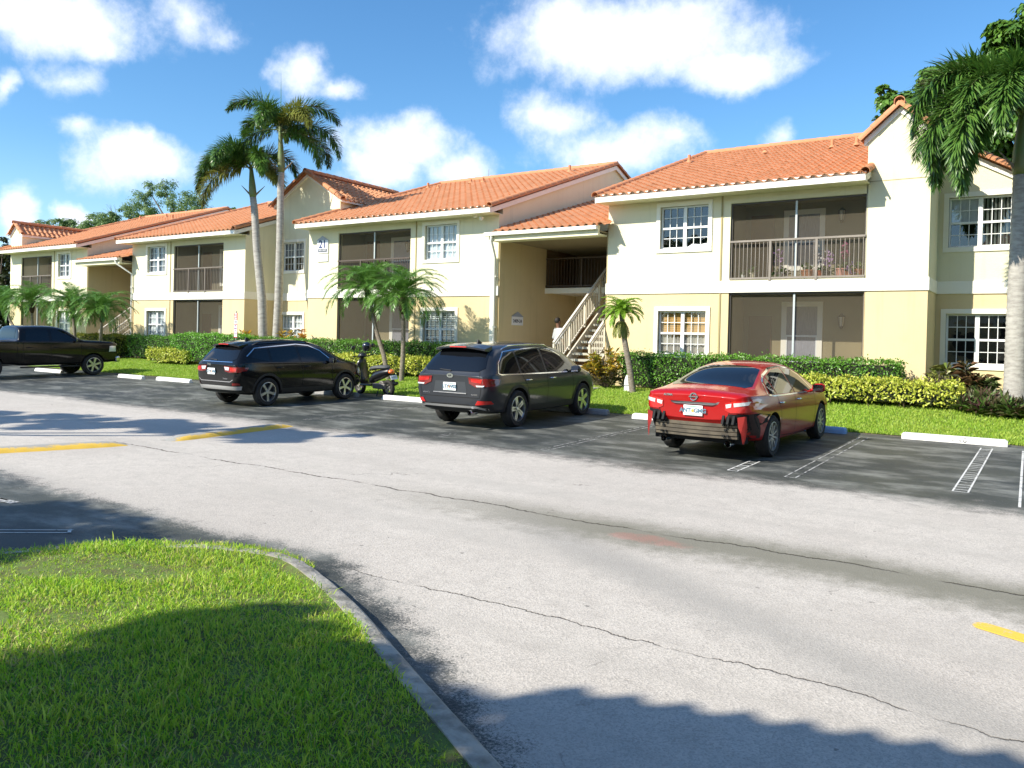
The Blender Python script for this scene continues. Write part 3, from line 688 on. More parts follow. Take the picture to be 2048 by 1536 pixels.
# ---- windows: outer trim rectangle in the facade, vinyl frame, muntins, pane, what hangs behind
def window(parent, x0, x1, z0, z1, y, fill, units=2, grid=(3, 2), trimw=.12, label=None, upper_only=False, sill=True):
    """double-hung pair; frame sits 9 cm back in a real opening"""
    mb = MB(); px = .035
    ix0, ix1, iz0, iz1 = x0 + trimw, x1 - trimw, z0 + trimw, z1 - trimw
    for a, b, c, d in ((x0, x1, iz1, z1), (x0, x1, z0, iz0), (x0, ix0, iz0, iz1), (ix1, x1, iz0, iz1)): mb.box(a, b, y - px, y + .02, c, d)
    wn = mb.build('window', TRIM, parent, bevel=.006)
    if label: wn['label'] = label
    yf = y + .085; fr = MB(); t_ = .045
    fr.box(ix0, ix1, yf, yf + .06, iz1 - t_, iz1); fr.box(ix0, ix1, yf, yf + .06, iz0, iz0 + t_); fr.box(ix0, ix0 + t_, yf, yf + .06, iz0 + t_, iz1 - t_); fr.box(ix1 - t_, ix1, yf, yf + .06, iz0 + t_, iz1 - t_)
    zm = iz0 + (iz1 - iz0) * .49; fr.box(ix0 + t_, ix1 - t_, yf - .01, yf + .05, zm - .028, zm + .028)
    uw = (ix1 - ix0) / units
    for k in range(1, units): fr.box(ix0 + uw * k - .05, ix0 + uw * k + .05, yf - .012, yf + .058, iz0 + t_, iz1 - t_)
    fr.build('sash_frame', FRAME, wn)
    mu = MB(); g = .0085
    for k in range(units):
        a, b = ix0 + uw * k + .05, ix0 + uw * (k + 1) - .05
        for (c, d, on) in ((zm + .028, iz1 - t_, True), (iz0 + t_, zm - .028, not upper_only)):
            if not on: continue
            for i in range(1, grid[0]): xx = a + (b - a) * i / grid[0]; mu.box(xx - g, xx + g, yf + .012, yf + .034, c, d)
            for j in range(1, grid[1]): zz = c + (d - c) * j / grid[1]; mu.box(a, b, yf + .0125, yf + .0345, zz - g, zz + g)
    if mu.v: mu.build('muntin', FRAME, wn)
    gl = MB(); gl.quad((ix0 + .02, yf + .04, iz0 + .02), (ix1 - .02, yf + .04, iz0 + .02), (ix1 - .02, yf + .04, iz1 - .02), (ix0 + .02, yf + .04, iz1 - .02)); gl.build('pane', GLASS, wn, fixn=False)
    bk = MB(); bk.box(ix0 - .3, ix1 + .3, y + .75, y + .78, iz0 - .2, iz1 + .2)
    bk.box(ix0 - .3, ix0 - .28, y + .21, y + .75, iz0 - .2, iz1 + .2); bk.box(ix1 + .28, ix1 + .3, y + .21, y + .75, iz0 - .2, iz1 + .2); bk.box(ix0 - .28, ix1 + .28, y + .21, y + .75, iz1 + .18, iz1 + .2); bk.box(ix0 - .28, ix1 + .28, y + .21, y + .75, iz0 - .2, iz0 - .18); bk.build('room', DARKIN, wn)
    yc = y + .175
    def drape(a, b, c, d, m_, f=26, amp=.018):
        mb = MB(); n = max(8, int((b - a) * f * 1.5)); vs = []
        for i in range(n + 1):
            u = i / n; vs += [(a + (b - a) * u, yc + amp * math.sin(u * (b - a) * f * 2.1) + amp * .5 * math.sin(u * 17), c), (a + (b - a) * u, yc + amp * math.sin(u * (b - a) * f * 2.1), d)]
        mb.add(vs, [(2 * i, 2 * i + 2, 2 * i + 3, 2 * i + 1) for i in range(n)]); mb.build('curtain', m_, wn, smooth=True, fixn=False)
    if fill == 'sheer': drape(ix0, ix1, iz0, iz1, CURT_W)
    elif fill == 'grey': drape(ix0, ix1, iz0, iz1, CURT_G)
    elif fill == 'halfgrey': drape(ix0, ix1, zm, iz1, CURT_G)
    elif fill == 'blind':
        mb = MB(); z = iz0 + .02
        while z < iz1: mb.add([(ix0 + .02, yc - .015, z), (ix1 - .02, yc - .015, z), (ix1 - .02, yc + .015, z + .048), (ix0 + .02, yc + .015, z + .048)], [(0, 1, 2, 3)]); z += .078
        mb.build('blind', BLIND, wn, fixn=False)
    elif fill == 'woven':
        mb = MB(); z = iz1 - .02
        while z > iz0 + .55: mb.box(ix0 + .03, ix0 + uw - .03, yc - .006, yc + .006, z - .055, z); mb.box(ix0 + uw + .03, ix1 - .03, yc - .006, yc + .006, z - .055, z); z -= .06
        mb.build('woven_shade', SHADE_O, wn)
        drape(ix0, ix1, iz0, iz0 + .56, mat('beige_curtain', (.42, .36, .31), .9, var=.6, vscale=8, col2=(.25, .2, .17), stretch=(8, 1, 6)))
    elif fill == 'vertical':
        mb = MB(); x = ix0 + uw + .04
        while x < ix1: mb.add([(x, yc - .03, iz0), (x + .05, yc + .03, iz0), (x + .05, yc + .03, iz1), (x, yc - .03, iz1)], [(0, 1, 2, 3)]); x += .085
        mb.build('blind', mat('grey_green_vane', (.36, .37, .33), .8), wn, fixn=False)
        mb = MB(); mb.box(ix0, ix0 + uw, yc, yc + .01, zm, iz1); mb.build('curtain', CURT_W, wn)
    elif fill == 'flowers':
        mb = MB(); mb.tube([(ix0 + uw + .1, y + .14, iz0 + .03), (ix0 + uw * 1.3, y + .15, iz0 + .09), (ix0 + uw * 1.6, y + .15, iz0 + .06), (ix1 - .06, y + .14, iz0 + .10)], [.03, .05, .05, .04], 8); mb.build('sill_cushion', mat('white_cloth', (.7, .7, .72), .8), wn)
    return wn

def railing(parent, x0, x1, y, z0, z1, posts, mtl, step=.108, name='railing', knob=False):
    mb = MB(); mb.box(x0, x1, y - .025, y + .025, z1 - .05, z1); mb.box(x0, x1, y - .018, y + .018, z0, z0 + .045); o = mb.build(name, mtl, parent)
    for p in posts:
        mb = MB(); mb.box(p - .03, p + .03, y - .03, y + .03, z0 - .06, z1 - .052); mb.build('post', mtl, o)
    mb = MB(); x = x0 + step / 2
    while x < x1:
        if all(abs(x - p) > .05 for p in posts): mb.box(x - .0075, x + .0075, y - .009, y + .009, z0 + .047, z1 - .052)
        x += step
    mb.build('baluster', mtl, o); return o

LANT = mat('black_lantern', (.012, .011, .010), .4, metal=.4)
LANTG = mat('lantern_glass', (.55, .5, .4), .2)
def lantern(x, y, z, label):
    root = thing('wall_lantern', label, 'wall lamp', (x, y, z), 0, 'lanterns on the porch walls')
    mb = MB(); mb.box(-.05, .05, -.02, 0, -.1, .12); mb.tube([(0, -.02, .1), (0, -.08, .2), (0, -.13, .17)], .012, 6); mb.lathe([(.02, .18), (.10, .11), (.095, .10), (.0, .10)], (0, -.13, 0), 6); mb.lathe([(.0, -.24), (.03, -.22), (.055, -.17), (.055, -.155), (0, -.155)], (0, -.13, 0), 6)
    for k in range(6): a = k * math.pi / 3; mb.tube([(.055 * math.cos(a), -.13 + .055 * math.sin(a), -.16), (.09 * math.cos(a), -.13 + .09 * math.sin(a), .10)], .008, 4)
    mb.build('lantern_body', LANT, root)
    mb = MB(); mb.lathe([(.05, -.155), (.082, .10)], (0, -.13, 0), 6); mb.build('lantern_glass', LANTG, root)

def lanai(root, x0, x1, zu=(3.56, 5.64), zl_=(.6, 3.2), mull=None, posts=(), lit=True, door=True, flip=False, railm=None, scr=True):
    """two stacked screened porches behind a facade opening"""
    yb = YF + 1.45; a, b = x0 - .05, x1 + .05
    for (z0, z1, up) in ((zu[0] - .1, zu[1] + .12, True), (zl_[0], zl_[1] + .004, False)):
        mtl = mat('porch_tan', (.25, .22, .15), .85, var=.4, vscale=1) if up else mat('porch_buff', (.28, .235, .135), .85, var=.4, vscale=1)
        mb = MB()
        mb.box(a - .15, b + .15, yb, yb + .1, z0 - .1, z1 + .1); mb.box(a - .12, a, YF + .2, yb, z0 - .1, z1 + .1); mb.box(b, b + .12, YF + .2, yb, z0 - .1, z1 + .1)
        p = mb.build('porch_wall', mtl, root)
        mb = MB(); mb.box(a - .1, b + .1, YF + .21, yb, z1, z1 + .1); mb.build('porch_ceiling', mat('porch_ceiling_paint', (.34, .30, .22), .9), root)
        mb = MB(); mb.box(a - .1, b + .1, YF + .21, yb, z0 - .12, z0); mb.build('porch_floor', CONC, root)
        # inner window or sliding door with its casing
        wd_ = x1 - x0
        dx = x0 + wd_ * (.30 if not flip else .38); wx = x0 + wd_ * (.62 if not flip else .70); zz0 = max(z0 + .55, zu[0] + .4 if up else z0 + .75); zz1 = z1 - .32
        mb = MB()
        for c, d, e, f in ((dx, wx, zz1, zz1 + .14), (dx, dx + .14, zz0, zz1), (wx - .14, wx, zz0, zz1), (dx, wx, zz0 - .12, zz0)): mb.box(c, d, yb - .03, yb - .002, e, f)
        c_ = mb.build('porch_window', TRIM, root)
        mb = MB(); mb.box(dx + .14, wx - .14, yb - .012, yb - .003, zz0, zz1); mb.build('curtain', CURT_G, c_)
        mb = MB(); zmid = (zz0 + zz1) / 2 - .05; mb.box(dx + .14, wx - .14, yb - .03, yb - .0125, zmid - .025, zmid + .025); mb.box(dx + .14, dx + .17, yb - .03, yb - .0125, zz0, zmid - .025); mb.box(wx - .17, wx - .14, yb - .03, yb - .0125, zz0, zmid - .025); mb.build('sash_frame', FRAME, c_)
        if door:
            ex = x0 + .22; mb = MB(); mb.box(ex - .1, ex + .55, yb - .03, yb - .002, z0, z0 + 2.02); mb.build('porch_door', DOORM, root)
        # screen frame and mesh in the opening
        yy = YF + .06; zb = zu[1] if up else zl_[1]; z_ = zu[0] if up else zl_[0]
        fr = MB(); fm = SCRFRAME
        fr.box(x0, x1, yy, yy + .04, zb - .045, zb - .002); fr.box(x0 + .002, x0 + .045, yy, yy + .04, z_, zb - .045); fr.box(x1 - .045, x1 - .002, yy, yy + .04, z_, zb - .045)
        if not up: fr.box(x0 + .045, x1 - .045, yy, yy + .04, 1.40, 1.46)
        f_ = fr.build('screen_frame', fm, root)
        m = mull if mull is not None else (x0 + x1) / 2
        mb = MB(); mb.box(m - .025, m + .025, yy - .012, yy + .04, z_, zb - .047); mb.build('mullion', mat('grey_aluminium', (.46, .50, .50), .5, metal=.2), f_)
        mb = MB(); mb.quad((x0 + .02, yy + .05, z_), (x1 - .02, yy + .05, z_), (x1 - .02, yy + .05, zb - .02), (x0 + .02, yy + .05, zb - .02)); mb.build('screen', SCREEN, f_, fixn=False)
    railing(root, x0 + .01, x1 - .01, YF - .02, zu[0] + .0, 4.61, posts, railm or RAILM)

def gutter_eave(root, x0, x1, ye=EAVE_Y, ze=EAVE_Z, yw=YF, name='fascia'):
    mb = MB(); zt = ze - .045
    mb.box(x0, x1, ye - .05, ye + .02, zt - .15, zt); mb.box(x0, x1, ye - .062, ye - .05, zt - .022, zt)
    mb.box(x0, x1, ye + .02, ye + .05, zt, zt + .085)
    o = mb.build(name, FASCIA, root, bevel=.008)
    mb = MB(); mb.box(x0 + .01, x1 - .01, ye + .021, yw - .002, zt - .135, zt - .115); mb.build('soffit', CREAM, root); return o

def main_roof(root, x0, x1, left_rake=True, right_rake=True, y_back=38.3, x_clip=None):
    sl = math.hypot(1, SLOPE); S = (0, 1 / sl, SLOPE / sl); ln = (RIDGE_Y - EAVE_Y + .07) * sl
    rf = RoofMB().sheet((x0, EAVE_Y - .07, EAVE_Z - .07 * SLOPE), (1, 0, 0), S, x1 - x0, ln)
    o = rf.build('roof', root)
    mb = MB(); yb = 2 * RIDGE_Y - EAVE_Y
    mb.add([(x0, RIDGE_Y, RIDGE_Z), (x1, RIDGE_Y, RIDGE_Z), (x1, yb, EAVE_Z), (x0, yb, EAVE_Z)], [(0, 1, 2, 3)])
    mb.add([(x0 + .02, EAVE_Y + .05, EAVE_Z - .04), (x1 - .02, EAVE_Y + .05, EAVE_Z - .04), (x1 - .02, RIDGE_Y, RIDGE_Z - .06), (x0 + .02, RIDGE_Y, RIDGE_Z - .06)], [(0, 1, 2, 3)])
    mb.build('roof_deck', TILE_P, o, fixn=False)
    cap_tiles('ridge_tiles', (x0, RIDGE_Y, RIDGE_Z + .03), (x1, RIDGE_Y, RIDGE_Z + .03), o, .12)
    for on, xx in ((left_rake, x0 + .03), (right_rake, x1 - .03)):
        if on:
            cap_tiles('rake_tiles', (xx, EAVE_Y - .06, EAVE_Z + .02), (xx, RIDGE_Y, RIDGE_Z + .03), o, .115)
            cap_tiles('rake_tiles', (xx, yb, EAVE_Z + .02), (xx, RIDGE_Y, RIDGE_Z + .03), o, .115)
            mb = MB(); rafter_board(mb, (xx - .018, EAVE_Y, EAVE_Z), (xx - .018, RIDGE_Y, RIDGE_Z)); rafter_board(mb, (xx - .018, yb, EAVE_Z), (xx - .018, RIDGE_Y, RIDGE_Z)); mb.build('rake_board', FASCIA, o)
    return o
def gable_end(root, x, side, z0=.0, wing=None, mt_hi=CREAM, mt_lo=YELLOW):
    """closing wall of a unit; side = +1 faces +x"""
    yb = 2 * RIDGE_Y - EAVE_Y - .6; t_ = .2 * -side
    mb = MB(); mb.poly([(x, YF + .2, ZB0), (x, RIDGE_Y, ZB0), (x, yb, ZB0), (x, yb, EAVE_Z + .12), (x, RIDGE_Y, RIDGE_Z - .09), (x, YF + .2, roofz(YF + .2) - .09)], (t_, 0, 0)); mb.build('gable_wall', mt_hi, root)
    mb = MB(); mb.box(min(x, x + t_), max(x, x + t_), YF + .2, yb, z0, ZB0 - .0); mb.build('side_wall', mt_lo, root)
    mb = MB(); mb.box(min(x + .001 * side, x + .029 * side), max(x + .001 * side, x + .029 * side), YF + .001, yb, ZB0 - .01, ZB1 - .001); mb.build('side_band', TRIM, root)

def downspout(root, pts, r=.042):
    mb = MB(); mb.tube(pts, r, 8)
    for a, b in ((pts[-2], pts[-1]),):
        for u in (.15, .55, .9):
            p = Vector(a).lerp(Vector(b), u); mb.box(p.x - .06, p.x + .06, p.y - .03, p.y + .075, p.z - .02, p.z + .02)
    return mb.build('downspout', FASCIA, root, auto=50)

def unit(root, x0, x1, wins, lan, joint, roof_x, wall_lo_left=True, mull=None, posts=(), flip=False, tower=None, railm=None):
    """one two-storey dwelling block: facade with openings, band, porches, roof"""
    zs = 5.9
    H_hi = [(w['x'][0] + .1, w['x'][1] - .1, w['z'][0] + .1, w['z'][1] - .1) for w in wins if w['z'][0] > ZB1] + [(lan[0], lan[1], 3.56, 5.64)]
    H_lo = [(w['x'][0] + .1, w['x'][1] - .1, w['z'][0] + .1, w['z'][1] - .1) for w in wins if w['z'][0] < ZB0] + [(lan[0], lan[1], .55, ZB0)]
    mb = MB(); holed_wall(mb, x0, x1, ZB0, zs, H_hi, YF, .2); mb.build('cream_wall', CREAM, root)
    mb = MB(); holed_wall(mb, x0, x1, 0, ZB0, H_lo, YF, .2); mb.build('yellow_wall', YELLOW, root)
    mb = MB(); mb.box(x0 - .03, x1 + .03, YF - .035, YF - .001, ZB0 - .012, ZB1); mb.build('storey_band', TRIM, root)
    # vertical expansion joint beside the porch, an olive painted bead
    mb = MB(); mb.box(joint - .022, joint + .022, YF - .022, YF - .001, .2, ZB0 - .015); mb.box(joint - .022, joint + .022, YF - .022, YF - .001, ZB1 + .002, zs - .04); mb.build('joint_bead', mat('joint_shadow_paint', (.36, .30, .15), .9), root)
    for w in wins: window(root, *w['x'], *w['z'], YF, w['fill'], w.get('units', 2), w.get('grid', (3, 2)), label=w.get('label'), upper_only=w.get('uo', False))
    lanai(root, *lan, mull=mull, posts=posts, flip=flip, railm=railm)
    r = main_roof(root, *roof_x)
    gutter_eave(root, roof_x[0] + .02, roof_x[1] - .02)
    return r
def vents(root, roof, pts):
    for x, y, h in pts:
        mb = MB(); z = roofz(y); mb.lathe([(.055, 0), (.055, h), (.045, h), (.045, h - .05)], (x, y, z), 12); mb.lathe([(.13, .0), (.06, .09)], (x, y, z + .02), 12)
        mb.build('vent_pipe', TILE_P, roof, auto=40)

def small_tower(root, x0, x1, zt, zp, y0=YF, y1=25.6, front_full=True, ridge_back=26.0, hang=.1):
    """narrow gabled tower rising out of the eave line, its little roof running back"""
    xm = (x0 + x1) / 2
    mb = MB(); mb.poly([(x0, y0, ZB0), (x1, y0, ZB0), (x1, y0, zt), (xm, y0, zp - .1), (x0, y0, zt)], (0, y1 - y0, 0)); mb.build('tower_wall', CREAM, root)
    mb = MB(); mb.box(x0, x1, y0, y1, 0, ZB0); mb.build('tower_base', YELLOW, root)
    mb = MB(); mb.box(x0 - .0, x1 + .03, y0 - .034, y0 - .001, ZB0 - .012, ZB1); mb.box(x1 + .001, x1 + .031, y0 - .001, y1 - 2, ZB0 - .012, ZB1); mb.build('storey_band', TRIM, root, bevel=.006)
    sl = (zp - zt) / (xm - x0); n_ = math.hypot(1, sl); rf = RoofMB(); e = .16
    rf.sheet((x0 - e, y0 - .12, zt - e * sl + .06), (0, 1, 0), (1 / n_, 0, sl / n_), ridge_back - y0 + .12, (xm - x0 + e) * n_)
    rf.sheet((x1 + e, y0 - .12, zt - e * sl + .06), (0, 1, 0), (-1 / n_, 0, sl / n_), ridge_back - y0 + .12, (xm - x0 + e) * n_)
    o = rf.build('tower_roof', root)
    for xx in (x0 - e, x1 + e): cap_tiles('rake_tiles', (xx, y0 - .08, zt - e * sl + .09), (xm, y0 - .08, zp + .09), o, .115, .36)
    cap_tiles('ridge_tiles', (xm, y0 - .2, zp + .12), (xm, ridge_back, zp + .12), o, .12)
    mb = MB()
    for s in (-1, 1):
        xa = xm + s * ((x1 - x0) / 2 + .09)
        mb.poly([(xa, y0 - .04, zt - .09 * sl + .03), (xm, y0 - .04, zp + .03), (xm, y0 - .04, zp - .12), (xa, y0 - .04, zt - .09 * sl - .12)], (0, .035, 0))
        mb.box(min(xa, xa - s * .08), max(xa, xa - s * .08), y0, y1, zt - .09 * sl - .12, zt - .09 * sl + .02)
    mb.build('tower_trim', FASCIA, o)
    return o

RAILB = mat('brown_railing_paint', (.17, .14, .115), .55, var=.3)
WZ_U, WZ_L = (4.36, 5.80), (1.34, 2.82)
# ============ right hand building (number 21): middle unit, stairwell, right unit
B1 = thing('apartment_building', 'long two storey block with the number 21 sign and a tower at its right end', 'apartment building', (-15.2, YF, 0), 0, 'pale yellow apartment blocks', world=True)
r = unit(B1, -24.31, -15.22, [dict(x=(-18.50, -16.84), z=WZ_U, fill='sheer'), dict(x=(-18.50, -16.84), z=WZ_L, fill='blind')], (-22.68, -19.05), -18.78, (-24.42, -15.10), mull=-20.85, posts=(-21.45, -20.25), flip=True, railm=RAILD)
vents(B1, r, [(-24.0, 28.2, .28), (-21.7, 28.4, .2), (-20.8, 28.1, .24), (-16.7, 28.5, .3), (-22.9, 27.6, .18)])
mb = MB(); mb.tube([(-21.6, RIDGE_Y, RIDGE_Z), (-21.6, RIDGE_Y, RIDGE_Z + .45)], .012, 5); mb.build('lightning_rod', BRONZE, r)
gable_end(B1, -15.22, 1); gable_end(B1, -24.31, -1)
r = unit(B1, -11.20, -3.98, [dict(x=(-9.64, -7.97), z=WZ_U, fill='flowers'), dict(x=(-9.64, -7.97), z=WZ_L, fill='woven')], (-7.46, -3.99), -7.70, (-11.34, -3.90), mull=-5.72, posts=(-6.35, -5.17))
vents(B1, r, [(-10.97, 27.1, .3), (-6.08, 26.9, .28), (-5.33, 26.8, .3), (-8.4, 27.5, .12)])
gable_end(B1, -11.20, -1)
small_tower(B1, -4.0, -2.58, 7.02, 7.66, y1=29, ridge_back=29)
mb = MB(); mb.box(-3.985, -2.575, YF - .006, YF - .001, 5.915, 5.93); mb.build('joint_bead', MATS['joint_shadow_paint'], B1)
# the wall set back at its right end, under one falling roof
YR = 23.1
mb = MB(); holed_wall(mb, -2.58, -.2, ZB0, 5.7, [(-2.36, -.94, 4.38, 5.66)], YR, .2); mb.poly([(-2.58, YR, 5.7), (-.2, YR, 5.7), (-2.58, YR, 7.1)], (0, .2, 0)); mb.build('cream_wall', CREAM, B1)
mb = MB(); holed_wall(mb, -2.58, -.2, 0, ZB0, [(-2.36, -.94, 1.42, 2.70)], YR, .2); mb.box(-.4, -.2, YR + .2, 30, 0, 5.7); mb.build('yellow_wall', YELLOW, B1)
mb = MB(); mb.box(-2.58, -.2, YR - .035, YR - .001, ZB0 - .012, ZB1); mb.build('storey_band', TRIM, B1, bevel=.006)
window(B1, -2.46, -.84, 4.26, 5.76, YR, 'vertical', label='window with one dark lower sash and vertical vanes')
window(B1, -2.46, -.84, 1.30, 2.82, YR, 'dark', grid=(3, 2))
sl_ = .585; n_ = math.hypot(1, sl_)
rf = RoofMB().sheet((.02, YR - .2, 5.62), (0, 1, 0), (-1 / n_, 0, sl_ / n_), 7, 3.0); o = rf.build('wing_roof', B1)
cap_tiles('rake_tiles', (.02, YR - .16, 5.66), (-2.6, YR - .16, 7.19), o, .115); mb = MB(); mb.poly([(.0, YR - .06, 5.6), (-2.57, YR - .06, 7.1), (-2.57, YR - .06, 6.94), (.0, YR - .06, 5.44)], (0, .05, 0)); mb.build('rake_board', FASCIA, o)

# stairwell between the two units
def stairwell(root, xl, xr, simple=False):
    yb = 26.6; ZL = 3.60
    mb = MB(); mb.box(xl, xr, yb, yb + .15, ZL + .0, 5.9); mb.build('landing_wall', mat('tan_landing_wall', (.20, .135, .08), .85, var=.3), root)  # landing wall coloured dark to stand for the shade under the ceiling
    for q in (xl + .046, xr - .058): mb = MB(); mb.box(q, q + .012, 24.42, yb - .002, ZL + .001, 5.01); mb.build('landing_cheek', MATS['tan_landing_wall'], root)  # dark sheets laid over the side walls for the same shade
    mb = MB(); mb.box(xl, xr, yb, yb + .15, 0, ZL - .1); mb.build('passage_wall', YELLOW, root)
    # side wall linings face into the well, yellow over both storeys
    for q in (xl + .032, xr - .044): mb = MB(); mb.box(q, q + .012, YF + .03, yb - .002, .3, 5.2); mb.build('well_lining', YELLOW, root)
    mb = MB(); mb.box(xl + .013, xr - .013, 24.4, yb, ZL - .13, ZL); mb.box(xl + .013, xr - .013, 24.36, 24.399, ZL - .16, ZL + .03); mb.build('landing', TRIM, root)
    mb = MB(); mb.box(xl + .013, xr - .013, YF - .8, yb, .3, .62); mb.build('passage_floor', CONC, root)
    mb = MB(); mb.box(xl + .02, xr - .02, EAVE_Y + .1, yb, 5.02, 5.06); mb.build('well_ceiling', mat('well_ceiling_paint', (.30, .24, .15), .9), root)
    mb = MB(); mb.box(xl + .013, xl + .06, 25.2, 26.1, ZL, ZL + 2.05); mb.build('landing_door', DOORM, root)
    mb = MB(); mb.box(xl + .12, xl + 1.15, yb - .05, yb - .001, .62, 2.75); mb.build('passage_door', DOORO, root)
    railing(root, xl + .02, xr - .02, 24.42, ZL + .08, ZL + 1.1, (xl + 1.5, xl + 2.8), RAILD, .12, 'landing_railing')
    # lower tiled roof over the well
    s_ = .295; n2 = math.hypot(1, s_); ze = 5.22; x0, x1 = xl + .22, xr + .30
    rf = RoofMB().sheet((x0 - .0, EAVE_Y - .07, ze - .02), (1, 0, 0), (0, 1 / n2, s_ / n2), x1 - x0 - .28, 9.2 * n2); o = rf.build('stairwell_roof', root)
    rf = RoofMB().sheet((xl, EAVE_Y + .62, ze + .69 * s_ - .02), (1, 0, 0), (0, 1 / n2, s_ / n2), .23, 8.4 * n2, tw=.23); rf.build('stairwell_roof_edge', root)
    rf = RoofMB().sheet((xr - .1, EAVE_Y - .06, ze - .02), (1, 0, 0), (0, 1 / n2, s_ / n2), .35, .58, tw=.30, amp=.06); rf.build('stairwell_roof_edge', root)
    mb = MB(); zt = ze - .05; mb.box(x0 - .28, xr - .02, EAVE_Y - .13, EAVE_Y + .0, zt - .10, zt); mb.box(x0 - .28, xr - .02, EAVE_Y - .145, EAVE_Y - .13, zt - .03, zt + .01); mb.build('gutter', FASCIA, root, bevel=.01)
    mb = MB(); mb.box(xl + .05, xr - .02, EAVE_Y + .001, EAVE_Y + .12, zt - .26, zt + .03); mb.box(xl + .06, xr - .03, EAVE_Y + .121, YF - .01, zt - .24, zt - .2); mb.build('fascia', CREAM, root)
    return o
stairwell(B1, -15.22, -11.20)
downspout(B1, [(-15.02, EAVE_Y - .07, 5.08), (-15.02, EAVE_Y - .07, 4.92), (-15.30, YF - .07, 4.45), (-15.30, YF - .07, .3)])
mb = MB(); mb.box(-15.50, -15.36, YF - .03, YF - .001, .3, ZB0 - .015); mb.build('corner_trim', TRIM, B1)
# flood light under the eave of the middle unit
mb = MB(); mb.box(-16.05, -15.95, EAVE_Y + .3, EAVE_Y + .4, 5.78, 5.86); mb.lathe([(.0, 0), (.06, .02), (.085, .12), (.0, .13)], (-15.75, EAVE_Y + .35, 5.66), 12); mb.build('flood_light', FASCIA, B1)

# ============ left hand building
B2 = thing('apartment_building', 'farther two storey block at the left with a second stairwell, cut by the picture edge', 'apartment building', (-40.7, YF, 0), 0, 'pale yellow apartment blocks', world=True)
r = unit(B2, -36.66, -28.21, [dict(x=(-35.48, -33.80), z=WZ_U, fill='grey', grid=(2, 2)), dict(x=(-35.48, -33.80), z=WZ_L, fill='sheer', grid=(2, 2))], (-33.28, -29.68), -33.52, (-36.95, -28.06), mull=-31.5, posts=(-32.1, -30.9), flip=True, railm=RAILB)
gable_end(B2, -28.21, 1); gable_end(B2, -36.66, -1)
r2 = unit(B2, -48.9, -40.72, [dict(x=(-43.72, -42.28), z=WZ_U, fill='grey', grid=(2, 2)), dict(x=(-43.72, -42.28), z=WZ_L, fill='sheer', grid=(2, 2))], (-47.62, -44.28), -44.0, (-49.0, -40.55), mull=-45.9, posts=(-46.5, -45.4), flip=True, railm=RAILB)
vents(B2, r2, [(-48.3, 28.8, .25), (-41.7, 26.8, .3), (-44.5, 28.2, .25)])
gable_end(B2, -40.72, 1); gable_end(B2, -48.9, -1)
stairwell(B2, -40.72, -36.66)
downspout(B2, [(-36.95, EAVE_Y - .07, 5.08), (-36.85, EAVE_Y - .07, 4.92), (-36.55, YF - .07, 4.45), (-36.55, YF - .07, .3)])
# gabled tower over the left end
small_tower(B2, -48.9, -47.66, 7.0, 7.5, y0=YF + .02, y1=27, ridge_back=26.5)
# ============ set-back gabled link between the two
B3 = thing('gabled_link', 'set back gabled wing between the two long blocks, behind the pair of tall palms', 'apartment building', (-26.26, YR, 0), 0, None, world=True)
mb = MB(); holed_wall(mb, -28.2, -24.32, ZB0, 7.3, [(-27.80, -26.40, 4.46, 5.72)], YR, .2); mb.poly([(-28.2, YR, 7.3), (-24.32, YR, 7.3), (-26.26, YR, 8.48)], (0, .2, 0)); mb.build('cream_wall', CREAM, B3)
mb = MB(); holed_wall(mb, -28.2, -24.32, 0, ZB0, [(-27.80, -26.40, 1.42, 2.62)], YR, .2); mb.build('yellow_wall', YELLOW, B3)
mb = MB(); mb.box(-28.2, -24.32, YR - .035, YR - .001, ZB0 - .012, ZB1); mb.build('storey_band', TRIM, B3, bevel=.006)
mb = MB(); mb.box(-24.33, -24.30, YR, 26, 6.3, 7.38); mb.box(-28.22, -28.19, YR, 26, 6.3, 7.38); mb.build('cheek_wall', CREAM, B3)
window(B3, -27.90, -26.30, 4.36, 5.82, YR, 'halfgrey', label='window with grey curtain over a dark lower sash'); window(B3, -27.90, -26.30, 1.32, 2.72, YR, 'sheer')
e = .16; zt, zp, xa, xb, xm = 7.36, 8.56, -28.3, -24.2, -26.25; sl_ = (zp - zt) / (xm - xa); n_ = math.hypot(1, sl_)
rf = RoofMB(); rf.sheet((xa - e, YR - .18, zt - e * sl_), (0, 1, 0), (1 / n_, 0, sl_ / n_), 6.2, (xm - xa + e) * n_); rf.sheet((xb + e, YR - .18, zt - e * sl_), (0, 1, 0), (-1 / n_, 0, sl_ / n_), 6.2, (xb - xm + e) * n_)
o = rf.build('roof', B3)
cap_tiles('ridge_tiles', (xm, YR - .2, zp + .07), (xm, 28.6, zp + .07), o, .12)
for xx in (xa - e, xb + e): cap_tiles('rake_tiles', (xx, YR - .14, zt - e * sl_ + .04), (xm, YR - .14, zp + .05), o, .12)
mb = MB()
for xx in (xa - .06, xb + .06): mb.poly([(xx, YR - .06, zt - .03), (xm, YR - .06, zp - .03), (xm, YR - .06, zp - .16), (xx, YR - .06, zt - .16)], (0, .055, 0)); mb.box(xx - .03, xx + .03, YR, 26, zt - .17, zt - .02)
mb.build('rake_board', FASCIA, o)

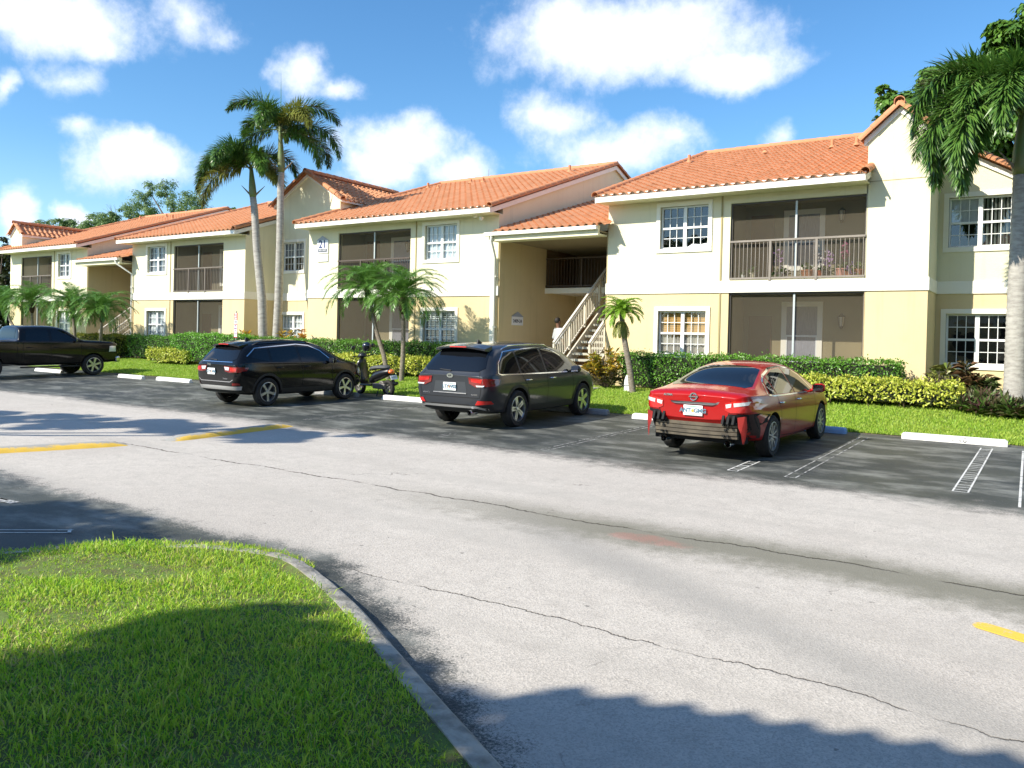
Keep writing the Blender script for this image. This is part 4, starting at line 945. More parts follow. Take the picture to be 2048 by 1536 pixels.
# ============ stairs (their own steel flight)
def staircase(x0, x1, y0, y1, z0, z1, label, nst=15):
    st = thing('staircase', label, 'staircase', (x0, y0, z0), 0, 'outdoor stairs up to the landings', world=True)
    TREAD = mat('stair_tread', (.46, .44, .36), .85, var=.5, vscale=6, bump=.3); STR = mat('stair_stringer', (.55, .50, .42), .7, var=.4, col2=(.4, .36, .28))
    rise = (z1 - z0) / nst; run = (y1 - y0) / (nst - 1)
    for i in range(nst - 1):
        mb = MB(); yy = y0 + run * i; zz = z0 + rise * (i + 1); mb.box(x0 + .05, x1 - .05, yy, yy + run + .03, zz - .07, zz); mb.build('tread', TREAD, st)
    for xx in (x0, x1):
        mb = MB(); mb.poly([(xx, y0 - .02, z0 - .05), (xx, y0 + .3, z0 - .05), (xx, y1 + .02, z1 - .36), (xx, y1 + .02, z1 + .12), (xx, y0 - .02, z0 + .22)], (.05 if xx == x0 else -.05, 0, 0)); mb.build('stringer', STR, st)
        xr = xx + (.025 if xx == x0 else -.025); k = (z1 - z0) / (y1 - y0); f = lambda y: z0 + .3 + k * (y - y0)
        mb = MB(); mb.bar((xr, y0 - .02, f(y0) + .93), (xr, y1, f(y1) + .93), .07, .055); mb.bar((xr, y0, f(y0) + .80), (xr, y1, f(y1) + .80), .03, .03); mb.bar((xr, y0, f(y0) + .14), (xr, y1, f(y1) + .14), .035, .035)
        hr = mb.build('handrail', mat('handrail_paint', (.62, .58, .52), .5, var=.3), st)
        mb = MB(); y = y0 + .1
        n = int((y1 - y0) / .105)
        for i in range(1, n):
            y = y0 + .105 * i
            if i % 9: mb.box(xr - .009, xr + .009, y - .009, y + .009, f(y) + .15, f(y) + .82)
        mb.build('baluster', mat('baluster_paint', (.62, .56, .44), .6, var=.3), hr)
        for y in [y0] + [y0 + .945 * q for q in (1, 2, 3)]:
            mb = MB(); mb.box(xr - .028, xr + .028, y - .028, y + .028, (z0 - .25 if y == y0 else f(y)), f(y) + .90); mb.build('post', MATS['baluster_paint'], hr)
    return st
staircase(-12.55, -11.28, 20.7, 24.36, .48, 3.28, 'steep outdoor stairs with slatted railings beside the croton bush')
staircase(-38.0, -36.75, 20.7, 24.36, .48, 3.28, 'partly hidden outdoor stairs behind the left group of low palms')
mb = MB(); mb.box(-12.9, -10.5, 19.4, 20.72, .2, .49); tag(mb.build('path', CONC, bevel=.01), kind='structure')

# lanterns and signs on the walls
for x, z, lb in ((-4.86, 5.36, 'black lantern on the back wall of the flower balcony'), (-4.80, 2.50, 'dim lantern on the wall of the ground floor porch behind the red sedan'), (-20.35, 5.2, 'black lantern on the upper porch wall behind the pair of low palms')): lantern(x, YF + 1.44, z, lb)
NAVY = mat('navy_sign_paint', (.03, .05, .16), .5); SGREY = mat('grey_blue_sign_paint', (.33, .36, .42), .5); SWH = mat('sign_white', (.84, .84, .86), .5, var=.2); SINK = mat('sign_dark_band', (.10, .11, .14), .5)
def font(parent, txt, loc, size, mt, rot=(R(90), 0, 0), bold=0, align='CENTER', name='lettering', ext=.002):
    c = bpy.data.curves.new(name, 'FONT'); c.body = txt; c.size = size; c.extrude = ext; c.align_x = align; c.align_y = 'CENTER'; c.offset = bold; c.resolution_u = 3
    o = bpy.data.objects.new('tmp_text', c); COL.objects.link(o); dg = bpy.context.evaluated_depsgraph_get(); dg.update()
    me = bpy.data.meshes.new_from_object(o.evaluated_get(dg)); bpy.data.objects.remove(o); bpy.data.curves.remove(c)
    me.materials.clear(); me.materials.append(mt)
    q = bpy.data.objects.new(name, me); COL.objects.link(q); q.parent = parent; q.location = loc; q.rotation_euler = rot; return q
s = thing('building_sign', 'white house shaped wall sign with blue number 21 on the cream wall', 'sign', (-23.50, YF, 4.92), 0)
mb = MB(); mb.poly([(-.30, 0, 0), (.30, 0, 0), (.30, 0, .50), (0, 0, .66), (-.30, 0, .50)], (0, -.05, 0)); mb.build('plaque', SWH, s, bevel=.008)
mb = MB(); mb.poly([(-.32, -.051, .50), (.32, -.051, .50), (0, -.051, .67)], (0, -.012, 0)); mb.build('pediment', SGREY, s)
mb = MB(); mb.box(-.25, .25, -.062, -.051, .05, .17); mb.build('unit_band', SINK, s)
font(s, '21', (0, -.052, .335), .42, NAVY, bold=.012); font(s, '2401-2424', (0, -.0635, .11), .10, SWH, name='unit_numbers')
s2 = thing('address_plate', 'small white plate numbered 1265 just below the 21 sign', 'sign', (-23.50, YF, 4.60), 0)
mb = MB(); mb.box(-.29, .29, -.045, 0, 0, .28); mb.build('plate', SWH, s2, bevel=.006); font(s2, '1265', (0, -.047, .14), .20, mat('pale_blue_ink', (.30, .32, .52), .5), name='house_number')
s3 = thing('unit_sign', 'small grey white house shaped plaque on the shaded stairwell wall', 'sign', (-15.195, 22.64, 2.26), R(90))
mb = MB(); mb.poly([(-.34, 0, 0), (.34, 0, 0), (.34, 0, .30), (0, 0, .44), (-.34, 0, .30)], (0, -.03, 0)); mb.build('plaque', SWH, s3)
mb = MB(); mb.poly([(-.37, -.031, .29), (.37, -.031, .29), (0, -.031, .46)], (0, -.01, 0)); mb.build('pediment', SGREY, s3); font(s3, '2409-24', (0, -.032, .14), .16, SINK, name='unit_numbers', bold=.004)
# ------------------------------------------------------------------ vegetation
def at(px, py, Y):
    """point of the vertical plane y = Y seen at pixel (px, py) of the 2048 x 1536 photograph (used once, for siting plants)"""
    d = cr * ((px - 1024) / F_PX) - cu * ((py - PPY) / F_PX) + w
    return Vector((0, 0, 1.8)) + d * (Y / d.y)
def leafmat(name, a, b, rough=.45, tl=.3, spec=.4, var=1.0, isl=.75):
    return mat(name, a, rough, 0, spec, var=var, col2=b, island=isl, vscale=1.6, translucent=tl)
LF_HEDGE = leafmat('hedge_leaf', (.08, .22, .02), (.19, .40, .045), .32, .22, .6)
LF_HEDGE2 = leafmat('bright_hedge_leaf', (.11, .32, .025), (.23, .50, .05), .35, .25, .6)
LF_YEL = leafmat('golden_leaf', (.30, .40, .035), (.72, .70, .13), .42, .25, .5)
LF_TREE = leafmat('tree_leaf', (.050, .125, .014), (.13, .25, .03), .38, .2, .5)
LF_FAR = leafmat('far_tree_leaf', (.12, .21, .07), (.24, .34, .14), .6, .35, .3)
LF_FOX = leafmat('palm_leaflet', (.045, .125, .02), (.13, .24, .042), .36, .15, .5)
LF_FOXOLD = leafmat('old_palm_leaflet', (.16, .21, .03), (.32, .32, .08), .45, .2, .4)
LF_PYG = leafmat('feathery_palm_leaflet', (.075, .20, .03), (.19, .36, .07), .36, .25, .6)
LF_PYGY = leafmat('young_palm_leaflet', (.17, .36, .025), (.34, .52, .06), .42, .35, .4)
BARK = mat('palm_bark', (.42, .40, .36), .9, var=.8, vscale=5, col2=(.24, .22, .2), bump=.6, bscale=18, stretch=(1, 1, 3), dirt=.3)
BARKD = mat('dark_palm_bark', (.17, .135, .10), .95, var=.8, vscale=14, col2=(.30, .27, .23), bump=.9, bscale=25, stretch=(1, 1, 2))
BARKR = mat('fibrous_boot', (.05, .03, .018), .95, var=.7, vscale=10, bump=.9, bscale=20)
TRUNK = mat('tree_bark', (.16, .12, .09), .95, var=.8, vscale=4, bump=.8, bscale=14)
SHAFT = mat('crownshaft', (.13, .20, .06), .5, var=.6, vscale=3, col2=(.2, .17, .09))
TWIG = mat('hedge_twig', (.07, .05, .03), .95, var=.6, vscale=8)
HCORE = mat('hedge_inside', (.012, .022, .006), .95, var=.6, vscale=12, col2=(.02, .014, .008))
camR = Vector((cr.x, cr.y, 0)).normalized(); camW = Vector((w.x, w.y, 0)).normalized()

def rachis(base, az, el0, el1, ln, n=14, twist=0.):
    """arching midrib: az from camera right (0) over away (90) to left (180)"""
    h = camR * math.cos(R(az)) + camW * math.sin(R(az)); p = Vector(base); out = [p.copy()]
    for i in range(n):
        u = (i + .5) / n; e = R(el0 + (el1 - el0) * u ** 1.15)
        p = p + (h * math.cos(e) + Vector((0, 0, 1)) * math.sin(e)) * (ln / n); out.append(p.copy())
    return out
def frond_leaves(pts, nl, ll, lw, plume=False, start=.14, sweep=50, hang=.3):
    P = np.array([tuple(p) for p in pts]); k = len(P) - 1
    u = np.sort(RNG.uniform(start, 1, nl)) if plume else np.repeat(np.linspace(start, 1, nl // 2), 2)
    n = len(u); f = u * k; i = np.minimum(f.astype(int), k - 1); fr = (f - i)[:, None]
    base = P[i] * (1 - fr) + P[i + 1] * fr; tg = norm(P[i + 1] - P[i])
    side = norm(np.cross(tg, [0, 0, 1.] + np.array([1e-3, 0, 0]))); nrm = np.cross(side, tg)
    if plume: a = RNG.uniform(0, 2 * np.pi, n)
    else: a = np.where(np.arange(n) % 2 == 0, 0, np.pi) + np.where(np.arange(n) % 2 == 0, 1, -1) * RNG.uniform(.1, .55, n)
    out = side * np.cos(a)[:, None] + nrm * np.sin(a)[:, None]
    sw = np.radians(sweep + RNG.uniform(-14, 14, n))[:, None]; sw = sw * (1 - .45 * u[:, None] ** 2)
    d = tg * np.cos(sw) + out * np.sin(sw); d[:, 2] -= hang * RNG.uniform(.3, 1, n)
    prof = np.clip(np.sin(np.pi * (u * .86 + .1)), .25, 1) ** .7
    ln = ll * prof * RNG.uniform(.8, 1.12, n)
    # each leaflet bends once: two rhombs in a row
    up = norm(nrm + out * .2 + RNG.normal(0, .25, (n, 3)))
    d = norm(d); m = base + d * (ln * .6)[:, None]; d2 = d.copy(); d2[:, 2] -= hang * 1.2; d2 = norm(d2); tp = m + d2 * (ln * .45)[:, None]
    S = norm(np.cross(d, up)) * (lw / 2)
    V = np.stack([base - S * .4, base + S * .4, m - S, m + S, tp], 1); b = np.arange(n)[:, None] * 5
    T = np.concatenate([b + [0, 1, 2], b + [1, 3, 2], b + [2, 3, 4]], 1).reshape(-1, 3)
    return V.reshape(-1, 3), T
def rib_tris(pts, r0_, r1_):
    P = [Vector(p) for p in pts]; V = []; T = []; k = len(P)
    for i, p in enumerate(P):
        d = (P[min(i + 1, k - 1)] - P[max(i - 1, 0)]).normalized(); s = d.cross(Vector((0, 0, 1)) if abs(d.z) < .98 else Vector((1, 0, 0))).normalized(); u = s.cross(d); r = r0_ + (r1_ - r0_) * i / (k - 1)
        V += [tuple(p + s * r), tuple(p - u * r), tuple(p - s * r), tuple(p + u * r)]
    for i in range(k - 1):
        for j in range(4): a, b, c, d = i * 4 + j, i * 4 + (j + 1) % 4, (i + 1) * 4 + (j + 1) % 4, (i + 1) * 4 + j; T += [(a, b, c), (a, c, d)]
    return np.array(V), np.array(T)
def merge(parts):
    V = []; T = []; mi = []; b = 0
    for v, t_, m_ in parts: V.append(v); T.append(np.asarray(t_) + b); mi.append(np.full(len(t_), m_)); b += len(v)
    return np.concatenate(V), np.concatenate(T), np.concatenate(mi)
def ringed_trunk(name, pts, radii, mt, parent, ring=.11, n=16):
    """trunk with leaf-scar rings"""
    P = [Vector(p) for p in pts]; cum = [0]
    for a, b in zip(P, P[1:]): cum.append(cum[-1] + (b - a).length)
    m_ = int(cum[-1] / (ring / 2)); q = []; rr = []
    for i in range(m_ + 1):
        s = cum[-1] * i / m_; j = max(k for k in range(len(cum)) if cum[k] <= s + 1e-9); j = min(j, len(P) - 2); u = (s - cum[j]) / (cum[j + 1] - cum[j])
        q.append(P[j].lerp(P[j + 1], u)); rr.append((radii[j] + (radii[j + 1] - radii[j]) * u) * ((1.035 if i % 2 else .985) + random.uniform(-.012, .012)))
    mb = MB(); mb.tube(q, rr, n); return mb.build(name, mt, parent, smooth=True)

def foxtail(base, bend, hub, label, fr, rb=.17, rt=.11, scale=1., spear=2.0, group='tall ringed palms'):
    t_ = thing('foxtail_palm', label, 'palm tree', tuple(base), 0, group, world=True); hub = Vector(hub)
    sh = hub - Vector((bend[-1][0] - base[0], 0, 0)) * 0; top = Vector(bend[-1])
    ringed_trunk('trunk', [base] + bend, [rb * 1.15] + list(np.linspace(rb, rt, len(bend))), BARK, t_)
    mb = MB(); q = [top + (hub - top) * u for u in (0, .12, .35, .6, .85, 1)]; mb.tube(q, [rt * 1.02, rt * 1.22, rt * 1.12, rt * .85, rt * .6, rt * .4], 14); mb.build('crownshaft', SHAFT, t_, smooth=True)
    for f in fr:
        az, e0, e1, ln, old = f; ln *= scale * 1.14
        b = top + (hub - top) * RNG.uniform(.78, 1.0); pts = rachis(b, az + RNG.uniform(-4, 4), e0, e1, ln)
        v, tt = frond_leaves(pts, 640, .60 * scale, .034 * scale, True, .12, 62, .28); rv, rt_ = rib_tris(pts, .028 * scale, .006)
        V, T, mi = merge([(v, tt, 0), (rv, rt_, 1)]); np_tris('frond', V, T, [LF_FOXOLD if old else LF_FOX, SHAFT], t_, mi=mi)
    if spear:
        mb = MB(); mb.tube([hub - Vector((0, 0, .2)), hub + Vector((.03, 0, spear * .5)), hub + Vector((.0, 0, spear))], [.022, .012, .003], 6); mb.build('spear_leaf', LF_PYG, t_)
    # dead boot stubs under the crown
    mb = MB()
    for s in (-1, 1): mb.tube([top, top + camR * (s * .25 * scale) + Vector((0, 0, .25 * scale)), top + camR * (s * .48 * scale) + Vector((0, 0, .48 * scale))], [.05, .03, .008], 6)
    mb.build('sheath_stub', BARKD, t_); return t_
a = at(528, 672, 21.2); a.z = .45
foxtail(a, [at(524, 600, 21.2), at(514, 500, 21.2), at(509, 420, 21.2), at(506, 395, 21.2)], at(502, 330, 21.2), 'shorter left one of the twin tall palms, trunk leaning left',
        [(178, 30, -92, 2.7, 0), (196, 2, -96, 2.5, 1), (168, 66, -80, 2.6, 0), (145, 70, -85, 2.3, 0), (8, 58, -88, 2.2, 0), (-60, 52, -90, 2.2, 0), (-120, 60, -85, 2.3, 0), (80, 50, -70, 2.2, 0), (215, 52, -70, 2.1, 0), (-15, 15, -80, 1.7, 1), (186, 48, -88, 2.4, 0)], .17, .125, 1., 0)
a = at(552, 672, 21.4); a.z = .45
foxtail(a, [at(557, 600, 21.4), at(560, 480, 21.4), at(561, 380, 21.4), at(563, 345, 21.4)], at(560, 250, 21.4), 'taller right one of the twin tall palms, topped by a thin spear leaf',
        [(174, 82, -50, 2.6, 0), (6, 74, -66, 2.7, 0), (-8, 36, -88, 2.9, 0), (-38, 66, -80, 2.3, 1), (-18, 8, -90, 2.3, 0), (190, 5, -85, 2.0, 0), (-100, 50, -80, 1.9, 0), (95, 66, -60, 2.2, 0), (30, 24, -88, 2.4, 0), (165, 60, -80, 1.9, 0)], .16, .115, 1., 2.1)
a = at(2031, 775, 20.2); a.z = .45
foxtail(a, [at(2034, 640, 20.2), at(2040, 470, 20.2), at(2043, 350, 20.2)], at(2047, 215, 20.2), 'stout palm at the right picture edge, its fronds hanging over a window',
        [(178, 62, -104, 2.9, 0), (192, 44, -108, 2.8, 0), (205, 30, -106, 2.8, 0), (172, 70, -84, 2.4, 0), (160, 36, -92, 2.3, 0), (-90, 60, -90, 2.3, 0), (-130, 48, -94, 2.5, 0), (-150, 66, -88, 2.3, 0), (0, 55, -75, 2.4, 0), (40, 60, -70, 2.3, 0), (-40, 46, -86, 2.4, 0), (95, 66, -50, 2.4, 0), (230, 62, -88, 2.3, 0), (184, 78, -66, 1.9, 0), (182, 12, -104, 2.5, 0), (205, 4, -100, 2.5, 0), (170, 20, -104, 2.3, 0)], .20, .155, 1.06, 1.2)

def pygmy(trunk, label, nf=34, fl=1.05, lf=None, boot=True, rt=.06, seed=1, group='low feathery palms', droop=0, skirt=0):
    r_ = np.random.default_rng(seed); base = trunk[0]; t_ = thing('date_palm', label, 'palm tree', tuple(base), 0, group, world=True); top = Vector(trunk[-1])
    ringed_trunk('trunk', trunk, list(np.linspace(rt * 1.35, rt, len(trunk))), BARKD, t_, .07, 10)
    if boot:
        mb = MB(); d = (Vector(trunk[-1]) - Vector(trunk[-2])).normalized(); q = [top - d * .12, top + d * .02, top + d * .18, top + d * .38, top + d * .5]; mb.tube(q, [rt, rt * 1.9, rt * 2.3, rt * 1.7, rt * .6], 12); mb.build('boot', BARKR, t_, smooth=True); top = top + d * .40
    parts = []
    for i in range(nf):
        az = i * 137.5 + r_.uniform(-12, 12); q = (i + .5) / nf; e0 = 86 - 70 * q ** .9 + r_.uniform(-8, 8); e1 = e0 - 95 - 25 * r_.random() - droop
        pts = rachis(top + Vector((0, 0, .06 * (1 - q))), az, e0, max(e1, -100), fl * r_.uniform(.85, 1.1), 10)
        v, tt = frond_leaves(pts, int(70 + 34 * fl), .21 * fl, .017, False, .16, 52, .24); rv, rr = rib_tris(pts, .012, .003); parts += [(v, tt, 0), (rv, rr, 0)]
    for i in range(skirt):
        pts = rachis(top - Vector((0, 0, .1)), i * 360 / skirt + r_.uniform(-15, 15), -45, -95, fl * .8, 8); v, tt = frond_leaves(pts, 60, .16, .013, False, .2, 35, .4); parts.append((v, tt, 1))
    V, T, mi = merge(parts); np_tris('crown', V, T, [lf or LF_PYG, LF_FOXOLD], t_, mi=mi); return t_
g = lambda x, y, Y: at(x, y, Y)
def ground_pt(p): return Vector((p.x, p.y, gz(p.y) - .03))
pygmy([ground_pt(at(777, 745, 19.2)), at(768, 712, 19.2), at(752, 660, 19.2), at(740, 605, 19.2)], 'feathery palm with curved trunk leaning left above the motor scooter', seed=3, fl=1.72, nf=44)
pygmy([ground_pt(at(803, 745, 19.1)), at(806, 712, 19.1), at(807, 665, 19.1), at(806, 622, 19.1)], 'feathery palm with straight trunk and dark boot above the motor scooter', seed=5, fl=1.70, nf=46)
pygmy([ground_pt(at(1266, 785, 19.6)), at(1259, 735, 19.6), at(1249, 680, 19.6), at(1243, 628, 19.6)], 'small bright lime palm with a skirt of dry fronds beside the stairs', nf=44, fl=.72, lf=LF_PYGY, boot=False, rt=.068, seed=9, droop=-5, skirt=16)
pygmy([ground_pt(at(40, 690, 19.4)), at(33, 665, 19.4), at(20, 640, 19.4), at(14, 622, 19.4)], 'feathery palm with reddish curved trunk cut by the left picture edge', seed=11, fl=1.7, nf=40)
pygmy([ground_pt(at(66, 690, 19.6)), at(65, 650, 19.6), at(64, 622, 19.6)], 'feathery palm with thin pale trunk behind the cab of the pickup', seed=12, fl=1.65, nf=42)
pygmy([ground_pt(at(152, 700, 18.8)), at(149, 660, 18.8), at(146, 632, 18.8)], 'bushy feathery palm with drooping fronds beyond the pickup windscreen', seed=13, fl=1.75, nf=52, droop=12)
pygmy([ground_pt(at(200, 700, 19.2)), at(202, 665, 19.2), at(204, 640, 19.2)], 'feathery palm in front of the far stairs, right of its neighbours', seed=14, fl=1.6, nf=42)

def hedge(x0, x1, y0, y1, ztop, label, lf, dens=620, ls=.062, group=None, wob=.05, open_base=.12, cat='hedge', taper=0.):
    """clipped hedge: leafy skin on a dim inner mass of twigs, bare near the ground"""
    xm, ym = (x0 + x1) / 2, (y0 + y1) / 2; zb = gz(ym); h = ztop - zb
    t_ = thing('hedge', label, cat, (xm, ym, zb), 0, group, world=True)
    A = [(x1 - x0) * h, (x1 - x0) * (y1 - y0), (y1 - y0) * h, (y1 - y0) * h, (x1 - x0) * h * .4]; n = int(sum(A) * dens); k = RNG.choice(5, n, p=np.array(A) / sum(A))
    u, v = RNG.random(n), RNG.random(n); P = np.zeros((n, 3)); Nn = np.zeros((n, 3)); s = open_base + (1 - open_base) * v ** .85
    L_, D_ = x1 - x0, y1 - y0
    f = k == 0; P[f] = np.stack([x0 + u * L_, 0 * u + y0, zb + s * h], 1)[f]; Nn[f] = (0, -1, .25)
    f = k == 1; P[f] = np.stack([x0 + u * L_, y0 + v * D_, 0 * u + ztop], 1)[f]; Nn[f] = (0, 0, 1)
    f = k == 2; P[f] = np.stack([0 * u + x0, y0 + u * D_, zb + s * h], 1)[f]; Nn[f] = (-1, 0, .2)
    f = k == 3; P[f] = np.stack([0 * u + x1, y0 + u * D_, zb + s * h], 1)[f]; Nn[f] = (1, 0, .2)
    f = k == 4; P[f] = np.stack([x0 + u * L_, 0 * u + y1, zb + s * h], 1)[f]; Nn[f] = (0, 1, .2)
    lump = np.sin(P[:, 0] * 4.1 + 1.3 * np.sin(P[:, 2] * 5)) * np.sin(P[:, 2] * 6.3 + P[:, 1] * 5) * wob + np.sin(P[:, 0] * 11 + P[:, 2] * 9) * wob * .45
    P += norm(Nn) * (lump + RNG.normal(0, .025, n) - .05 * RNG.random(n) ** 2)[:, None]
    # rounded arrises
    P[:, 1] += np.where((k == 0) & (P[:, 2] > ztop - .12), (P[:, 2] - ztop + .12) * .6, 0)
    shoots = RNG.random(n) < .012; P[shoots, 2] += np.where(k[shoots] == 1, RNG.uniform(.03, .16, shoots.sum()), 0)
    d = norm(norm(Nn) * .35 + RNG.normal(0, .6, (n, 3)) + [0, 0, .25]); V, T = leaves(P, d, norm(Nn + RNG.normal(0, .55, (n, 3))), RNG.uniform(.7, 1.35, n) * ls, RNG.uniform(.42, .62, n) * ls, .18, .08)
    np_tris('foliage', V, T, lf, t_)
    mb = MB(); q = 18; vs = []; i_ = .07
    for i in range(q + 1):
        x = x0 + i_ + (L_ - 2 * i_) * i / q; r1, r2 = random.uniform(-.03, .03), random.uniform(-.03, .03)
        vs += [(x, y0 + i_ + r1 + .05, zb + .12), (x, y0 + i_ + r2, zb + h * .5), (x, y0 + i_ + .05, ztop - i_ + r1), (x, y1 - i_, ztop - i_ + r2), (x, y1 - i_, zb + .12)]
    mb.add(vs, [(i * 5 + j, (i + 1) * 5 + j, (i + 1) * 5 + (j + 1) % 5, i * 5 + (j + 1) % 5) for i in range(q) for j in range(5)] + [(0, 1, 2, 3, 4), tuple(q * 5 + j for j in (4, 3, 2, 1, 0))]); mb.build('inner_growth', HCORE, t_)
    mb = MB()
    for i in range(int(L_ * 3.2)):
        x = random.uniform(x0 + .1, x1 - .1); y = random.uniform(y0 + .08, y1 - .1); mb.tube([(x, y, zb - .03), (x + random.uniform(-.08, .08), y, zb + .2), (x + random.uniform(-.15, .15), y, zb + .4)], [.014, .011, .006], 5)
    mb.tube([(x0 + .1, ym, zb - .04), (xm, ym, zb - .035), (x1 - .1, ym, zb - .04)], .03, 5); mb.build('stems', TWIG, t_); return t_
HG = 'clipped hedges along the building'
hx = lambda px, py, Y: at(px, py, Y).x
hedge(hx(1238, 710, 20.3), hx(1797, 725, 20.3), 20.3, 21.15, 1.46, 'long dark green clipped hedge under the right hand windows', LF_HEDGE, group=HG)
hedge(hx(1545, 760, 19.7), hx(1915, 770, 19.7), 19.65, 20.28, 1.03, 'low golden leaved hedge to the right of the red sedan', LF_YEL, 620, .085, group=HG, wob=.07, open_base=.2)
hedge(hx(560, 690, 20.35), hx(905, 690, 20.35), 20.35, 21.15, 1.56, 'dark green clipped hedge behind the motor scooter', LF_HEDGE, group=HG)
hedge(hx(640, 712, 19.6), hx(862, 722, 19.6), 19.6, 20.2, 1.06, 'golden leaved hedge between the two dark crossovers', LF_YEL, 620, .085, group=HG, wob=.07, open_base=.2)
hedge(hx(340, 675, 19.4), hx(480, 675, 19.4), 19.4, 20.3, 1.66, 'bright green clipped hedge bulging forward beside the black compact crossover', LF_HEDGE2, group=HG)
hedge(hx(222, 672, 20.2), hx(352, 672, 20.2), 20.2, 21.1, 1.5, 'shaded green hedge between the pickup and the golden hedge', LF_HEDGE, group=HG)
hedge(hx(296, 702, 19.25), hx(372, 702, 19.25), 19.2, 19.8, .98, 'short golden leaved hedge farthest left, above two wheel stops', LF_YEL, 620, .085, group=HG, wob=.07, open_base=.2)
hedge(hx(474, 680, 20.4), hx(562, 682, 20.4), 20.4, 21.1, 1.58, 'green hedge below the twin tall palms', LF_HEDGE, group=HG)
hedge(hx(130, 690, 19.6), hx(226, 690, 19.6), 19.6, 20.4, 1.5, 'yellow tipped hedge behind the bonnet of the pickup', leafmat('mixed_hedge_leaf', (.06, .12, .012), (.36, .34, .05)), 500, .075, group=HG)

def bush(name, label, cat, c, n, ln, wd, h, rad, m_, up=.9, parent=None, group=None, stem=True, arch=.5, stems=9, spread=1.):
    """tufts of long blades on several short stems"""
    c = Vector(c); t_ = thing(name, label, cat, tuple(c), 0, group, world=True); V = []; k = []
    mb = MB(); P = []; Dd = []
    for s in range(stems):
        a = random.uniform(0, 6.28); rr = rad * math.sqrt(random.random()); tip = c + Vector((math.cos(a) * rr * spread, math.sin(a) * rr * spread, h * random.uniform(.55, 1) * (1 - .35 * rr / rad)))
        mb.tube([c + Vector((math.cos(a) * rr * .05, math.sin(a) * rr * .05, -.03)), c.lerp(tip, .5) + Vector((0, 0, .05)), tip], [.014, .011, .007], 5)
        for i in range(n // stems):
            q = random.random(); q = q if h < 1.5 else .35 + .65 * q; p = (c + Vector((math.cos(a) * rr * .3, math.sin(a) * rr * .3, 0))).lerp(tip, .35 + .65 * q ** .6); b = random.uniform(0, 6.28); e = random.uniform(-.1, 1) * up + .15
            P.append(tuple(p)); Dd.append((math.cos(b) * math.cos(e), math.sin(b) * math.cos(e), math.sin(e)))
    if stem: mb.build('stems', TWIG, t_)
    P = np.array(P); Dd = np.array(Dd); m = len(P); V, T = leaves(P, Dd, np.array([0, 0, 1.]) + RNG.normal(0, .4, (m, 3)), RNG.uniform(.7, 1.2, m) * ln, RNG.uniform(.8, 1.2, m) * wd, .15, arch * .35)
    np_tris('foliage', V, T, m_, t_); return t_
CROT = leafmat('croton_leaf', (.07, .15, .015), (.72, .40, .03), .4, .2, .5); CROTR = leafmat('red_croton_leaf', (.30, .24, .02), (.50, .10, .025), .4, .2, .5)
DARKG = leafmat('dark_shrub_leaf', (.03, .045, .012), (.10, .07, .03), .4, .1)
def gp(px, py, Y, dz=0): p = at(px, py, Y); return (p.x, Y, gz(Y) + dz)
CG = 'croton bushes'
bush('croton', 'large yellow and green croton bush at the foot of the near stairs', 'shrub', gp(1208, 740, 20.3), 560, .24, .062, 1.32, .62, CROT, group=CG, stems=26)
bush('leggy_shrub', 'dark leggy shrub in the shade under the large croton', 'shrub', gp(1214, 760, 20.05), 260, .16, .05, .62, .5, DARKG, stems=20)
bush('croton', 'yellow croton bush showing behind the parking sign post', 'shrub', gp(493, 668, 20.9, .0), 300, .24, .06, 1.75, .45, leafmat('gold_croton_leaf', (.34, .28, .02), (.75, .34, .03)), group=CG, stems=14)
bush('croton', 'small reddish croton left of the twin palm trunks', 'shrub', gp(514, 668, 21.0, .0), 260, .22, .06, 1.75, .35, CROTR, group=CG, stems=12)
bush('croton', 'yellow and orange croton clump right of the twin palm trunks', 'shrub', gp(585, 668, 21.3, .0), 620, .25, .062, 1.85, .8, CROT, group=CG, stems=24)
bush('croton', 'orange croton nearest the number 21 wall', 'shrub', gp(607, 668, 21.1, .0), 300, .22, .06, 1.7, .4, leafmat('orange_croton_leaf', (.36, .20, .02), (.62, .26, .03)), group=CG, stems=12)
DRY = leafmat('dry_shrub_leaf', (.15, .14, .06), (.36, .28, .15), .6, .15); TI = leafmat('ti_leaf', (.05, .06, .016), (.19, .085, .045), .4, .15); TIG = leafmat('green_ti_leaf', (.10, .16, .03), (.32, .30, .08), .4, .2)
bush('dry_shrub', 'tan dry twiggy shrub at the corner of the narrow tower', 'shrub', gp(1822, 770, 20.55), 700, .10, .018, .85, .5, DRY, stems=70, up=1.3, spread=1.1)
bush('dry_shrub', 'greyish twiggy shrub below the lower right window', 'shrub', gp(1878, 775, 20.6), 900, .10, .018, .95, .62, leafmat('grey_shrub_leaf', (.10, .10, .05), (.25, .20, .12), .6, .15), stems=80, up=1.3, spread=1.1)
bush('cordyline', 'dark reddish ti plant with long arching leaves before the lower right window', 'shrub', gp(1945, 775, 21.0), 330, .36, .042, 1.22, .45, TI, stems=10, arch=1.0)
bush('cordyline', 'small green and cream ti plant at the tower corner', 'shrub', gp(1882, 770, 21.6), 80, .36, .07, 1.25, .22, TIG, stems=3, arch=1.0)
bush('broadleaf_shrub', 'dull green broad leaved shrub behind the right hand palm trunk', 'shrub', gp(1975, 780, 20.9), 420, .16, .09, .85, .6, leafmat('dull_leaf', (.06, .10, .03), (.14, .17, .05)), stems=22)
OYS = leafmat('oyster_leaf', (.09, .19, .035), (.10, .025, .045), .42, .12, isl=.95)
protos = []
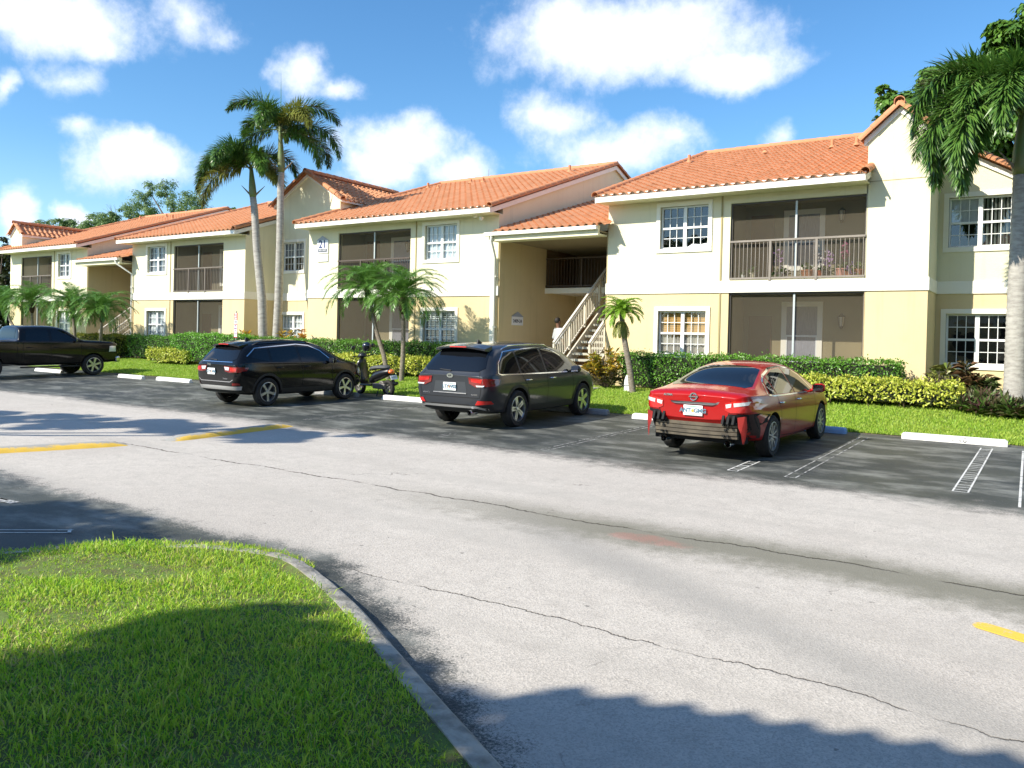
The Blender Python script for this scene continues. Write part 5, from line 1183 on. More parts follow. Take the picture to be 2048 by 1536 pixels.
spots = [(1935, 806, 19.7), (1962, 812, 19.6), (1992, 818, 19.5), (2022, 822, 19.4), (2046, 826, 19.35), (1950, 796, 20.0), (1980, 800, 19.95), (2008, 806, 19.9), (2036, 810, 19.85), (1966, 788, 20.35), (1996, 790, 20.3), (2016, 792, 20.25), (2070, 815, 19.7), (2080, 832, 19.3), (1915, 800, 19.95)]
for i, (px, py, Y) in enumerate(spots):
    c = gp(px, py, Y)
    if i < 3: o = bush('oyster_plant', 'purple and green spiky oyster plant in the bed by the right palm', 'plant', c, 150, .34, .055, .28, .26, OYS, group='oyster plants round the right palm', stem=False, stems=7, up=1.25, arch=.4); protos.append(o)
    else:
        o = copy_tree(protos[i % 3]); o.location = c; o.rotation_euler.z = random.uniform(0, 6.28); s_ = random.uniform(.85, 1.2); o.scale = (s_, s_, s_)

# ------------------------------------------------------------------ trees
def tree(name, label, base, clumps, nl, ls, m_, limbs=True, rt=.3, cat='tree', group=None, shell=.55, wide=.5, bare=0):
    base = Vector(base); t_ = thing(name, label, cat, tuple(base), 0, group, world=True)
    mb = MB(); cen = sum((Vector(c[0]) for c in clumps), Vector()) / len(clumps); fork = base.lerp(cen, .5); fork.z = base.z + (min(c[0][2] for c in clumps) - base.z) * .62
    mb.tube([base - Vector((0, 0, .2)), base.lerp(fork, .5) + Vector((random.uniform(-.2, .2), 0, 0)), fork], [rt * 1.3, rt, rt * .8], 10); tr = mb.build('trunk', TRUNK, t_, smooth=True)
    for c, r_ in clumps:
        c = Vector(c); mid = fork.lerp(c, .55) + Vector((0, 0, -.1 * (c - fork).length)); mb = MB(); mb.tube([fork - Vector((0, 0, .15)), mid, c, c + Vector((random.uniform(-.3, .3), 0, r_[2] * .6))], [rt * .5, rt * .3, rt * .12, rt * .04], 6); mb.build('limb', TRUNK, tr, smooth=True)
    Pp = []; Nn = []; vol = np.array([r_[0] * r_[1] + r_[0] * r_[2] + r_[1] * r_[2] for c, r_ in clumps]); cnt = (vol / vol.sum() * nl).astype(int)
    for (c, r_), q in zip(clumps, cnt):
        nsub = max(5, int(q / 70)); d = norm(RNG.normal(0, 1, (nsub, 3))); rr = shell + (1 - shell) * RNG.random((nsub, 1)) ** .5
        sc = np.array(tuple(c)) + d * rr * np.array(r_); sr = min(r_) * RNG.uniform(.22, .5, nsub)
        k = RNG.integers(0, nsub, q); e = norm(RNG.normal(0, 1, (q, 3))); p = sc[k] + e * (sr[k] * RNG.random(q) ** .4)[:, None] * [1.25, 1.25, .8]
        Pp.append(p); Nn.append(norm(e * .6 + d[k] * .3 + [0, 0, .55]))
    P = np.concatenate(Pp); Nn = np.concatenate(Nn); n = len(P)
    dr = norm(np.cross(Nn, RNG.normal(0, 1, (n, 3)))) + [0, 0, -.15]; V, T = leaves(P, dr, norm(Nn + RNG.normal(0, .35, (n, 3))), RNG.uniform(.7, 1.3, n) * ls, RNG.uniform(.8, 1.2, n) * ls * wide, .15, .1)
    np_tris('crown', V, T, m_, t_); return t_
def cl(px, py, Y, rx, rz, ry=None):
    """crown mass: pixel centre, distance, half extents in photo pixels turned into metres"""
    p = at(px, py, Y); s = (p - Vector((0, 0, 1.8))).dot(w) / F_PX; return (tuple(p), (rx * s, (ry or rx) * s, rz * s))
tree('ficus_tree', 'big dense dark green tree rising behind the narrow tower', (2.5, 34, .4), [cl(1800, 222, 32, 44, 38), cl(1765, 195, 32.5, 22, 20), cl(1850, 235, 33, 45, 40), cl(1905, 165, 33, 62, 40), cl(1850, 160, 33, 26, 26), cl(1960, 150, 34, 55, 42), cl(1930, 230, 33, 70, 55), cl(2030, 80, 34, 50, 36), cl(1990, 72, 34, 20, 20), cl(2020, 160, 34, 70, 60), cl(2080, 60, 35, 60, 50), cl(2100, 180, 35, 90, 90), cl(2010, 260, 34, 90, 70)], 30000, .26, LF_TREE, rt=.45, wide=.62)
tree('oak_tree', 'airy pale green tree above the left roof with bare twigs on its left', (-62, 50, .4), [cl(290, 410, 52, 42, 28), cl(330, 385, 52, 30, 24), cl(360, 405, 52, 40, 24), cl(395, 410, 52, 30, 26), cl(300, 385, 52, 20, 18), cl(265, 430, 52, 36, 20), cl(400, 430, 52, 40, 20), cl(345, 430, 52, 60, 16)], 12000, .26, LF_FAR, rt=.4, wide=.42, shell=.15)
tree('leafy_tree', 'low green tree line peeping over the gabled tower at far left', (-84, 46, .4), [cl(90, 460, 46, 40, 18), cl(140, 452, 46, 36, 16), cl(190, 450, 46, 34, 22), cl(225, 447, 46, 30, 24), cl(60, 458, 46, 26, 16)], 11000, .26, LF_FAR, rt=.35, wide=.5, shell=.2)
tree('leafy_tree', 'tiny treetop just above the roof between the left palms and the gable', (-45, 60, .4), [cl(478, 428, 60, 20, 12), cl(452, 436, 60, 20, 10)], 700, .45, LF_FAR, rt=.3, shell=.3)
tree('dark_tree', 'dark shadowy tree at the left picture edge beside the far tower', (-53, 22.5, .4), [cl(4, 520, 23, 20, 44, 14), cl(8, 590, 22.5, 22, 50, 14), cl(-24, 540, 24, 30, 70), cl(-10, 640, 22, 26, 40)], 7500, .24, leafmat('shadow_leaf', (.022, .04, .01), (.06, .07, .02)), rt=.3)  # leaves in a dark olive green
# bare twigs
def twig_tree(base, label):
    t_ = thing('bare_tree', label, 'tree', tuple(base), 0, None, world=True); mb = MB()
    def br(p, d, l, r, k):
        q = p + d * l; mb.tube([p, p.lerp(q, .5) + Vector((random.uniform(-1, 1), random.uniform(-1, 1), 0)) * l * .06, q], [r, r * .8, r * .55], 5, cap=False)
        if k:
            for _ in range(3 if k > 1 else 2): br(q, (d + Vector((random.uniform(-.6, .6), random.uniform(-.6, .6), random.uniform(-.1, .4)))).normalized(), l * random.uniform(.55, .8), r * .5, k - 1)
    br(Vector(base), Vector((0, 0, 1)), 10.6, .2, 0); top = Vector(base) + Vector((0, 0, 10.4))
    for d in ((-.7, 0, .8), (-.3, .3, 1), (-.9, -.2, .55), (.1, .3, 1)): br(top, Vector(d).normalized(), 2.6, .11, 3)
    mb.build('branches', TRUNK, t_)
b_ = at(248, 470, 51); twig_tree((b_.x, 51, .4), 'bare branching tree standing out against the sky left of the airy tree')

# trees and the building on the photographer's side: they throw the shade on the lawn and the road
tree('shade_tree', 'leafy tree on the near side whose shade crosses the road', (-20.5, -1.2, 0), [((-20.8, -.6, 7.2), (2.2, .9, .7)), ((-18.6, .2, 7.3), (2.0, .75, .6)), ((-16.4, .9, 7.1), (1.9, .7, .6)), ((-14.9, 1.8, 6.9), (1.2, .45, .4)), ((-22.5, -2.2, 7.4), (2, 1.2, .9))], 9000, .24, LF_TREE, rt=.22, wide=.6, shell=.2)
tree('shade_tree', 'small leafy tree beside the near building shading the lawn corner', (-10.5, -4.2, .1), [((-10.0, -2.9, 5.3), (.9, .55, .5)), ((-11.2, -2.8, 5.4), (1.0, .6, .6))], 4200, .16, LF_TREE, rt=.14, wide=.6, shell=.2)
B4 = thing('apartment_building', 'pale yellow block on the near side of the road, behind the photographer', 'apartment building', (-5.65, -3.39, 0), 0, 'pale yellow apartment blocks', world=True)
BX, BY = -5.65, -3.39
mb = MB(); holed_wall(mb, BX + .1, 14, ZB0, 5.8, [(BX + .6, BX + 2.1, 4.4, 5.6), (-2.6, .6, 3.6, 5.6), (4, 7.4, 3.6, 5.6), (9, 10.6, 4.4, 5.6)], BY - .85, .2); mb.box(BX + .1, BX + .3, -12, BY - .85, ZB0, 5.8); mb.build('cream_wall', CREAM, B4)
mb = MB(); holed_wall(mb, BX + .1, 14, 0, ZB0, [(BX + .6, BX + 2.1, 1.4, 2.7), (-2.6, .6, .4, ZB0), (4, 7.4, .4, ZB0), (9, 10.6, 1.4, 2.7)], BY - .85, .2); mb.box(BX + .1, BX + .3, -12, BY - .85, 0, ZB0); mb.build('yellow_wall', YELLOW, B4)
mb = MB(); mb.box(BX + .07, 14, BY - .649, BY - .615, ZB0 - .01, ZB1); mb.build('storey_band', TRIM, B4)
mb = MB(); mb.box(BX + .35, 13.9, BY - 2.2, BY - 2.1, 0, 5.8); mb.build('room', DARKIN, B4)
n2 = math.hypot(1, SLOPE)
rf = RoofMB().sheet((BX - .1, BY + .02, 5.96), (1, 0, 0), (0, -1 / n2, SLOPE / n2), 19.5, 9); rf.build('roof', B4)
mb = MB(); mb.box(BX - .1, 14.1, BY - .08, BY, 5.76, 5.92); mb.box(BX - .05, 14.1, BY - .64, BY - .081, 5.76, 5.79); mb.build('fascia', FASCIA, B4)
B4.rotation_euler.z = R(17.4)
tree('shade_tree', 'round leafy shrub tree in front of the near building', (-8.2, -4.0, .1), [((-6.85, -3.95, 5.85), (.75, .45, .35)), ((-7.35, -3.75, 5.9), (.35, .28, .3)), ((-6.2, -4.2, 5.85), (.55, .45, .35)), ((-6.0, -4.8, 5.85), (.6, .6, .4)), ((-6.8, -4.8, 5.7), (.9, .6, .45)), ((-6.3, -5.6, 5.7), (1.0, .7, .45)), ((-7.3, -5.7, 5.5), (1.0, .6, .45)), ((-6.6, -6.4, 5.6), (1.3, .6, .45))], 22000, .16, LF_TREE, rt=.10, wide=.6, shell=.2)  # crown masses placed to fill in the shadow on the near lawn
for i, (x, y, h) in enumerate(((9, 21, 6), (13, 16, 6.5), (14, 10, 6), (13, 4.5, 6.5), (19, 19, 7), (20, 12, 7))):  # unseen trees added so the parked cars reflect dark foliage
    tree('shade_tree', ['tall leafy tree right of the view, %s' % q for q in ('beside the right hand tower', 'second from the tower', 'third from the tower', 'nearest the near building', 'behind the first two', 'farthest back')][i], (x, y, .2), [((x, y, h), (2.6, 2.6, 2.0)), ((x - 1, y - 1.4, h - 2), (2.2, 2.2, 1.6)), ((x + .6, y + 1.3, h - 2.6), (2.3, 2.3, 1.8)), ((x - .4, y, h - 4), (2.2, 2.2, 1.4))], 5200, .36, LF_TREE, rt=.25, wide=.6, shell=.2, group='trees right of the view')
# ------------------------------------------------------------------ vehicles
from mathutils.bvhtree import BVHTree
def paint(name, col, metal=.0, rough=.25, flake=.0):
    m, t = nt(name); out = N(t, 'ShaderNodeOutputMaterial'); p = N(t, 'ShaderNodeBsdfPrincipled'); tc = N(t, 'ShaderNodeTexCoord')
    d = sstep(t, noise(t, tc.outputs['Object'], 3, 6, .7), .45, .75); x3 = N(t, 'ShaderNodeSeparateXYZ'); L(t, tc.outputs['Object'], x3.inputs[0])
    low = math_(t, 'MULTIPLY', sstep(t, x3.outputs[2], .75, .2), .5)           # road film on the sills
    f = math_(t, 'MULTIPLY', math_(t, 'ADD', math_(t, 'MULTIPLY', d, .10), low), .12)
    L(t, mixc(t, f, (*col, 1), (.12, .105, .09)), p.inputs['Base Color']); p.inputs['Metallic'].default_value = metal; p.inputs['Specular IOR Level'].default_value = .1; p.inputs['Coat Weight'].default_value = .85; p.inputs['Coat IOR'].default_value = 1.45; p.inputs['Coat Roughness'].default_value = .03
    L(t, math_(t, 'ADD', rough, math_(t, 'MULTIPLY', f, .8)), p.inputs['Roughness'])
    b = N(t, 'ShaderNodeBump'); b.inputs['Strength'].default_value = .03; b.inputs['Distance'].default_value = .01; L(t, noise(t, tc.outputs['Object'], 220, 2), b.inputs['Height']); L(t, b.outputs[0], p.inputs['Coat Normal'])
    L(t, p.outputs[0], out.inputs[0]); return m
P_RED = paint('red_metallic_paint', (.34, .0055, .005), .0, .35); P_BLK = paint('black_paint', (.004, .004, .0045)); P_GRY = paint('graphite_paint', (.040, .043, .050), .45, .36); P_TRK = paint('black_truck_paint', (.007, .006, .006))
CARGLASS = mat('tinted_glass', (.006, .007, .009), .03, spec=.6); CHROME = mat('chrome', (.75, .76, .78), .12, metal=1); BLKPL = mat('black_plastic', (.018, .018, .018), .6, var=.3); TYRE = mat('tyre_rubber', (.018, .017, .016), .85, var=.5, vscale=9, col2=(.05, .045, .04)); ALLOY = mat('alloy_wheel', (.58, .59, .61), .3, metal=.85, var=.2); ALLOYG = mat('wheel_cover', (.44, .42, .39), .4, metal=.5, var=.3); REDL = mat('red_lens', (.55, .015, .012), .12, coat=1); REDD = mat('dark_red_lens', (.20, .012, .010), .12, coat=1); CLRL = mat('clear_lens', (.82, .82, .82), .12, metal=.3, coat=1); SKID = mat('silver_skid_plate', (.48, .47, .46), .4, metal=.4); STEEL = mat('bare_bumper_beam', (.15, .125, .09), .5, metal=.4, var=.7, vscale=6, col2=(.06, .05, .04)); CAVITY = mat('wheel_well', (.006, .006, .006), .9); ORANGE = mat('orange_lens', (.8, .16, .02), .2, coat=1); SEAM = mat('panel_gap', (.003, .003, .003), .9)
PLATE = mat('licence_plate', (.80, .80, .79), .45, var=.2); PINK = mat('plate_ink', (.08, .16, .22), .5); PGREEN = mat('plate_green', (.05, .25, .18), .5); PORNG = mat('plate_orange', (.85, .33, .05), .5)

def loft_body(name, st, mt, parent, wells, crease_end=.55, y_tilt=None, well_in=.5):
    """body shell from lofted half sections, subdivided, wheel openings cut out"""
    bm = bmesh.new(); rings = []
    for (y, z0, zs, zb, zt, ws, wm, wb, wr) in st:
        zg = zb + (zt - zb) * .55
        h = [(0, z0), (ws - .14, z0), (ws, z0 + .06), (wm, zs), (wb + (wm - wb) * .25, zb - .03), (wb, zb + .015), (wb + (wr - wb) * .55, zg), (wr, zt - min(.06, (zt - zb) * .3)), (wr * .62, zt - .012), (0, zt)]
        full = [(x, z) for x, z in h] + [(-x, z) for x, z in h[-2:0:-1]]
        rings.append([bm.verts.new((x, y + (y_tilt(y, z) if y_tilt else 0), z)) for x, z in full])
    n = len(rings[0])
    for a, b in zip(rings, rings[1:]):
        for j in range(n): bm.faces.new((a[j], a[(j + 1) % n], b[(j + 1) % n], b[j]))
    for r_ in (rings[0], rings[-1]):
        half = n // 2
        bm.faces.new((r_[0], r_[1], r_[n - 1]))
        for j in range(1, half - 1): bm.faces.new((r_[j], r_[j + 1], r_[n - j - 1], r_[n - j]))
        bm.faces.new((r_[half - 1], r_[half], r_[half + 1]))
    cl_ = bm.edges.layers.float.new('crease_edge')
    for r_ in (rings[0], rings[-1]):
        for j in range(n):
            e = bm.edges.get((r_[j], r_[(j + 1) % n]))
            if e: e[cl_] = crease_end
    for r_a, r_b in zip(rings, rings[1:]):     # crisp shoulder line and sill
        for j in (5, n - 5): bm.edges.get((r_a[j], r_b[j]))[cl_] = .45
        for j in (2, n - 2): bm.edges.get((r_a[j], r_b[j]))[cl_] = .5
    bmesh.ops.recalc_face_normals(bm, faces=bm.faces)
    me = bpy.data.meshes.new(name); bm.to_mesh(me); bm.free(); me.materials.append(mt); me.materials.append(CAVITY)
    o = bpy.data.objects.new(name, me); COL.objects.link(o)
    s = o.modifiers.new('s', 'SUBSURF'); s.levels = 3; s.render_levels = 3
    cutters = []
    for (yy, zz, rr) in wells:
        for sx in (-1, 1):
            cb = bmesh.new(); bmesh.ops.create_cone(cb, cap_ends=True, segments=40, radius1=rr, radius2=rr, depth=.62, matrix=Matrix.Translation((sx * (well_in + .31), yy, zz)) @ Matrix.Rotation(R(90), 4, 'Y'))
            cm = bpy.data.meshes.new('c'); cb.to_mesh(cm); cb.free(); cm.materials.append(CAVITY); c = bpy.data.objects.new('c', cm); COL.objects.link(c); cutters.append(c)
            b = o.modifiers.new('b', 'BOOLEAN'); b.object = c; b.operation = 'DIFFERENCE'; b.solver = 'EXACT'
            try: b.material_mode = 'TRANSFER'
            except Exception: pass
    dg = bpy.context.evaluated_depsgraph_get(); dg.update(); ev = o.evaluated_get(dg); m2 = bpy.data.meshes.new_from_object(ev)
    o.modifiers.clear(); o.data = m2; m2.name = name
    for c in cutters: bpy.data.objects.remove(c)
    m2.polygons.foreach_set('use_smooth', [True] * len(m2.polygons)); m2.set_sharp_from_angle(angle=R(38))
    o.parent = parent
    bm = bmesh.new(); bm.from_mesh(m2); bv = BVHTree.FromBMesh(bm); bm.free()
    return o, bv
def panel(bv, outline, mode, name, mt, parent, off=.004, step=.06, mirror=False, th=0):
    """surface piece laid on the body: outline in (y,z) for sides, (x,z) for rear/front, (x,y) from above"""
    P = {'side': lambda a, b: ((2.5, a, b), (-1, 0, 0)), 'left': lambda a, b: ((-2.5, a, b), (1, 0, 0)), 'rear': lambda a, b: ((a, -5, b), (0, 1, 0)), 'front': lambda a, b: ((a, 5, b), (0, -1, 0)), 'top': lambda a, b: ((a, b, 4), (0, 0, -1))}[mode]
    bm = bmesh.new(); bm.faces.new([bm.verts.new((a, b, 0)) for a, b in outline])
    xs = [p[0] for p in outline]; ys = [p[1] for p in outline]
    for ax, vals in ((0, xs), (1, ys)):
        k = int((max(vals) - min(vals)) / step)
        for i in range(1, k + 1):
            c = [0, 0, 0]; c[ax] = min(vals) + (max(vals) - min(vals)) * i / (k + 1); nn = [0, 0, 0]; nn[ax] = 1
            bmesh.ops.bisect_plane(bm, geom=bm.verts[:] + bm.edges[:] + bm.faces[:], plane_co=c, plane_no=nn)
    for v in bm.verts:
        o_, d_ = P(v.co.x, v.co.y); hit = bv.ray_cast(Vector(o_), Vector(d_))
        if hit[0] is None: hit = bv.find_nearest(Vector(o_) + Vector(d_) * (2.5 - .8 if mode in ('side', 'left') else 3))
        nrm = hit[1] if hit[1].dot(Vector(d_)) < 0 else -hit[1]
        v.co = hit[0] + nrm * off
    if th:
        r_ = bmesh.ops.extrude_face_region(bm, geom=bm.faces[:]); d_ = Vector(P(0, 0)[1])
        for g_ in r_['geom']:
            if isinstance(g_, bmesh.types.BMVert): g_.co -= d_ * th
    bmesh.ops.recalc_face_normals(bm, faces=bm.faces)
    me = bpy.data.meshes.new(name); bm.to_mesh(me); bm.free(); me.materials.append(mt); me.polygons.foreach_set('use_smooth', [True] * len(me.polygons)); me.set_sharp_from_angle(angle=R(40))
    q = bpy.data.objects.new(name, me); COL.objects.link(q); q.parent = parent; return q
def both(bv, outline, name, mt, parent, **k):
    panel(bv, outline, 'side', name, mt, parent, **k); return panel(bv, outline, 'left', name, mt, parent, **k)
def lr(bv, outline, mode, name, mt, parent, **k):
    a = panel(bv, outline, mode, name, mt, parent, **k); panel(bv, [(-p[0], p[1]) for p in outline], mode, name, mt, parent, **k); return a
def seam(bv, pts, mode, parent, wdt=.010, name='panel_gap', mt=None, off=.0025):
    """thin line following the body"""
    P = {'side': lambda a, b: ((2.5, a, b), (-1, 0, 0)), 'left': lambda a, b: ((-2.5, a, b), (1, 0, 0)), 'rear': lambda a, b: ((a, -5, b), (0, 1, 0)), 'top': lambda a, b: ((a, b, 4), (0, 0, -1))}[mode]
    mb = MB(); Q = []
    for (a0, b0), (a1, b1) in zip(pts, pts[1:]):
        k = max(1, int(math.hypot(a1 - a0, b1 - b0) / .06))
        Q += [(a0 + (a1 - a0) * i / k, b0 + (b1 - b0) * i / k) for i in range(k)]
    Q.append(pts[-1]); vs = []
    for i, q in enumerate(Q):
        a = Q[max(i - 1, 0)]; b = Q[min(i + 1, len(Q) - 1)]; l = math.hypot(b[0] - a[0], b[1] - a[1]) or 1; nx, ny = -(b[1] - a[1]) / l * wdt / 2, (b[0] - a[0]) / l * wdt / 2
        for s in (-1, 1):
            o_, d_ = P(q[0] + s * nx, q[1] + s * ny); h = bv.ray_cast(Vector(o_), Vector(d_))
            if h[0] is None: h = bv.find_nearest(Vector(o_) + Vector(d_) * 1.7)
            vs.append(h[0] - Vector(d_) * off)
    mb.add(vs, [(2 * i, 2 * i + 2, 2 * i + 3, 2 * i + 1) for i in range(len(Q) - 1)]); return mb.build(name, mt or SEAM, parent, fixn=False)
def hitp(bv, mode, a, b):
    o_, d_ = {'side': ((2.5, a, b), (-1, 0, 0)), 'left': ((-2.5, a, b), (1, 0, 0)), 'rear': ((a, -5, b), (0, 1, 0)), 'top': ((a, b, 4), (0, 0, -1))}[mode]; h = bv.ray_cast(Vector(o_), Vector(d_))
    return h[0] if h[0] is not None else bv.find_nearest(Vector(o_) + Vector(d_) * 1.7)[0]
WH = {}
def wheel(parent, x, y, r, wd_, style, key):
    """tyre with a spoked rim; first one is built, the rest share its meshes"""
    side = 1 if x > 0 else -1
    if key in WH:
        o = copy_tree(WH[key], parent)
    else:
        mb = MB(); h = wd_ / 2; rr = r * .68
        mb.lathe([(rr, -h * .8), (r * .9, -h), (r * .985, -h * .72), (r, -h * .4), (r, h * .4), (r * .985, h * .72), (r * .9, h), (rr, h * .86), (rr * .98, h * .4), (rr * .98, -h * .6), (rr, -h * .8)], (0, 0, 0), 40, 'x')
        o = mb.build('wheel', TYRE, parent, auto=40)
        mb = MB(); mb.lathe([(rr * 1.0, h * .72), (rr * 1.01, h * .9), (rr * .955, h * .92), (rr * .93, h * .55), (rr * .93, -h * .3)], (0, 0, 0), 40, 'x'); mb.lathe([(.0, h * .80), (r * .10, h * .80), (r * .13, h * .66), (r * .14, h * .2)], (0, 0, 0), 20, 'x')
        ns, w0, w1 = {'five': (5, .30, .42), 'twin': (5, .30, .24), 'ten': (10, .17, .20), 'six': (6, .34, .36)}[style]
        for i in range(ns):
            for dd in ((-.13, .13) if style == 'twin' else (0,)):
                a = 2 * math.pi * i / ns + .25 + dd * .0; c, s = math.cos(a), math.sin(a); tang = Vector((0, -s, c)); rad = Vector((0, c, s)); vs = []
                for q, wdt, xx in ((r * .08, w0 * r * .5, h * .74), (rr * .6, (w0 * .40 + w1 * .10) * r, h * .80), (rr * .97, w1 * r * .5, h * .80)):
                    for sg in (-1, 1):
                        b = rad * q + tang * (sg * wdt / 2 + dd * q * .9); vs += [b + Vector((xx, 0, 0)), b + Vector((xx - .05, 0, 0))]
                mb.add(vs, [(0, 2, 6, 4), (4, 6, 10, 8), (0, 4, 5, 1), (4, 8, 9, 5), (2, 3, 7, 6), (6, 7, 11, 10), (1, 5, 7, 3), (5, 9, 11, 7)])
        mb.build('rim', ALLOYG if style == 'ten' else ALLOY, o, auto=35)
        mb = MB(); mb.lathe([(0, h * .15), (rr * .93, h * .15), (rr * .93, h * .1), (0, h * .1)], (0, 0, 0), 28, 'x'); mb.lathe([(0, h * .30), (rr * .6, h * .30), (rr * .6, h * .16)], (0, 0, 0), 28, 'x'); mb.build('brake', BLKPL, o)
        WH[key] = o
    o.location = (x, y, r); o.rotation_euler = (random.uniform(0, 6), 0, 0 if side > 0 else math.pi); return o
def mirror_(parent, bv, y, z, mt, s=1.):
    for sx, md in ((1, 'side'), (-1, 'left')):
        p = hitp(bv, md, y, z); mb = MB(); x0 = p.x + sx * .03; x1 = p.x + sx * .24
        vs = []
        for (xx, k) in ((x0, .55), (x0 + sx * .06, .92), (x0 + sx * .15, 1), (x1, .7)):
            for j in range(10): a = 2 * math.pi * j / 10; vs.append((xx, y + .02 + .085 * k * math.cos(a) * (1 if math.cos(a) > 0 else .5), z + .06 + .085 * k * math.sin(a)))
        mb.add(vs, [(i * 10 + j, i * 10 + (j + 1) % 10, (i + 1) * 10 + (j + 1) % 10, (i + 1) * 10 + j) for i in range(3) for j in range(10)] + [tuple(range(10)), tuple(range(39, 29, -1))]); mb.tube([(p.x - sx * .04, y + .03, z - .0), (x0 + sx * .05, y + .03, z + .03)], .03, 8)
        m_ = mb.build('wing_mirror', mt, parent, smooth=True)
        mb = MB(); mb.box(min(x0 + sx * .02, x1 - sx * .02), max(x0 + sx * .02, x1 - sx * .02), y - .035, y - .026, z + .0, z + .12); mb.build('mirror_glass', CHROME, m_)
def handle(parent, bv, y, z, mt, ln=.2):
    for sx, md in ((1, 'side'), (-1, 'left')):
        p = hitp(bv, md, y, z); mb = MB(); mb.tube([(p.x - sx * .01, y - ln / 2, z), (p.x + sx * .028, y - ln / 2 + .03, z), (p.x + sx * .03, y + ln / 2 - .03, z), (p.x - sx * .01, y + ln / 2, z)], [.014, .016, .016, .014], 8); mb.build('door_handle', mt, parent, smooth=True)
def plate(parent, p, txt, tilt=0, art=True):
    mb = MB(); mb.box(-.155, .155, -.008, 0, -.078, .078); o = mb.build('licence_plate', PLATE, parent, bevel=.004); o.location = p; o.rotation_euler = (tilt, 0, 0)
    font(o, txt, (0, -.0095, -.003), .088, PINK, bold=.004, name='plate_number'); mb = MB()
    mb.box(-.09, .09, -.0095, -.008, .052, .064); mb.box(-.075, .075, -.0095, -.008, -.066, -.058); mb.build('plate_caption', PGREEN, o)
    if art: mb = MB(); mb.lathe([(0, 0), (.026, 0), (.026, .002), (0, .002)], (0, -.0105, -.005), 14, 'y'); mb.build('plate_emblem', PORNG, o)
    return o
def car_finish(bv, parent, seams, mode_roof=True):
    for s in seams:
        seam(bv, s, 'side', parent); seam(bv, s, 'left', parent)
def shift(pts, dy=0, dz=0): return [(a + dy, b + dz) for a, b in pts]

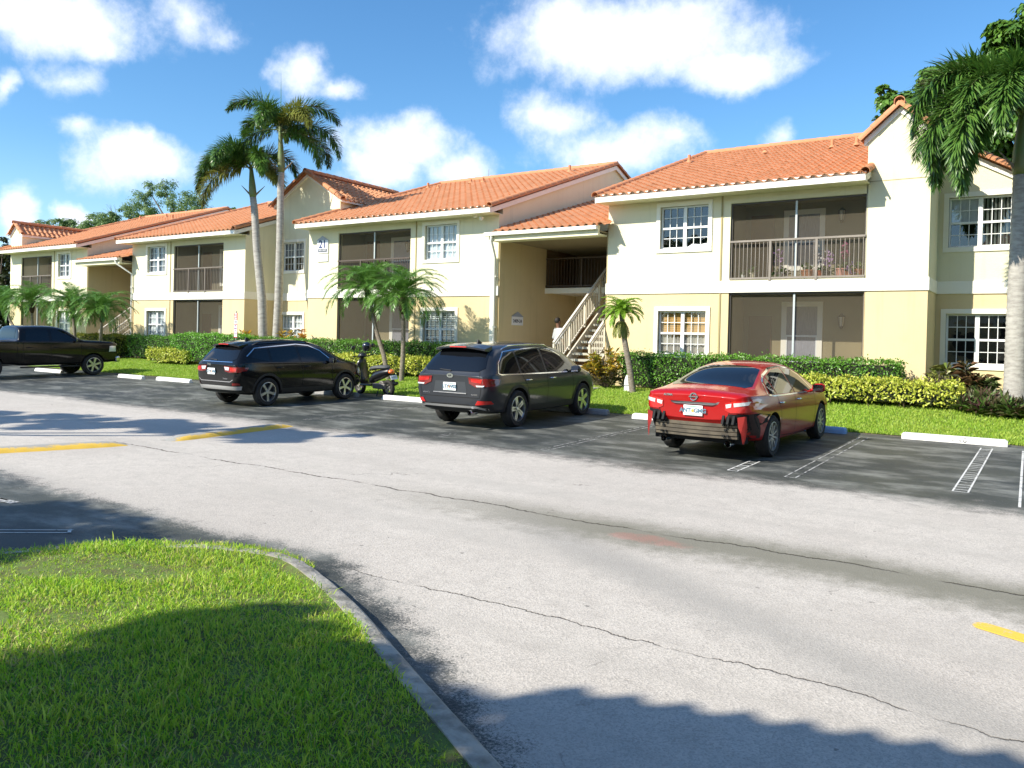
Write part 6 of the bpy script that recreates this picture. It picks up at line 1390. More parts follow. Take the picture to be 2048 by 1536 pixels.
# ---------------------------------------------------------------- red sedan with its rear bumper torn off
def red_sedan(loc, rz):
    t_ = thing('parked_car', 'red metallic sedan with its rear bumper cover missing and the beam exposed', 'car', loc, rz, 'cars parked nose in')
    t_.rotation_euler.x = .018
    ST = [(-2.40, .64, .80, .96, 1.005, .60, .70, .66, .52), (-2.36, .60, .80, 1.00, 1.06, .66, .78, .76, .60), (-2.18, .36, .72, 1.00, 1.10, .76, .875, .83, .66), (-1.80, .26, .68, .985, 1.135, .84, .91, .855, .66), (-1.35, .22, .66, .97, 1.30, .86, .915, .86, .60), (-.90, .20, .65, .955, 1.43, .86, .915, .865, .575), (-.30, .19, .64, .94, 1.478, .86, .915, .865, .57), (.30, .19, .63, .925, 1.462, .86, .915, .865, .575), (.75, .19, .63, .915, 1.375, .86, .915, .865, .60), (1.15, .20, .62, .905, 1.19, .86, .915, .86, .645), (1.52, .21, .61, .89, 1.005, .85, .91, .845, .69), (1.95, .23, .58, .84, .925, .82, .89, .80, .66), (2.25, .26, .52, .75, .83, .75, .83, .72, .55), (2.42, .32, .45, .62, .68, .55, .62, .52, .4)]
    b, bv = loft_body('body', ST, P_RED, t_, [(-1.32, .335, .385), (1.46, .335, .385)])
    # glass
    panel(bv, [(-.60, -1.86), (.60, -1.86), (.66, -1.70), (.515, -.93), (.30, -.885), (-.30, -.885), (-.515, -.93), (-.66, -1.70)], 'top', 'rear_window', CARGLASS, t_, step=.08)
    panel(bv, [(-.62, 1.46), (.62, 1.46), (.52, .62), (-.52, .62)], 'top', 'windscreen', CARGLASS, t_, step=.08)
    rearq = [(-1.42, 1.005), (-1.12, .985), (-1.12, 1.235), (-1.27, 1.17)]
    both(bv, rearq, 'quarter_window', CARGLASS, t_); both(bv, [(-1.08, .985), (-.21, .962), (-.24, 1.36), (-.62, 1.345), (-1.07, 1.25)], 'side_window', CARGLASS, t_); both(bv, [(-.14, .96), (.93, .945), (.60, 1.19), (.28, 1.325), (-.16, 1.362)], 'side_window', CARGLASS, t_)
    edge_ = [(-1.50, 1.0), (-1.27, .968), (-.2, .945), (.98, .93), (.62, 1.21), (.28, 1.35), (-.2, 1.39), (-.65, 1.372), (-1.09, 1.275), (-1.31, 1.185), (-1.50, 1.0)]
    for md in ('side', 'left'): seam(bv, edge_, md, t_, .022, 'window_trim', CHROME, .004)
    car_finish(bv, t_, [[(-.18, .30), (-.16, .6), (-.18, .94)], [(-.98, .75), (-1.02, .8), (-1.12, .96)], [(.98, .32), (1.0, .6), (.98, .92)], [(-.98, .74), (-.92, .45), (-.90, .31), (-.18, .27), (.96, .28)]])
    for y in (-.93, .02): handle(t_, bv, y, .845, CHROME, .19)
    mirror_(t_, bv, .80, .93, P_RED)
    seam(bv, [(-.57, 1.02), (-.52, -1.0)], 'top', t_, .02) if False else None
    # boot lid outline, lamps, garnish
    seam(bv, [(-.56, 1.01), (-.60, .84), (-.52, .665)], 'rear', t_, .012); seam(bv, [(.56, 1.01), (.60, .84), (.52, .665)], 'rear', t_, .012)
    T1 = [(.50, .905), (.50, .80), (.58, .765), (.80, .775), (.875, .80), (.89, .93), (.80, .955), (.62, .935)]
    for sx in (1, -1):
        l_ = panel(bv, [(p[0] * sx, p[1]) for p in T1], 'rear', 'tail_light', REDL, t_, off=.012, step=.05)
        panel(bv, [(.51 * sx, .885), (.60 * sx, .905), (.595 * sx, .85), (.52 * sx, .83)], 'rear', 'reverse_lens', CLRL, l_, off=.018); panel(bv, [(.63 * sx, .91), (.82 * sx, .935), (.80 * sx, .885), (.64 * sx, .855)], 'rear', 'clear_lens', CLRL, l_, off=.018)
    both(bv, [(-2.30, .80), (-2.06, .84), (-1.86, .945), (-2.0, .975), (-2.30, .955)], 'tail_light_wing', REDL, t_, off=.008, step=.05)
    mb = MB(); yb = hitp(bv, 'rear', 0, .905).y; mb.add([(-.44, yb + .02, .93), (-.36, yb - .035, .90), (.36, yb - .035, .90), (.44, yb + .02, .93), (.40, yb + .015, .875), (.3, yb - .03, .862), (-.3, yb - .03, .862), (-.40, yb + .015, .875)], [(0, 1, 6, 7), (1, 2, 5, 6), (2, 3, 4, 5)]); mb.build('boot_garnish', CHROME, t_, smooth=True)
    p = hitp(bv, 'rear', 0, .985); mb = MB(); mb.lathe([(.062, -.012), (.062, .0), (.044, .0), (.044, -.012)], (0, p.y - .004, .975), 24, 'y'); mb.box(-.075, .075, p.y - .02, p.y - .006, .966, .984); mb.build('badge', CHROME, t_)
    p = hitp(bv, 'rear', -.42, .985); font(t_, 'ALTIMA', (-.42, p.y - .008, .985), .042, CHROME, name='model_lettering', bold=.002)
    p = hitp(bv, 'rear', 0, .765); plate(t_, (0, p.y - .02, .765), 'ANT  GMG', -.08)
    lr(bv, [(.48, .58), (.52, .70), (.58, .748), (.90, .748), (.88, .50), (.48, .50)], 'rear', 'torn_cavity', CAVITY, t_, off=.007)
    both(bv, [(-2.38, .30), (-1.80, .30), (-1.86, .50), (-1.98, .66), (-2.12, .742), (-2.38, .752)], 'torn_corner', mat('dark_primer', (.03, .008, .007), .6, var=.6, vscale=8), t_, off=.006)
    # torn bumper: cavity, beam, brackets, hanging red pieces, tail pipes
    mb = MB(); mb.box(-.72, .72, -2.20, -2.0, .28, .66); mb.build('bumper_cavity', CAVITY, t_)
    mb = MB(); n = 12
    for k, (z0, z1, d) in enumerate(((.535, .585, .03), (.475, .525, .05), (.415, .465, .05), (.365, .405, .03))):
        vs = []
        for i in range(n + 1):
            x = -.66 + 1.32 * i / n; bow = .07 * (1 - (x / .66) ** 2); vs += [(x, -2.28 - bow - d, z0), (x, -2.28 - bow - d, z1), (x, -2.22 - bow, z1 + .006), (x, -2.22 - bow, z0 - .006)]
        mb.add(vs, [(i * 4 + j, (i + 1) * 4 + j, (i + 1) * 4 + (j + 1) % 4, i * 4 + (j + 1) % 4) for i in range(n) for j in range(4)] + [(0, 1, 2, 3), (n * 4 + 3, n * 4 + 2, n * 4 + 1, n * 4)])
    bm_ = mb.build('bumper_beam', STEEL, t_, auto=40)
    for x in (-.50, .50):
        for a_, b_, dz in ((-.05, -.015, .395), (.015, .05, .395), (-.05, -.015, .555), (.015, .05, .555), (-.02, .02, .485)):
            mb = MB(); mb.box(x + a_, x + b_, -2.388, -2.33, dz, dz + .028); mb.build('beam_slot', CAVITY, bm_)
    for sx in (-1, 1):
        mb = MB(); x = sx * .56
        mb.box(x - .12, x + .12, -2.40, -2.30, .59, .62)
        for q in (-.10, -.02, .06): mb.poly([(x + q, -2.47, .60), (x + q, -2.36, .60), (x + q, -2.36, .73), (x + q, -2.41, .72)], (.035, 0, 0))
        mb.build('bumper_bracket', mat('grey_plastic', (.012, .013, .014), .9, var=.3), t_)
        mb = MB(); mb.poly([(sx * .70, -2.37, .70), (sx * .80, -2.33, .72), (sx * .81, -2.31, .55), (sx * .795, -2.32, .40), (sx * .775, -2.34, .31), (sx * .755, -2.36, .46), (sx * .715, -2.37, .55)], (sx * -.015, -.02, 0)); mb.build('torn_bumper_piece', mat('raw_red_plastic', (.30, .018, .013), .5, var=.6, vscale=9, col2=(.14, .01, .008)), t_)
        mb = MB(); mb.lathe([(.048, -.11), (.052, -.10), (.052, .12), (.040, .12), (.040, -.11)], (sx * .52, -2.22, .285), 20, 'y'); mb.build('exhaust_tip', CHROME, t_, auto=40)
    mb = MB(); mb.lathe([(.03, -.03), (.035, .0), (.012, .02)], (0, -2.28, .64), 10, 'y'); mb.box(-.09, .09, -2.26, -2.2, .635, .665); mb.build('boot_latch', CHROME, t_)
    for x in (.79, -.79):
        for y in (-1.32, 1.46): wheel(t_, x, y, .335, .215, 'ten', 'sedan')
    return t_
RS = red_sedan((-4.50, 14.12, gz(14.1) - .004), R(-1.5))

# ---------------------------------------------------------------- crossovers
def crossover(kind, loc, rz):
    A = kind == 'graphite'
    if A:
        t_ = thing('parked_car', 'dark graphite crossover with silver roof rails and red tail lights', 'car', loc, rz, 'cars parked nose in')
        ST = [(-2.37, .46, .72, 1.02, 1.06, .62, .80, .74, .62), (-2.33, .40, .72, 1.05, 1.10, .72, .87, .80, .68), (-2.20, .32, .72, 1.06, 1.30, .80, .92, .86, .66), (-1.98, .29, .72, 1.06, 1.55, .86, .94, .88, .64), (-1.70, .27, .71, 1.055, 1.645, .88, .945, .89, .635), (-1.0, .24, .70, 1.045, 1.69, .88, .945, .89, .63), (-.2, .23, .69, 1.03, 1.695, .88, .945, .89, .63), (.45, .23, .69, 1.02, 1.66, .88, .945, .89, .635), (.90, .23, .68, 1.01, 1.55, .88, .945, .89, .65), (1.25, .24, .68, 1.0, 1.36, .88, .94, .885, .68), (1.55, .25, .67, .99, 1.15, .87, .935, .87, .72), (1.90, .27, .64, .96, 1.06, .84, .92, .83, .70), (2.20, .30, .58, .87, .98, .76, .86, .74, .6), (2.36, .36, .5, .74, .8, .58, .66, .58, .46)]
        pm, R_, ay = P_GRY, .37, (-1.33, 1.45); hw = .945; H = 1.69
    else:
        t_ = thing('parked_car', 'black compact crossover with clear tail lights and five spoke wheels', 'car', loc, rz, 'cars parked nose in')
        ST = [(-2.20, .48, .72, 1.0, 1.04, .60, .78, .72, .60), (-2.16, .40, .72, 1.04, 1.09, .70, .85, .79, .66), (-2.04, .33, .72, 1.06, 1.28, .79, .90, .85, .64), (-1.84, .29, .71, 1.065, 1.52, .84, .91, .865, .615), (-1.55, .26, .70, 1.06, 1.60, .855, .915, .87, .61), (-.9, .24, .69, 1.05, 1.64, .855, .915, .87, .605), (-.2, .23, .68, 1.03, 1.645, .855, .915, .87, .605), (.4, .23, .68, 1.02, 1.60, .855, .915, .87, .61), (.80, .23, .67, 1.01, 1.48, .855, .915, .87, .63), (1.12, .24, .67, 1.0, 1.30, .85, .91, .865, .66), (1.40, .25, .66, .99, 1.12, .85, .905, .85, .70), (1.75, .27, .64, .97, 1.06, .82, .895, .82, .70), (2.03, .31, .58, .88, .97, .74, .83, .73, .6), (2.18, .37, .52, .75, .8, .58, .66, .58, .46)]
        pm, R_, ay = P_BLK, .352, (-1.28, 1.36); hw = .915; H = 1.645
    t_.rotation_euler.x = .018; b, bv = loft_body('body', ST, pm, t_, [(ay[0], R_, R_ + .055), (ay[1], R_, R_ + .055)], .45); yr = ST[0][0]; dy = 0 if A else .16
    zt = .03 if A else 0
    # glass
    if A:
        panel(bv, [(-.62, 1.125), (.62, 1.125), (.72, 1.19), (.60, 1.53), (-.60, 1.53), (-.72, 1.19)], 'rear', 'rear_window', CARGLASS, t_, off=.008)
        both(bv, [(-1.92, 1.10), (-1.22, 1.075), (-1.22, 1.50), (-1.55, 1.475), (-1.82, 1.27)], 'quarter_window', CARGLASS, t_); both(bv, [(-1.15, 1.075), (-.20, 1.06), (-.22, 1.545), (-1.15, 1.51)], 'side_window', CARGLASS, t_); both(bv, [(-.13, 1.06), (.98, 1.045), (.62, 1.37), (.30, 1.50), (-.13, 1.55)], 'side_window', CARGLASS, t_)
        trim = [(-1.98, 1.10), (-1.9, 1.07), (-.2, 1.04), (1.02, 1.03)]; top = [(-1.98, 1.10), (-1.86, 1.29), (-1.57, 1.505), (-1.2, 1.535), (-.2, 1.575), (.3, 1.525), (.65, 1.385)]
        panel(bv, [(-.66, 1.50), (.66, 1.50), (.56, .76), (-.56, .76)], 'top', 'windscreen', CARGLASS, t_, step=.1)
    else:
        panel(bv, [(-.58, 1.115), (.58, 1.115), (.69, 1.17), (.57, 1.46), (-.57, 1.46), (-.69, 1.17)], 'rear', 'rear_window', CARGLASS, t_, off=.008)
        both(bv, [(-1.74, 1.20), (-1.20, 1.09), (-1.20, 1.42), (-1.52, 1.40)], 'quarter_window', CARGLASS, t_); both(bv, [(-1.13, 1.085), (-.26, 1.07), (-.28, 1.475), (-1.13, 1.43)], 'side_window', CARGLASS, t_); both(bv, [(-.19, 1.07), (.86, 1.05), (.50, 1.34), (.20, 1.45), (-.19, 1.485)], 'side_window', CARGLASS, t_)
        trim = [(-1.84, 1.235), (-1.55, 1.43), (-1.2, 1.455), (-.2, 1.515), (.2, 1.48), (.55, 1.345), (.90, 1.07)]; top = []
        panel(bv, [(-.64, 1.34), (.64, 1.34), (.54, .66), (-.54, .66)], 'top', 'windscreen', CARGLASS, t_, step=.1)
    for md in ('side', 'left'):
        seam(bv, trim, md, t_, .020, 'window_trim', CHROME, .005)
        if top: seam(bv, top, md, t_, .016, 'window_trim', CHROME, .005)
    fy = .95 if A else .86
    car_finish(bv, t_, [[(-.17, .40), (-.16, .7), (-.17, 1.04)], [(fy, .40), (fy + .02, .7), (fy, 1.02)], [(ay[0] + .42, .62), (ay[0] + .34, .82), (ay[0] + .16, 1.06)], [(ay[0] + .42, .62), (ay[0] + .50, .40), (fy, .36)]])
    for y in ((-.92, .06) if A else (-.90, 0.0)): handle(t_, bv, y, .93 if A else .945, CHROME if A else P_BLK, .22)
    mirror_(t_, bv, .86 if A else .76, 1.03, P_GRY if A else P_BLK)
    # lower cladding round the arches and sills
    for yy in ay:
        for md in ('side', 'left'):
            seam(bv, [(yy + (R_ + .085) * math.cos(R(a)), R_ + (R_ + .085) * math.sin(R(a))) for a in range(-8, 189, 14)], md, t_, .06, 'arch_trim', BLKPL, .006)
    both(bv, [(ay[0] + R_ + .1, .30), (ay[1] - R_ - .1, .30), (ay[1] - R_ - .1, .42), (ay[0] + R_ + .1, .42)], 'sill_cladding', BLKPL, t_, off=.006, step=.12)
    # roof rails, spoiler, fin
    for sx in (-1, 1):
        mb = MB(); x = sx * (.62 if A else .58); pts = []
        for i in range(9):
            y = -1.55 + 1.9 * i / 8; p = hitp(bv, 'top', x, y); pts.append((x, y, p.z + (.045 if 0 < i < 8 else -.01)))
        mb.tube(pts, [.012] + [.018] * 7 + [.012], 8); mb.build('roof_rail', CHROME if A else BLKPL, t_, smooth=True)
    ys = -2.13 if A else -1.98; zs = 1.60 if A else 1.525; mb = MB(); hwid = .60 if A else .56; vs = []
    for i in range(11):
        x = -hwid + 2 * hwid * i / 10; k = (x / hwid) ** 2; vs += [(x, ys + .07 * k, zs - .06 * k - .02), (x, ys + .06 * k, zs - .055 * k + .012), (x * .97, ys + .34, zs + .065 - .05 * k), (x * .97, ys + .34, zs - .05 - .05 * k)]
    mb.add(vs, [(i * 4 + j, (i + 1) * 4 + j, (i + 1) * 4 + (j + 1) % 4, i * 4 + (j + 1) % 4) for i in range(10) for j in range(4)] + [(0, 1, 2, 3), (43, 42, 41, 40)]); sp = mb.build('roof_spoiler', pm, t_, auto=50)
    mb = MB(); mb.box(-.20, .20, ys - .004, ys + .012, zs - .014, zs + .006); mb.build('brake_light', REDL, sp)
    p = hitp(bv, 'top', 0, ys + .75); mb = MB(); mb.poly([(-.0, p.y - .12, p.z - .01), (0, p.y + .08, p.z - .01), (0, p.y - .10, p.z + .075)], (.03, 0, 0)); mb.build('antenna_fin', BLKPL, t_)
    mb = MB(); p = hitp(bv, 'rear', 0, 1.15); mb.tube([(-.02, p.y - .02, 1.13), (-.3, p.y - .006, 1.155)], [.018, .009], 6); mb.build('rear_wiper', BLKPL, t_)
    # tailgate, lamps, bumper
    if A:
        T1 = [(.44, 1.02), (.86, 1.0), (.93, .955), (.90, .86), (.62, .835), (.46, .905)]
        for sx in (1, -1):
            l_ = panel(bv, [(q[0] * sx, q[1]) for q in T1], 'rear', 'tail_light', REDD, t_, off=.014, step=.05)
            panel(bv, [(.50 * sx, .995), (.76 * sx, .985), (.74 * sx, .915), (.52 * sx, .935)], 'rear', 'red_lens', REDL, l_, off=.020); panel(bv, [(.62 * sx, .875), (.80 * sx, .875), (.78 * sx, .85), (.64 * sx, .845)], 'rear', 'clear_lens', CLRL, l_, off=.020)
        both(bv, [(-2.34, .88), (-2.05, .90), (-1.97, .985), (-2.34, 1.005)], 'tail_light_wing', REDL, t_, off=.008, step=.05)
        lr(bv, [(.60, .50), (.86, .52), (.85, .58), (.66, .585)], 'rear', 'fog_light', REDL, t_, off=.014)
        p = hitp(bv, 'rear', 0, 1.055); mb = MB(); mb.lathe([(.0, -.01), (.042, -.01), (.045, 0), (.052, 0), (.052, -.014), (.0, -.014)], (0, 0, 0), 24, 'y'); o = mb.build('badge', CHROME, t_); o.location = (0, p.y - .002, 1.04); o.scale = (1.5, 1, .85)
        font(t_, 'KIA', (0, p.y - .019, 1.04), .05, BLKPL, name='badge_lettering'); panel(bv, [(-.36, .93), (.36, .93), (.40, .70), (-.40, .70)], 'rear', 'plate_recess', mat('graphite_recess', (.03, .034, .04), .4, coat=.5), t_, off=.004)
        mb = MB(); p = hitp(bv, 'rear', 0, .71); mb.box(-.40, .40, p.y - .022, p.y - .004, .70, .718); mb.build('tailgate_strip', CHROME, t_)
        p = hitp(bv, 'rear', 0, .83); plate(t_, (0, p.y - .016, .83), 'LTYW02'); font(t_, 'SORENTO', (-.58, hitp(bv, 'rear', -.58, .69).y - .006, .69), .038, CHROME, name='model_lettering'); font(t_, 'V6 AWD', (.58, hitp(bv, 'rear', .58, .69).y - .006, .69), .038, CHROME, name='trim_lettering')
        panel(bv, [(-.88, .33), (.88, .33), (.90, .47), (.5, .47), (.44, .50), (-.44, .50), (-.5, .47), (-.90, .47)], 'rear', 'rear_bumper', BLKPL, t_, off=.006); seam(bv, [(-.80, .40), (-.62, .45), (.62, .45), (.80, .40)], 'rear', t_, .045, 'skid_plate', SKID, .012)
        seam(bv, [(-.66, 1.12), (-.74, .9), (-.70, .63), (.70, .63), (.74, .9), (.66, 1.12)], 'rear', t_, .012)
        mb = MB(); mb.lathe([(.045, -.12), (.05, -.11), (.05, .1), (.037, .1), (.037, -.12)], (.50, -2.30, .345), 18, 'y'); mb.build('exhaust_tip', CHROME, t_, auto=40)
    else:
        T1 = [(.36, 1.0), (.80, .985), (.87, .955), (.86, .86), (.60, .845), (.40, .875)]
        for sx in (1, -1):
            l_ = panel(bv, [(q[0] * sx, q[1]) for q in T1], 'rear', 'tail_light', REDD, t_, off=.014, step=.05); panel(bv, [(.38 * sx, .985), (.58 * sx, .975), (.56 * sx, .90), (.42 * sx, .905)], 'rear', 'clear_lens', CLRL, l_, off=.020); panel(bv, [(.60 * sx, .97), (.80 * sx, .955), (.80 * sx, .88), (.62 * sx, .88)], 'rear', 'red_lens', REDL, l_, off=.020)
        both(bv, [(-2.16, .87), (-1.92, .89), (-1.86, .965), (-2.16, .985)], 'tail_light_wing', REDD, t_, off=.008, step=.05)
        seam(bv, [(-.62, 1.10), (.62, 1.10)], 'rear', t_, .018, 'tailgate_strip', CHROME, .008); font(t_, 'Jeep', (-.28, hitp(bv, 'rear', -.28, 1.04).y - .008, 1.035), .085, CHROME, name='badge_lettering', bold=.003)
        p = hitp(bv, 'rear', -.18, .86); plate(t_, (-.16, p.y - .016, .86), 'CTW 69A'); font(t_, 'Compass', (.40, hitp(bv, 'rear', .40, .70).y - .006, .70), .05, CHROME, name='model_lettering')
        seam(bv, [(-.70, .68), (-.60, .625), (.60, .625), (.70, .68)], 'rear', t_, .016, 'tailgate_strip', CHROME, .006)
        panel(bv, [(-.84, .35), (.84, .35), (.86, .42), (-.86, .42)], 'rear', 'rear_bumper', BLKPL, t_, off=.006); panel(bv, [(-.80, .43), (.80, .43), (.83, .52), (-.83, .52)], 'rear', 'skid_plate', SKID, t_, off=.010)
        lr(bv, [(.66, .54), (.82, .55), (.81, .60), (.68, .60)], 'rear', 'reflector', REDD, t_, off=.012)
    for x in (hw - .125, -(hw - .125)):
        for y in ay: wheel(t_, x, y, R_, .235, 'twin' if A else 'five', kind)
    lr(bv, [(.5, .72), (.84, .70), (.80, .84), (.55, .86)], 'front', 'headlight', CLRL, t_, off=.006)
    return t_
crossover('graphite', (-9.80, 14.62, gz(14.6) - .004), R(1.5))
JC = crossover('black', (-16.55, 13.97, gz(14.0) - .004), R(-1.0)); JC.scale = (.935, .95, .98)

# ---------------------------------------------------------------- pickup
def pickup(loc, rz):
    t_ = thing('pickup_truck', 'black crew cab pickup parked nose in, its bed cut by the picture edge', 'pickup truck', loc, rz, 'cars parked nose in'); t_.rotation_euler.x = .018
    ST = [(-2.98, .62, .85, 1.30, 1.33, .80, .93, .92, .84), (-2.94, .55, .85, 1.33, 1.36, .88, .98, .96, .90), (-2.0, .50, .85, 1.34, 1.37, .92, 1.0, .97, .92), (-.88, .46, .84, 1.33, 1.36, .92, 1.0, .97, .92), (-.80, .44, .84, 1.32, 1.40, .92, 1.0, .97, .84), (-.74, .43, .84, 1.32, 1.90, .92, 1.0, .97, .74), (-.62, .42, .84, 1.31, 1.94, .92, 1.0, .97, .73), (.20, .42, .84, 1.30, 1.955, .92, 1.0, .97, .73), (.72, .42, .84, 1.29, 1.925, .92, 1.0, .97, .74), (1.05, .42, .84, 1.285, 1.78, .92, 1.0, .97, .76), (1.46, .43, .84, 1.28, 1.46, .92, 1.0, .965, .83), (1.60, .44, .84, 1.27, 1.40, .92, 1.0, .96, .86), (2.35, .46, .82, 1.26, 1.37, .91, .995, .95, .87), (2.80, .48, .80, 1.22, 1.32, .90, .98, .94, .86), (2.88, .5, .78, 1.16, 1.25, .86, .95, .91, .83)]
    ay = (-1.76, 1.92); b, bv = loft_body('body', ST, P_TRK, t_, [(ay[0], .41, .47), (ay[1], .41, .47)], .6)
    both(bv, [(-.58, 1.36), (.26, 1.345), (.26, 1.80), (-.50, 1.79)], 'side_window', CARGLASS, t_); both(bv, [(.36, 1.345), (1.38, 1.33), (1.02, 1.62), (.80, 1.765), (.36, 1.80)], 'side_window', CARGLASS, t_)
    panel(bv, [(-.72, 1.68), (.72, 1.68), (.60, 1.0), (-.60, 1.0)], 'top', 'windscreen', CARGLASS, t_, step=.1); panel(bv, [(-.60, 1.46), (.60, 1.46), (.56, 1.78), (-.56, 1.78)], 'rear', 'rear_window', CARGLASS, t_)
    panel(bv, [(-.78, -2.85), (.78, -2.85), (.78, -.95), (-.78, -.95)], 'top', 'bed_cover', BLKPL, t_, off=.006, step=.2)
    car_finish(bv, t_, [[(.31, .52), (.31, 1.31)], [(1.42, .52), (1.44, 1.28)], [(-.66, .52), (-.66, 1.30)], [(-.66, .52), (1.42, .52)], [(-.86, .50), (-.86, 1.33)]])
    for y in (-.45, .52): handle(t_, bv, y, 1.12, P_TRK, .24)
    mirror_(t_, bv, 1.20, 1.33, BLKPL)
    for sx in (-1, 1): mb = MB(); mb.box(sx * .86 - .07, sx * .86 + .07, -.7, 1.4, .36, .41); mb.build('running_board', BLKPL, t_, bevel=.01)
    mb = MB(); mb.box(-.95, .95, 2.80, 3.0, .50, .72); mb.build('front_bumper', CHROME, t_, bevel=.05)
    both(bv, [(2.52, .92), (2.80, .92), (2.80, 1.14), (2.55, 1.14)], 'headlight', CLRL, t_, off=.008); mb = MB(); mb.box(-.6, .6, 2.82, 2.90, .80, 1.10); mb.build('grille', CHROME, t_, bevel=.03)
    lr(bv, [(.84, .92), (.95, .92), (.94, 1.28), (.84, 1.28)], 'rear', 'tail_light', REDL, t_, off=.01)
    for x in (.86, -.86):
        for y in ay: wheel(t_, x, y, .41, .27, 'six', 'truck')
    return t_
PK = pickup((-30.35, 14.05, gz(14.05) - .004), R(-1.0)); PK.scale = (.95, .94, .94)

# ---------------------------------------------------------------- motor scooter
def scooter(loc, rz):
    t_ = thing('motor_scooter', 'black motor scooter with orange tail light leaning on its stand at the lawn edge', 'scooter', loc, rz); t_.rotation_euler.x = R(-6)
    S_BLK = mat('scooter_black', (.012, .012, .013), .35, coat=.5); SEAT = mat('scooter_seat', (.085, .09, .09), .7, var=.4)
    # along +x: front; wheels
    for x in (.60, -.60):
        mb = MB(); mb.lathe([(.13, -.04), (.19, -.055), (.215, -.03), (.22, 0), (.215, .03), (.19, .055), (.13, .04), (.13, -.04)], (x, 0, .22), 28, 'y'); o = mb.build('wheel', TYRE, t_, smooth=True)
        mb = MB(); mb.lathe([(.135, -.03), (.135, .03), (.12, .03), (.12, -.03), (.135, -.03)], (x, 0, .22), 24, 'y')
        for i in range(5): a = i * 1.2566; mb.bar((x, 0, .22), (x + .125 * math.cos(a), 0, .22 + .125 * math.sin(a)), .03, .025, up=(0, 1, 0))
        mb.lathe([(0, -.05), (.03, -.05), (.03, .05), (0, .05)], (x, 0, .22), 10, 'y'); mb.build('rim', ALLOYG, o)
    def shell(name, secs, mt):
        mb = MB(); n = 12; vs = []
        for (x, z, ry, rz_) in secs:
            for j in range(n): a = 2 * math.pi * j / n; vs.append((x + .0, ry * math.cos(a), z + rz_ * math.sin(a)))
        mb.add(vs, [(i * n + j, i * n + (j + 1) % n, (i + 1) * n + (j + 1) % n, (i + 1) * n + j) for i in range(len(secs) - 1) for j in range(n)] + [tuple(range(n)), tuple(range(len(vs) - 1, len(vs) - n - 1, -1))]); return mb.build(name, mt, t_, smooth=True)
    shell('tail_body', [(-.78, .68, .05, .03), (-.70, .66, .11, .09), (-.45, .60, .15, .13), (-.15, .52, .15, .15), (.02, .42, .13, .10), (.06, .36, .10, .04)], S_BLK)
    shell('seat', [(-.66, .765, .06, .02), (-.58, .775, .12, .05), (-.30, .765, .13, .055), (-.05, .735, .12, .06), (.08, .70, .07, .03)], SEAT)
    mb = MB(); mb.box(-.05, .42, -.15, .15, .26, .31); mb.build('footboard', S_BLK, t_, bevel=.02)
    mb = MB(); vs = []
    for (x, z, hw, d) in ((.36, .28, .13, .06), (.42, .45, .19, .07), (.47, .66, .20, .07), (.46, .84, .17, .07), (.42, .97, .10, .06)): vs += [(x, -hw, z), (x + d, -hw * .5, z), (x + d * 1.3, 0, z), (x + d, hw * .5, z), (x, hw, z), (x - .03, hw * .5, z), (x - .04, 0, z), (x - .03, -hw * .5, z)]
    mb.add(vs, [(i * 8 + j, i * 8 + (j + 1) % 8, (i + 1) * 8 + (j + 1) % 8, (i + 1) * 8 + j) for i in range(4) for j in range(8)] + [tuple(range(8)), tuple(range(39, 31, -1))]); mb.build('leg_shield', S_BLK, t_, smooth=True)
    shell('front_mudguard', [(.36, .40, .05, .04), (.48, .47, .075, .05), (.62, .475, .08, .045), (.76, .42, .07, .04), (.83, .34, .04, .03)], S_BLK)
    mb = MB(); mb.tube([(.44, .0, .9), (.40, 0, 1.02)], .04, 8); mb.tube([(.36, -.33, 1.06), (.38, -.14, 1.03), (.40, 0, 1.03), (.38, .14, 1.03), (.36, .33, 1.06)], .017, 8); mb.build('handlebar', S_BLK, t_)
    shell('headlamp_cowl', [(.30, 1.05, .05, .03), (.36, 1.06, .11, .07), (.46, 1.05, .11, .08), (.53, 1.03, .06, .05)], S_BLK)
    for s in (-1, 1):
        mb = MB(); mb.tube([(.38, s * .24, 1.05), (.36, s * .30, 1.20), (.35, s * .31, 1.26)], .008, 6); o = mb.build('wing_mirror', S_BLK, t_)
        mb = MB(); mb.lathe([(0, -.015), (.055, -.01), (.06, .0), (.05, .02), (0, .028)], (.345, s * .31, 1.30), 16, 'x'); mb.build('mirror_glass', S_BLK, o, smooth=True)
    shell('tail_light', [(-.83, .665, .04, .03), (-.81, .665, .075, .055), (-.74, .665, .085, .065), (-.70, .665, .08, .06)], ORANGE)
    mb = MB(); mb.poly([(-.70, -.05, .58), (-.70, .05, .58), (-.86, .05, .36), (-.86, -.05, .36)], (.02, 0, .02)); mb.build('rear_mudguard', S_BLK, t_)
    mb = MB(); mb.box(-.10, .10, -.005, .005, -.06, .06); o = mb.build('licence_plate', PLATE, t_); o.location = (-.845, 0, .52); o.rotation_euler = (R(-25), 0, R(-90)); font(o, 'H7K2', (0, -.006, 0), .06, PINK, name='plate_number')
    mb = MB(); mb.lathe([(0, -.12), (.09, -.12), (.11, -.05), (.11, .06), (0, .06)], (-.38, 0, .30), 14, 'y'); mb.box(-.6, -.1, .05, .13, .2, .34); mb.build('engine', mat('engine_alloy', (.22, .21, .2), .5, metal=.6), t_, bevel=.02)
    mb = MB(); mb.tube([(-.2, -.14, .22), (-.45, -.16, .24), (-.75, -.17, .34)], [.025, .05, .045], 10); mb.build('exhaust', BLKPL, t_)
    mb = MB(); mb.tube([(-.25, .0, .28), (-.30, .16, .02)], .014, 6); mb.tube([(-.25, 0, .28), (-.30, -.16, .02)], .014, 6); mb.build('stand', BLKPL, t_)
    return t_
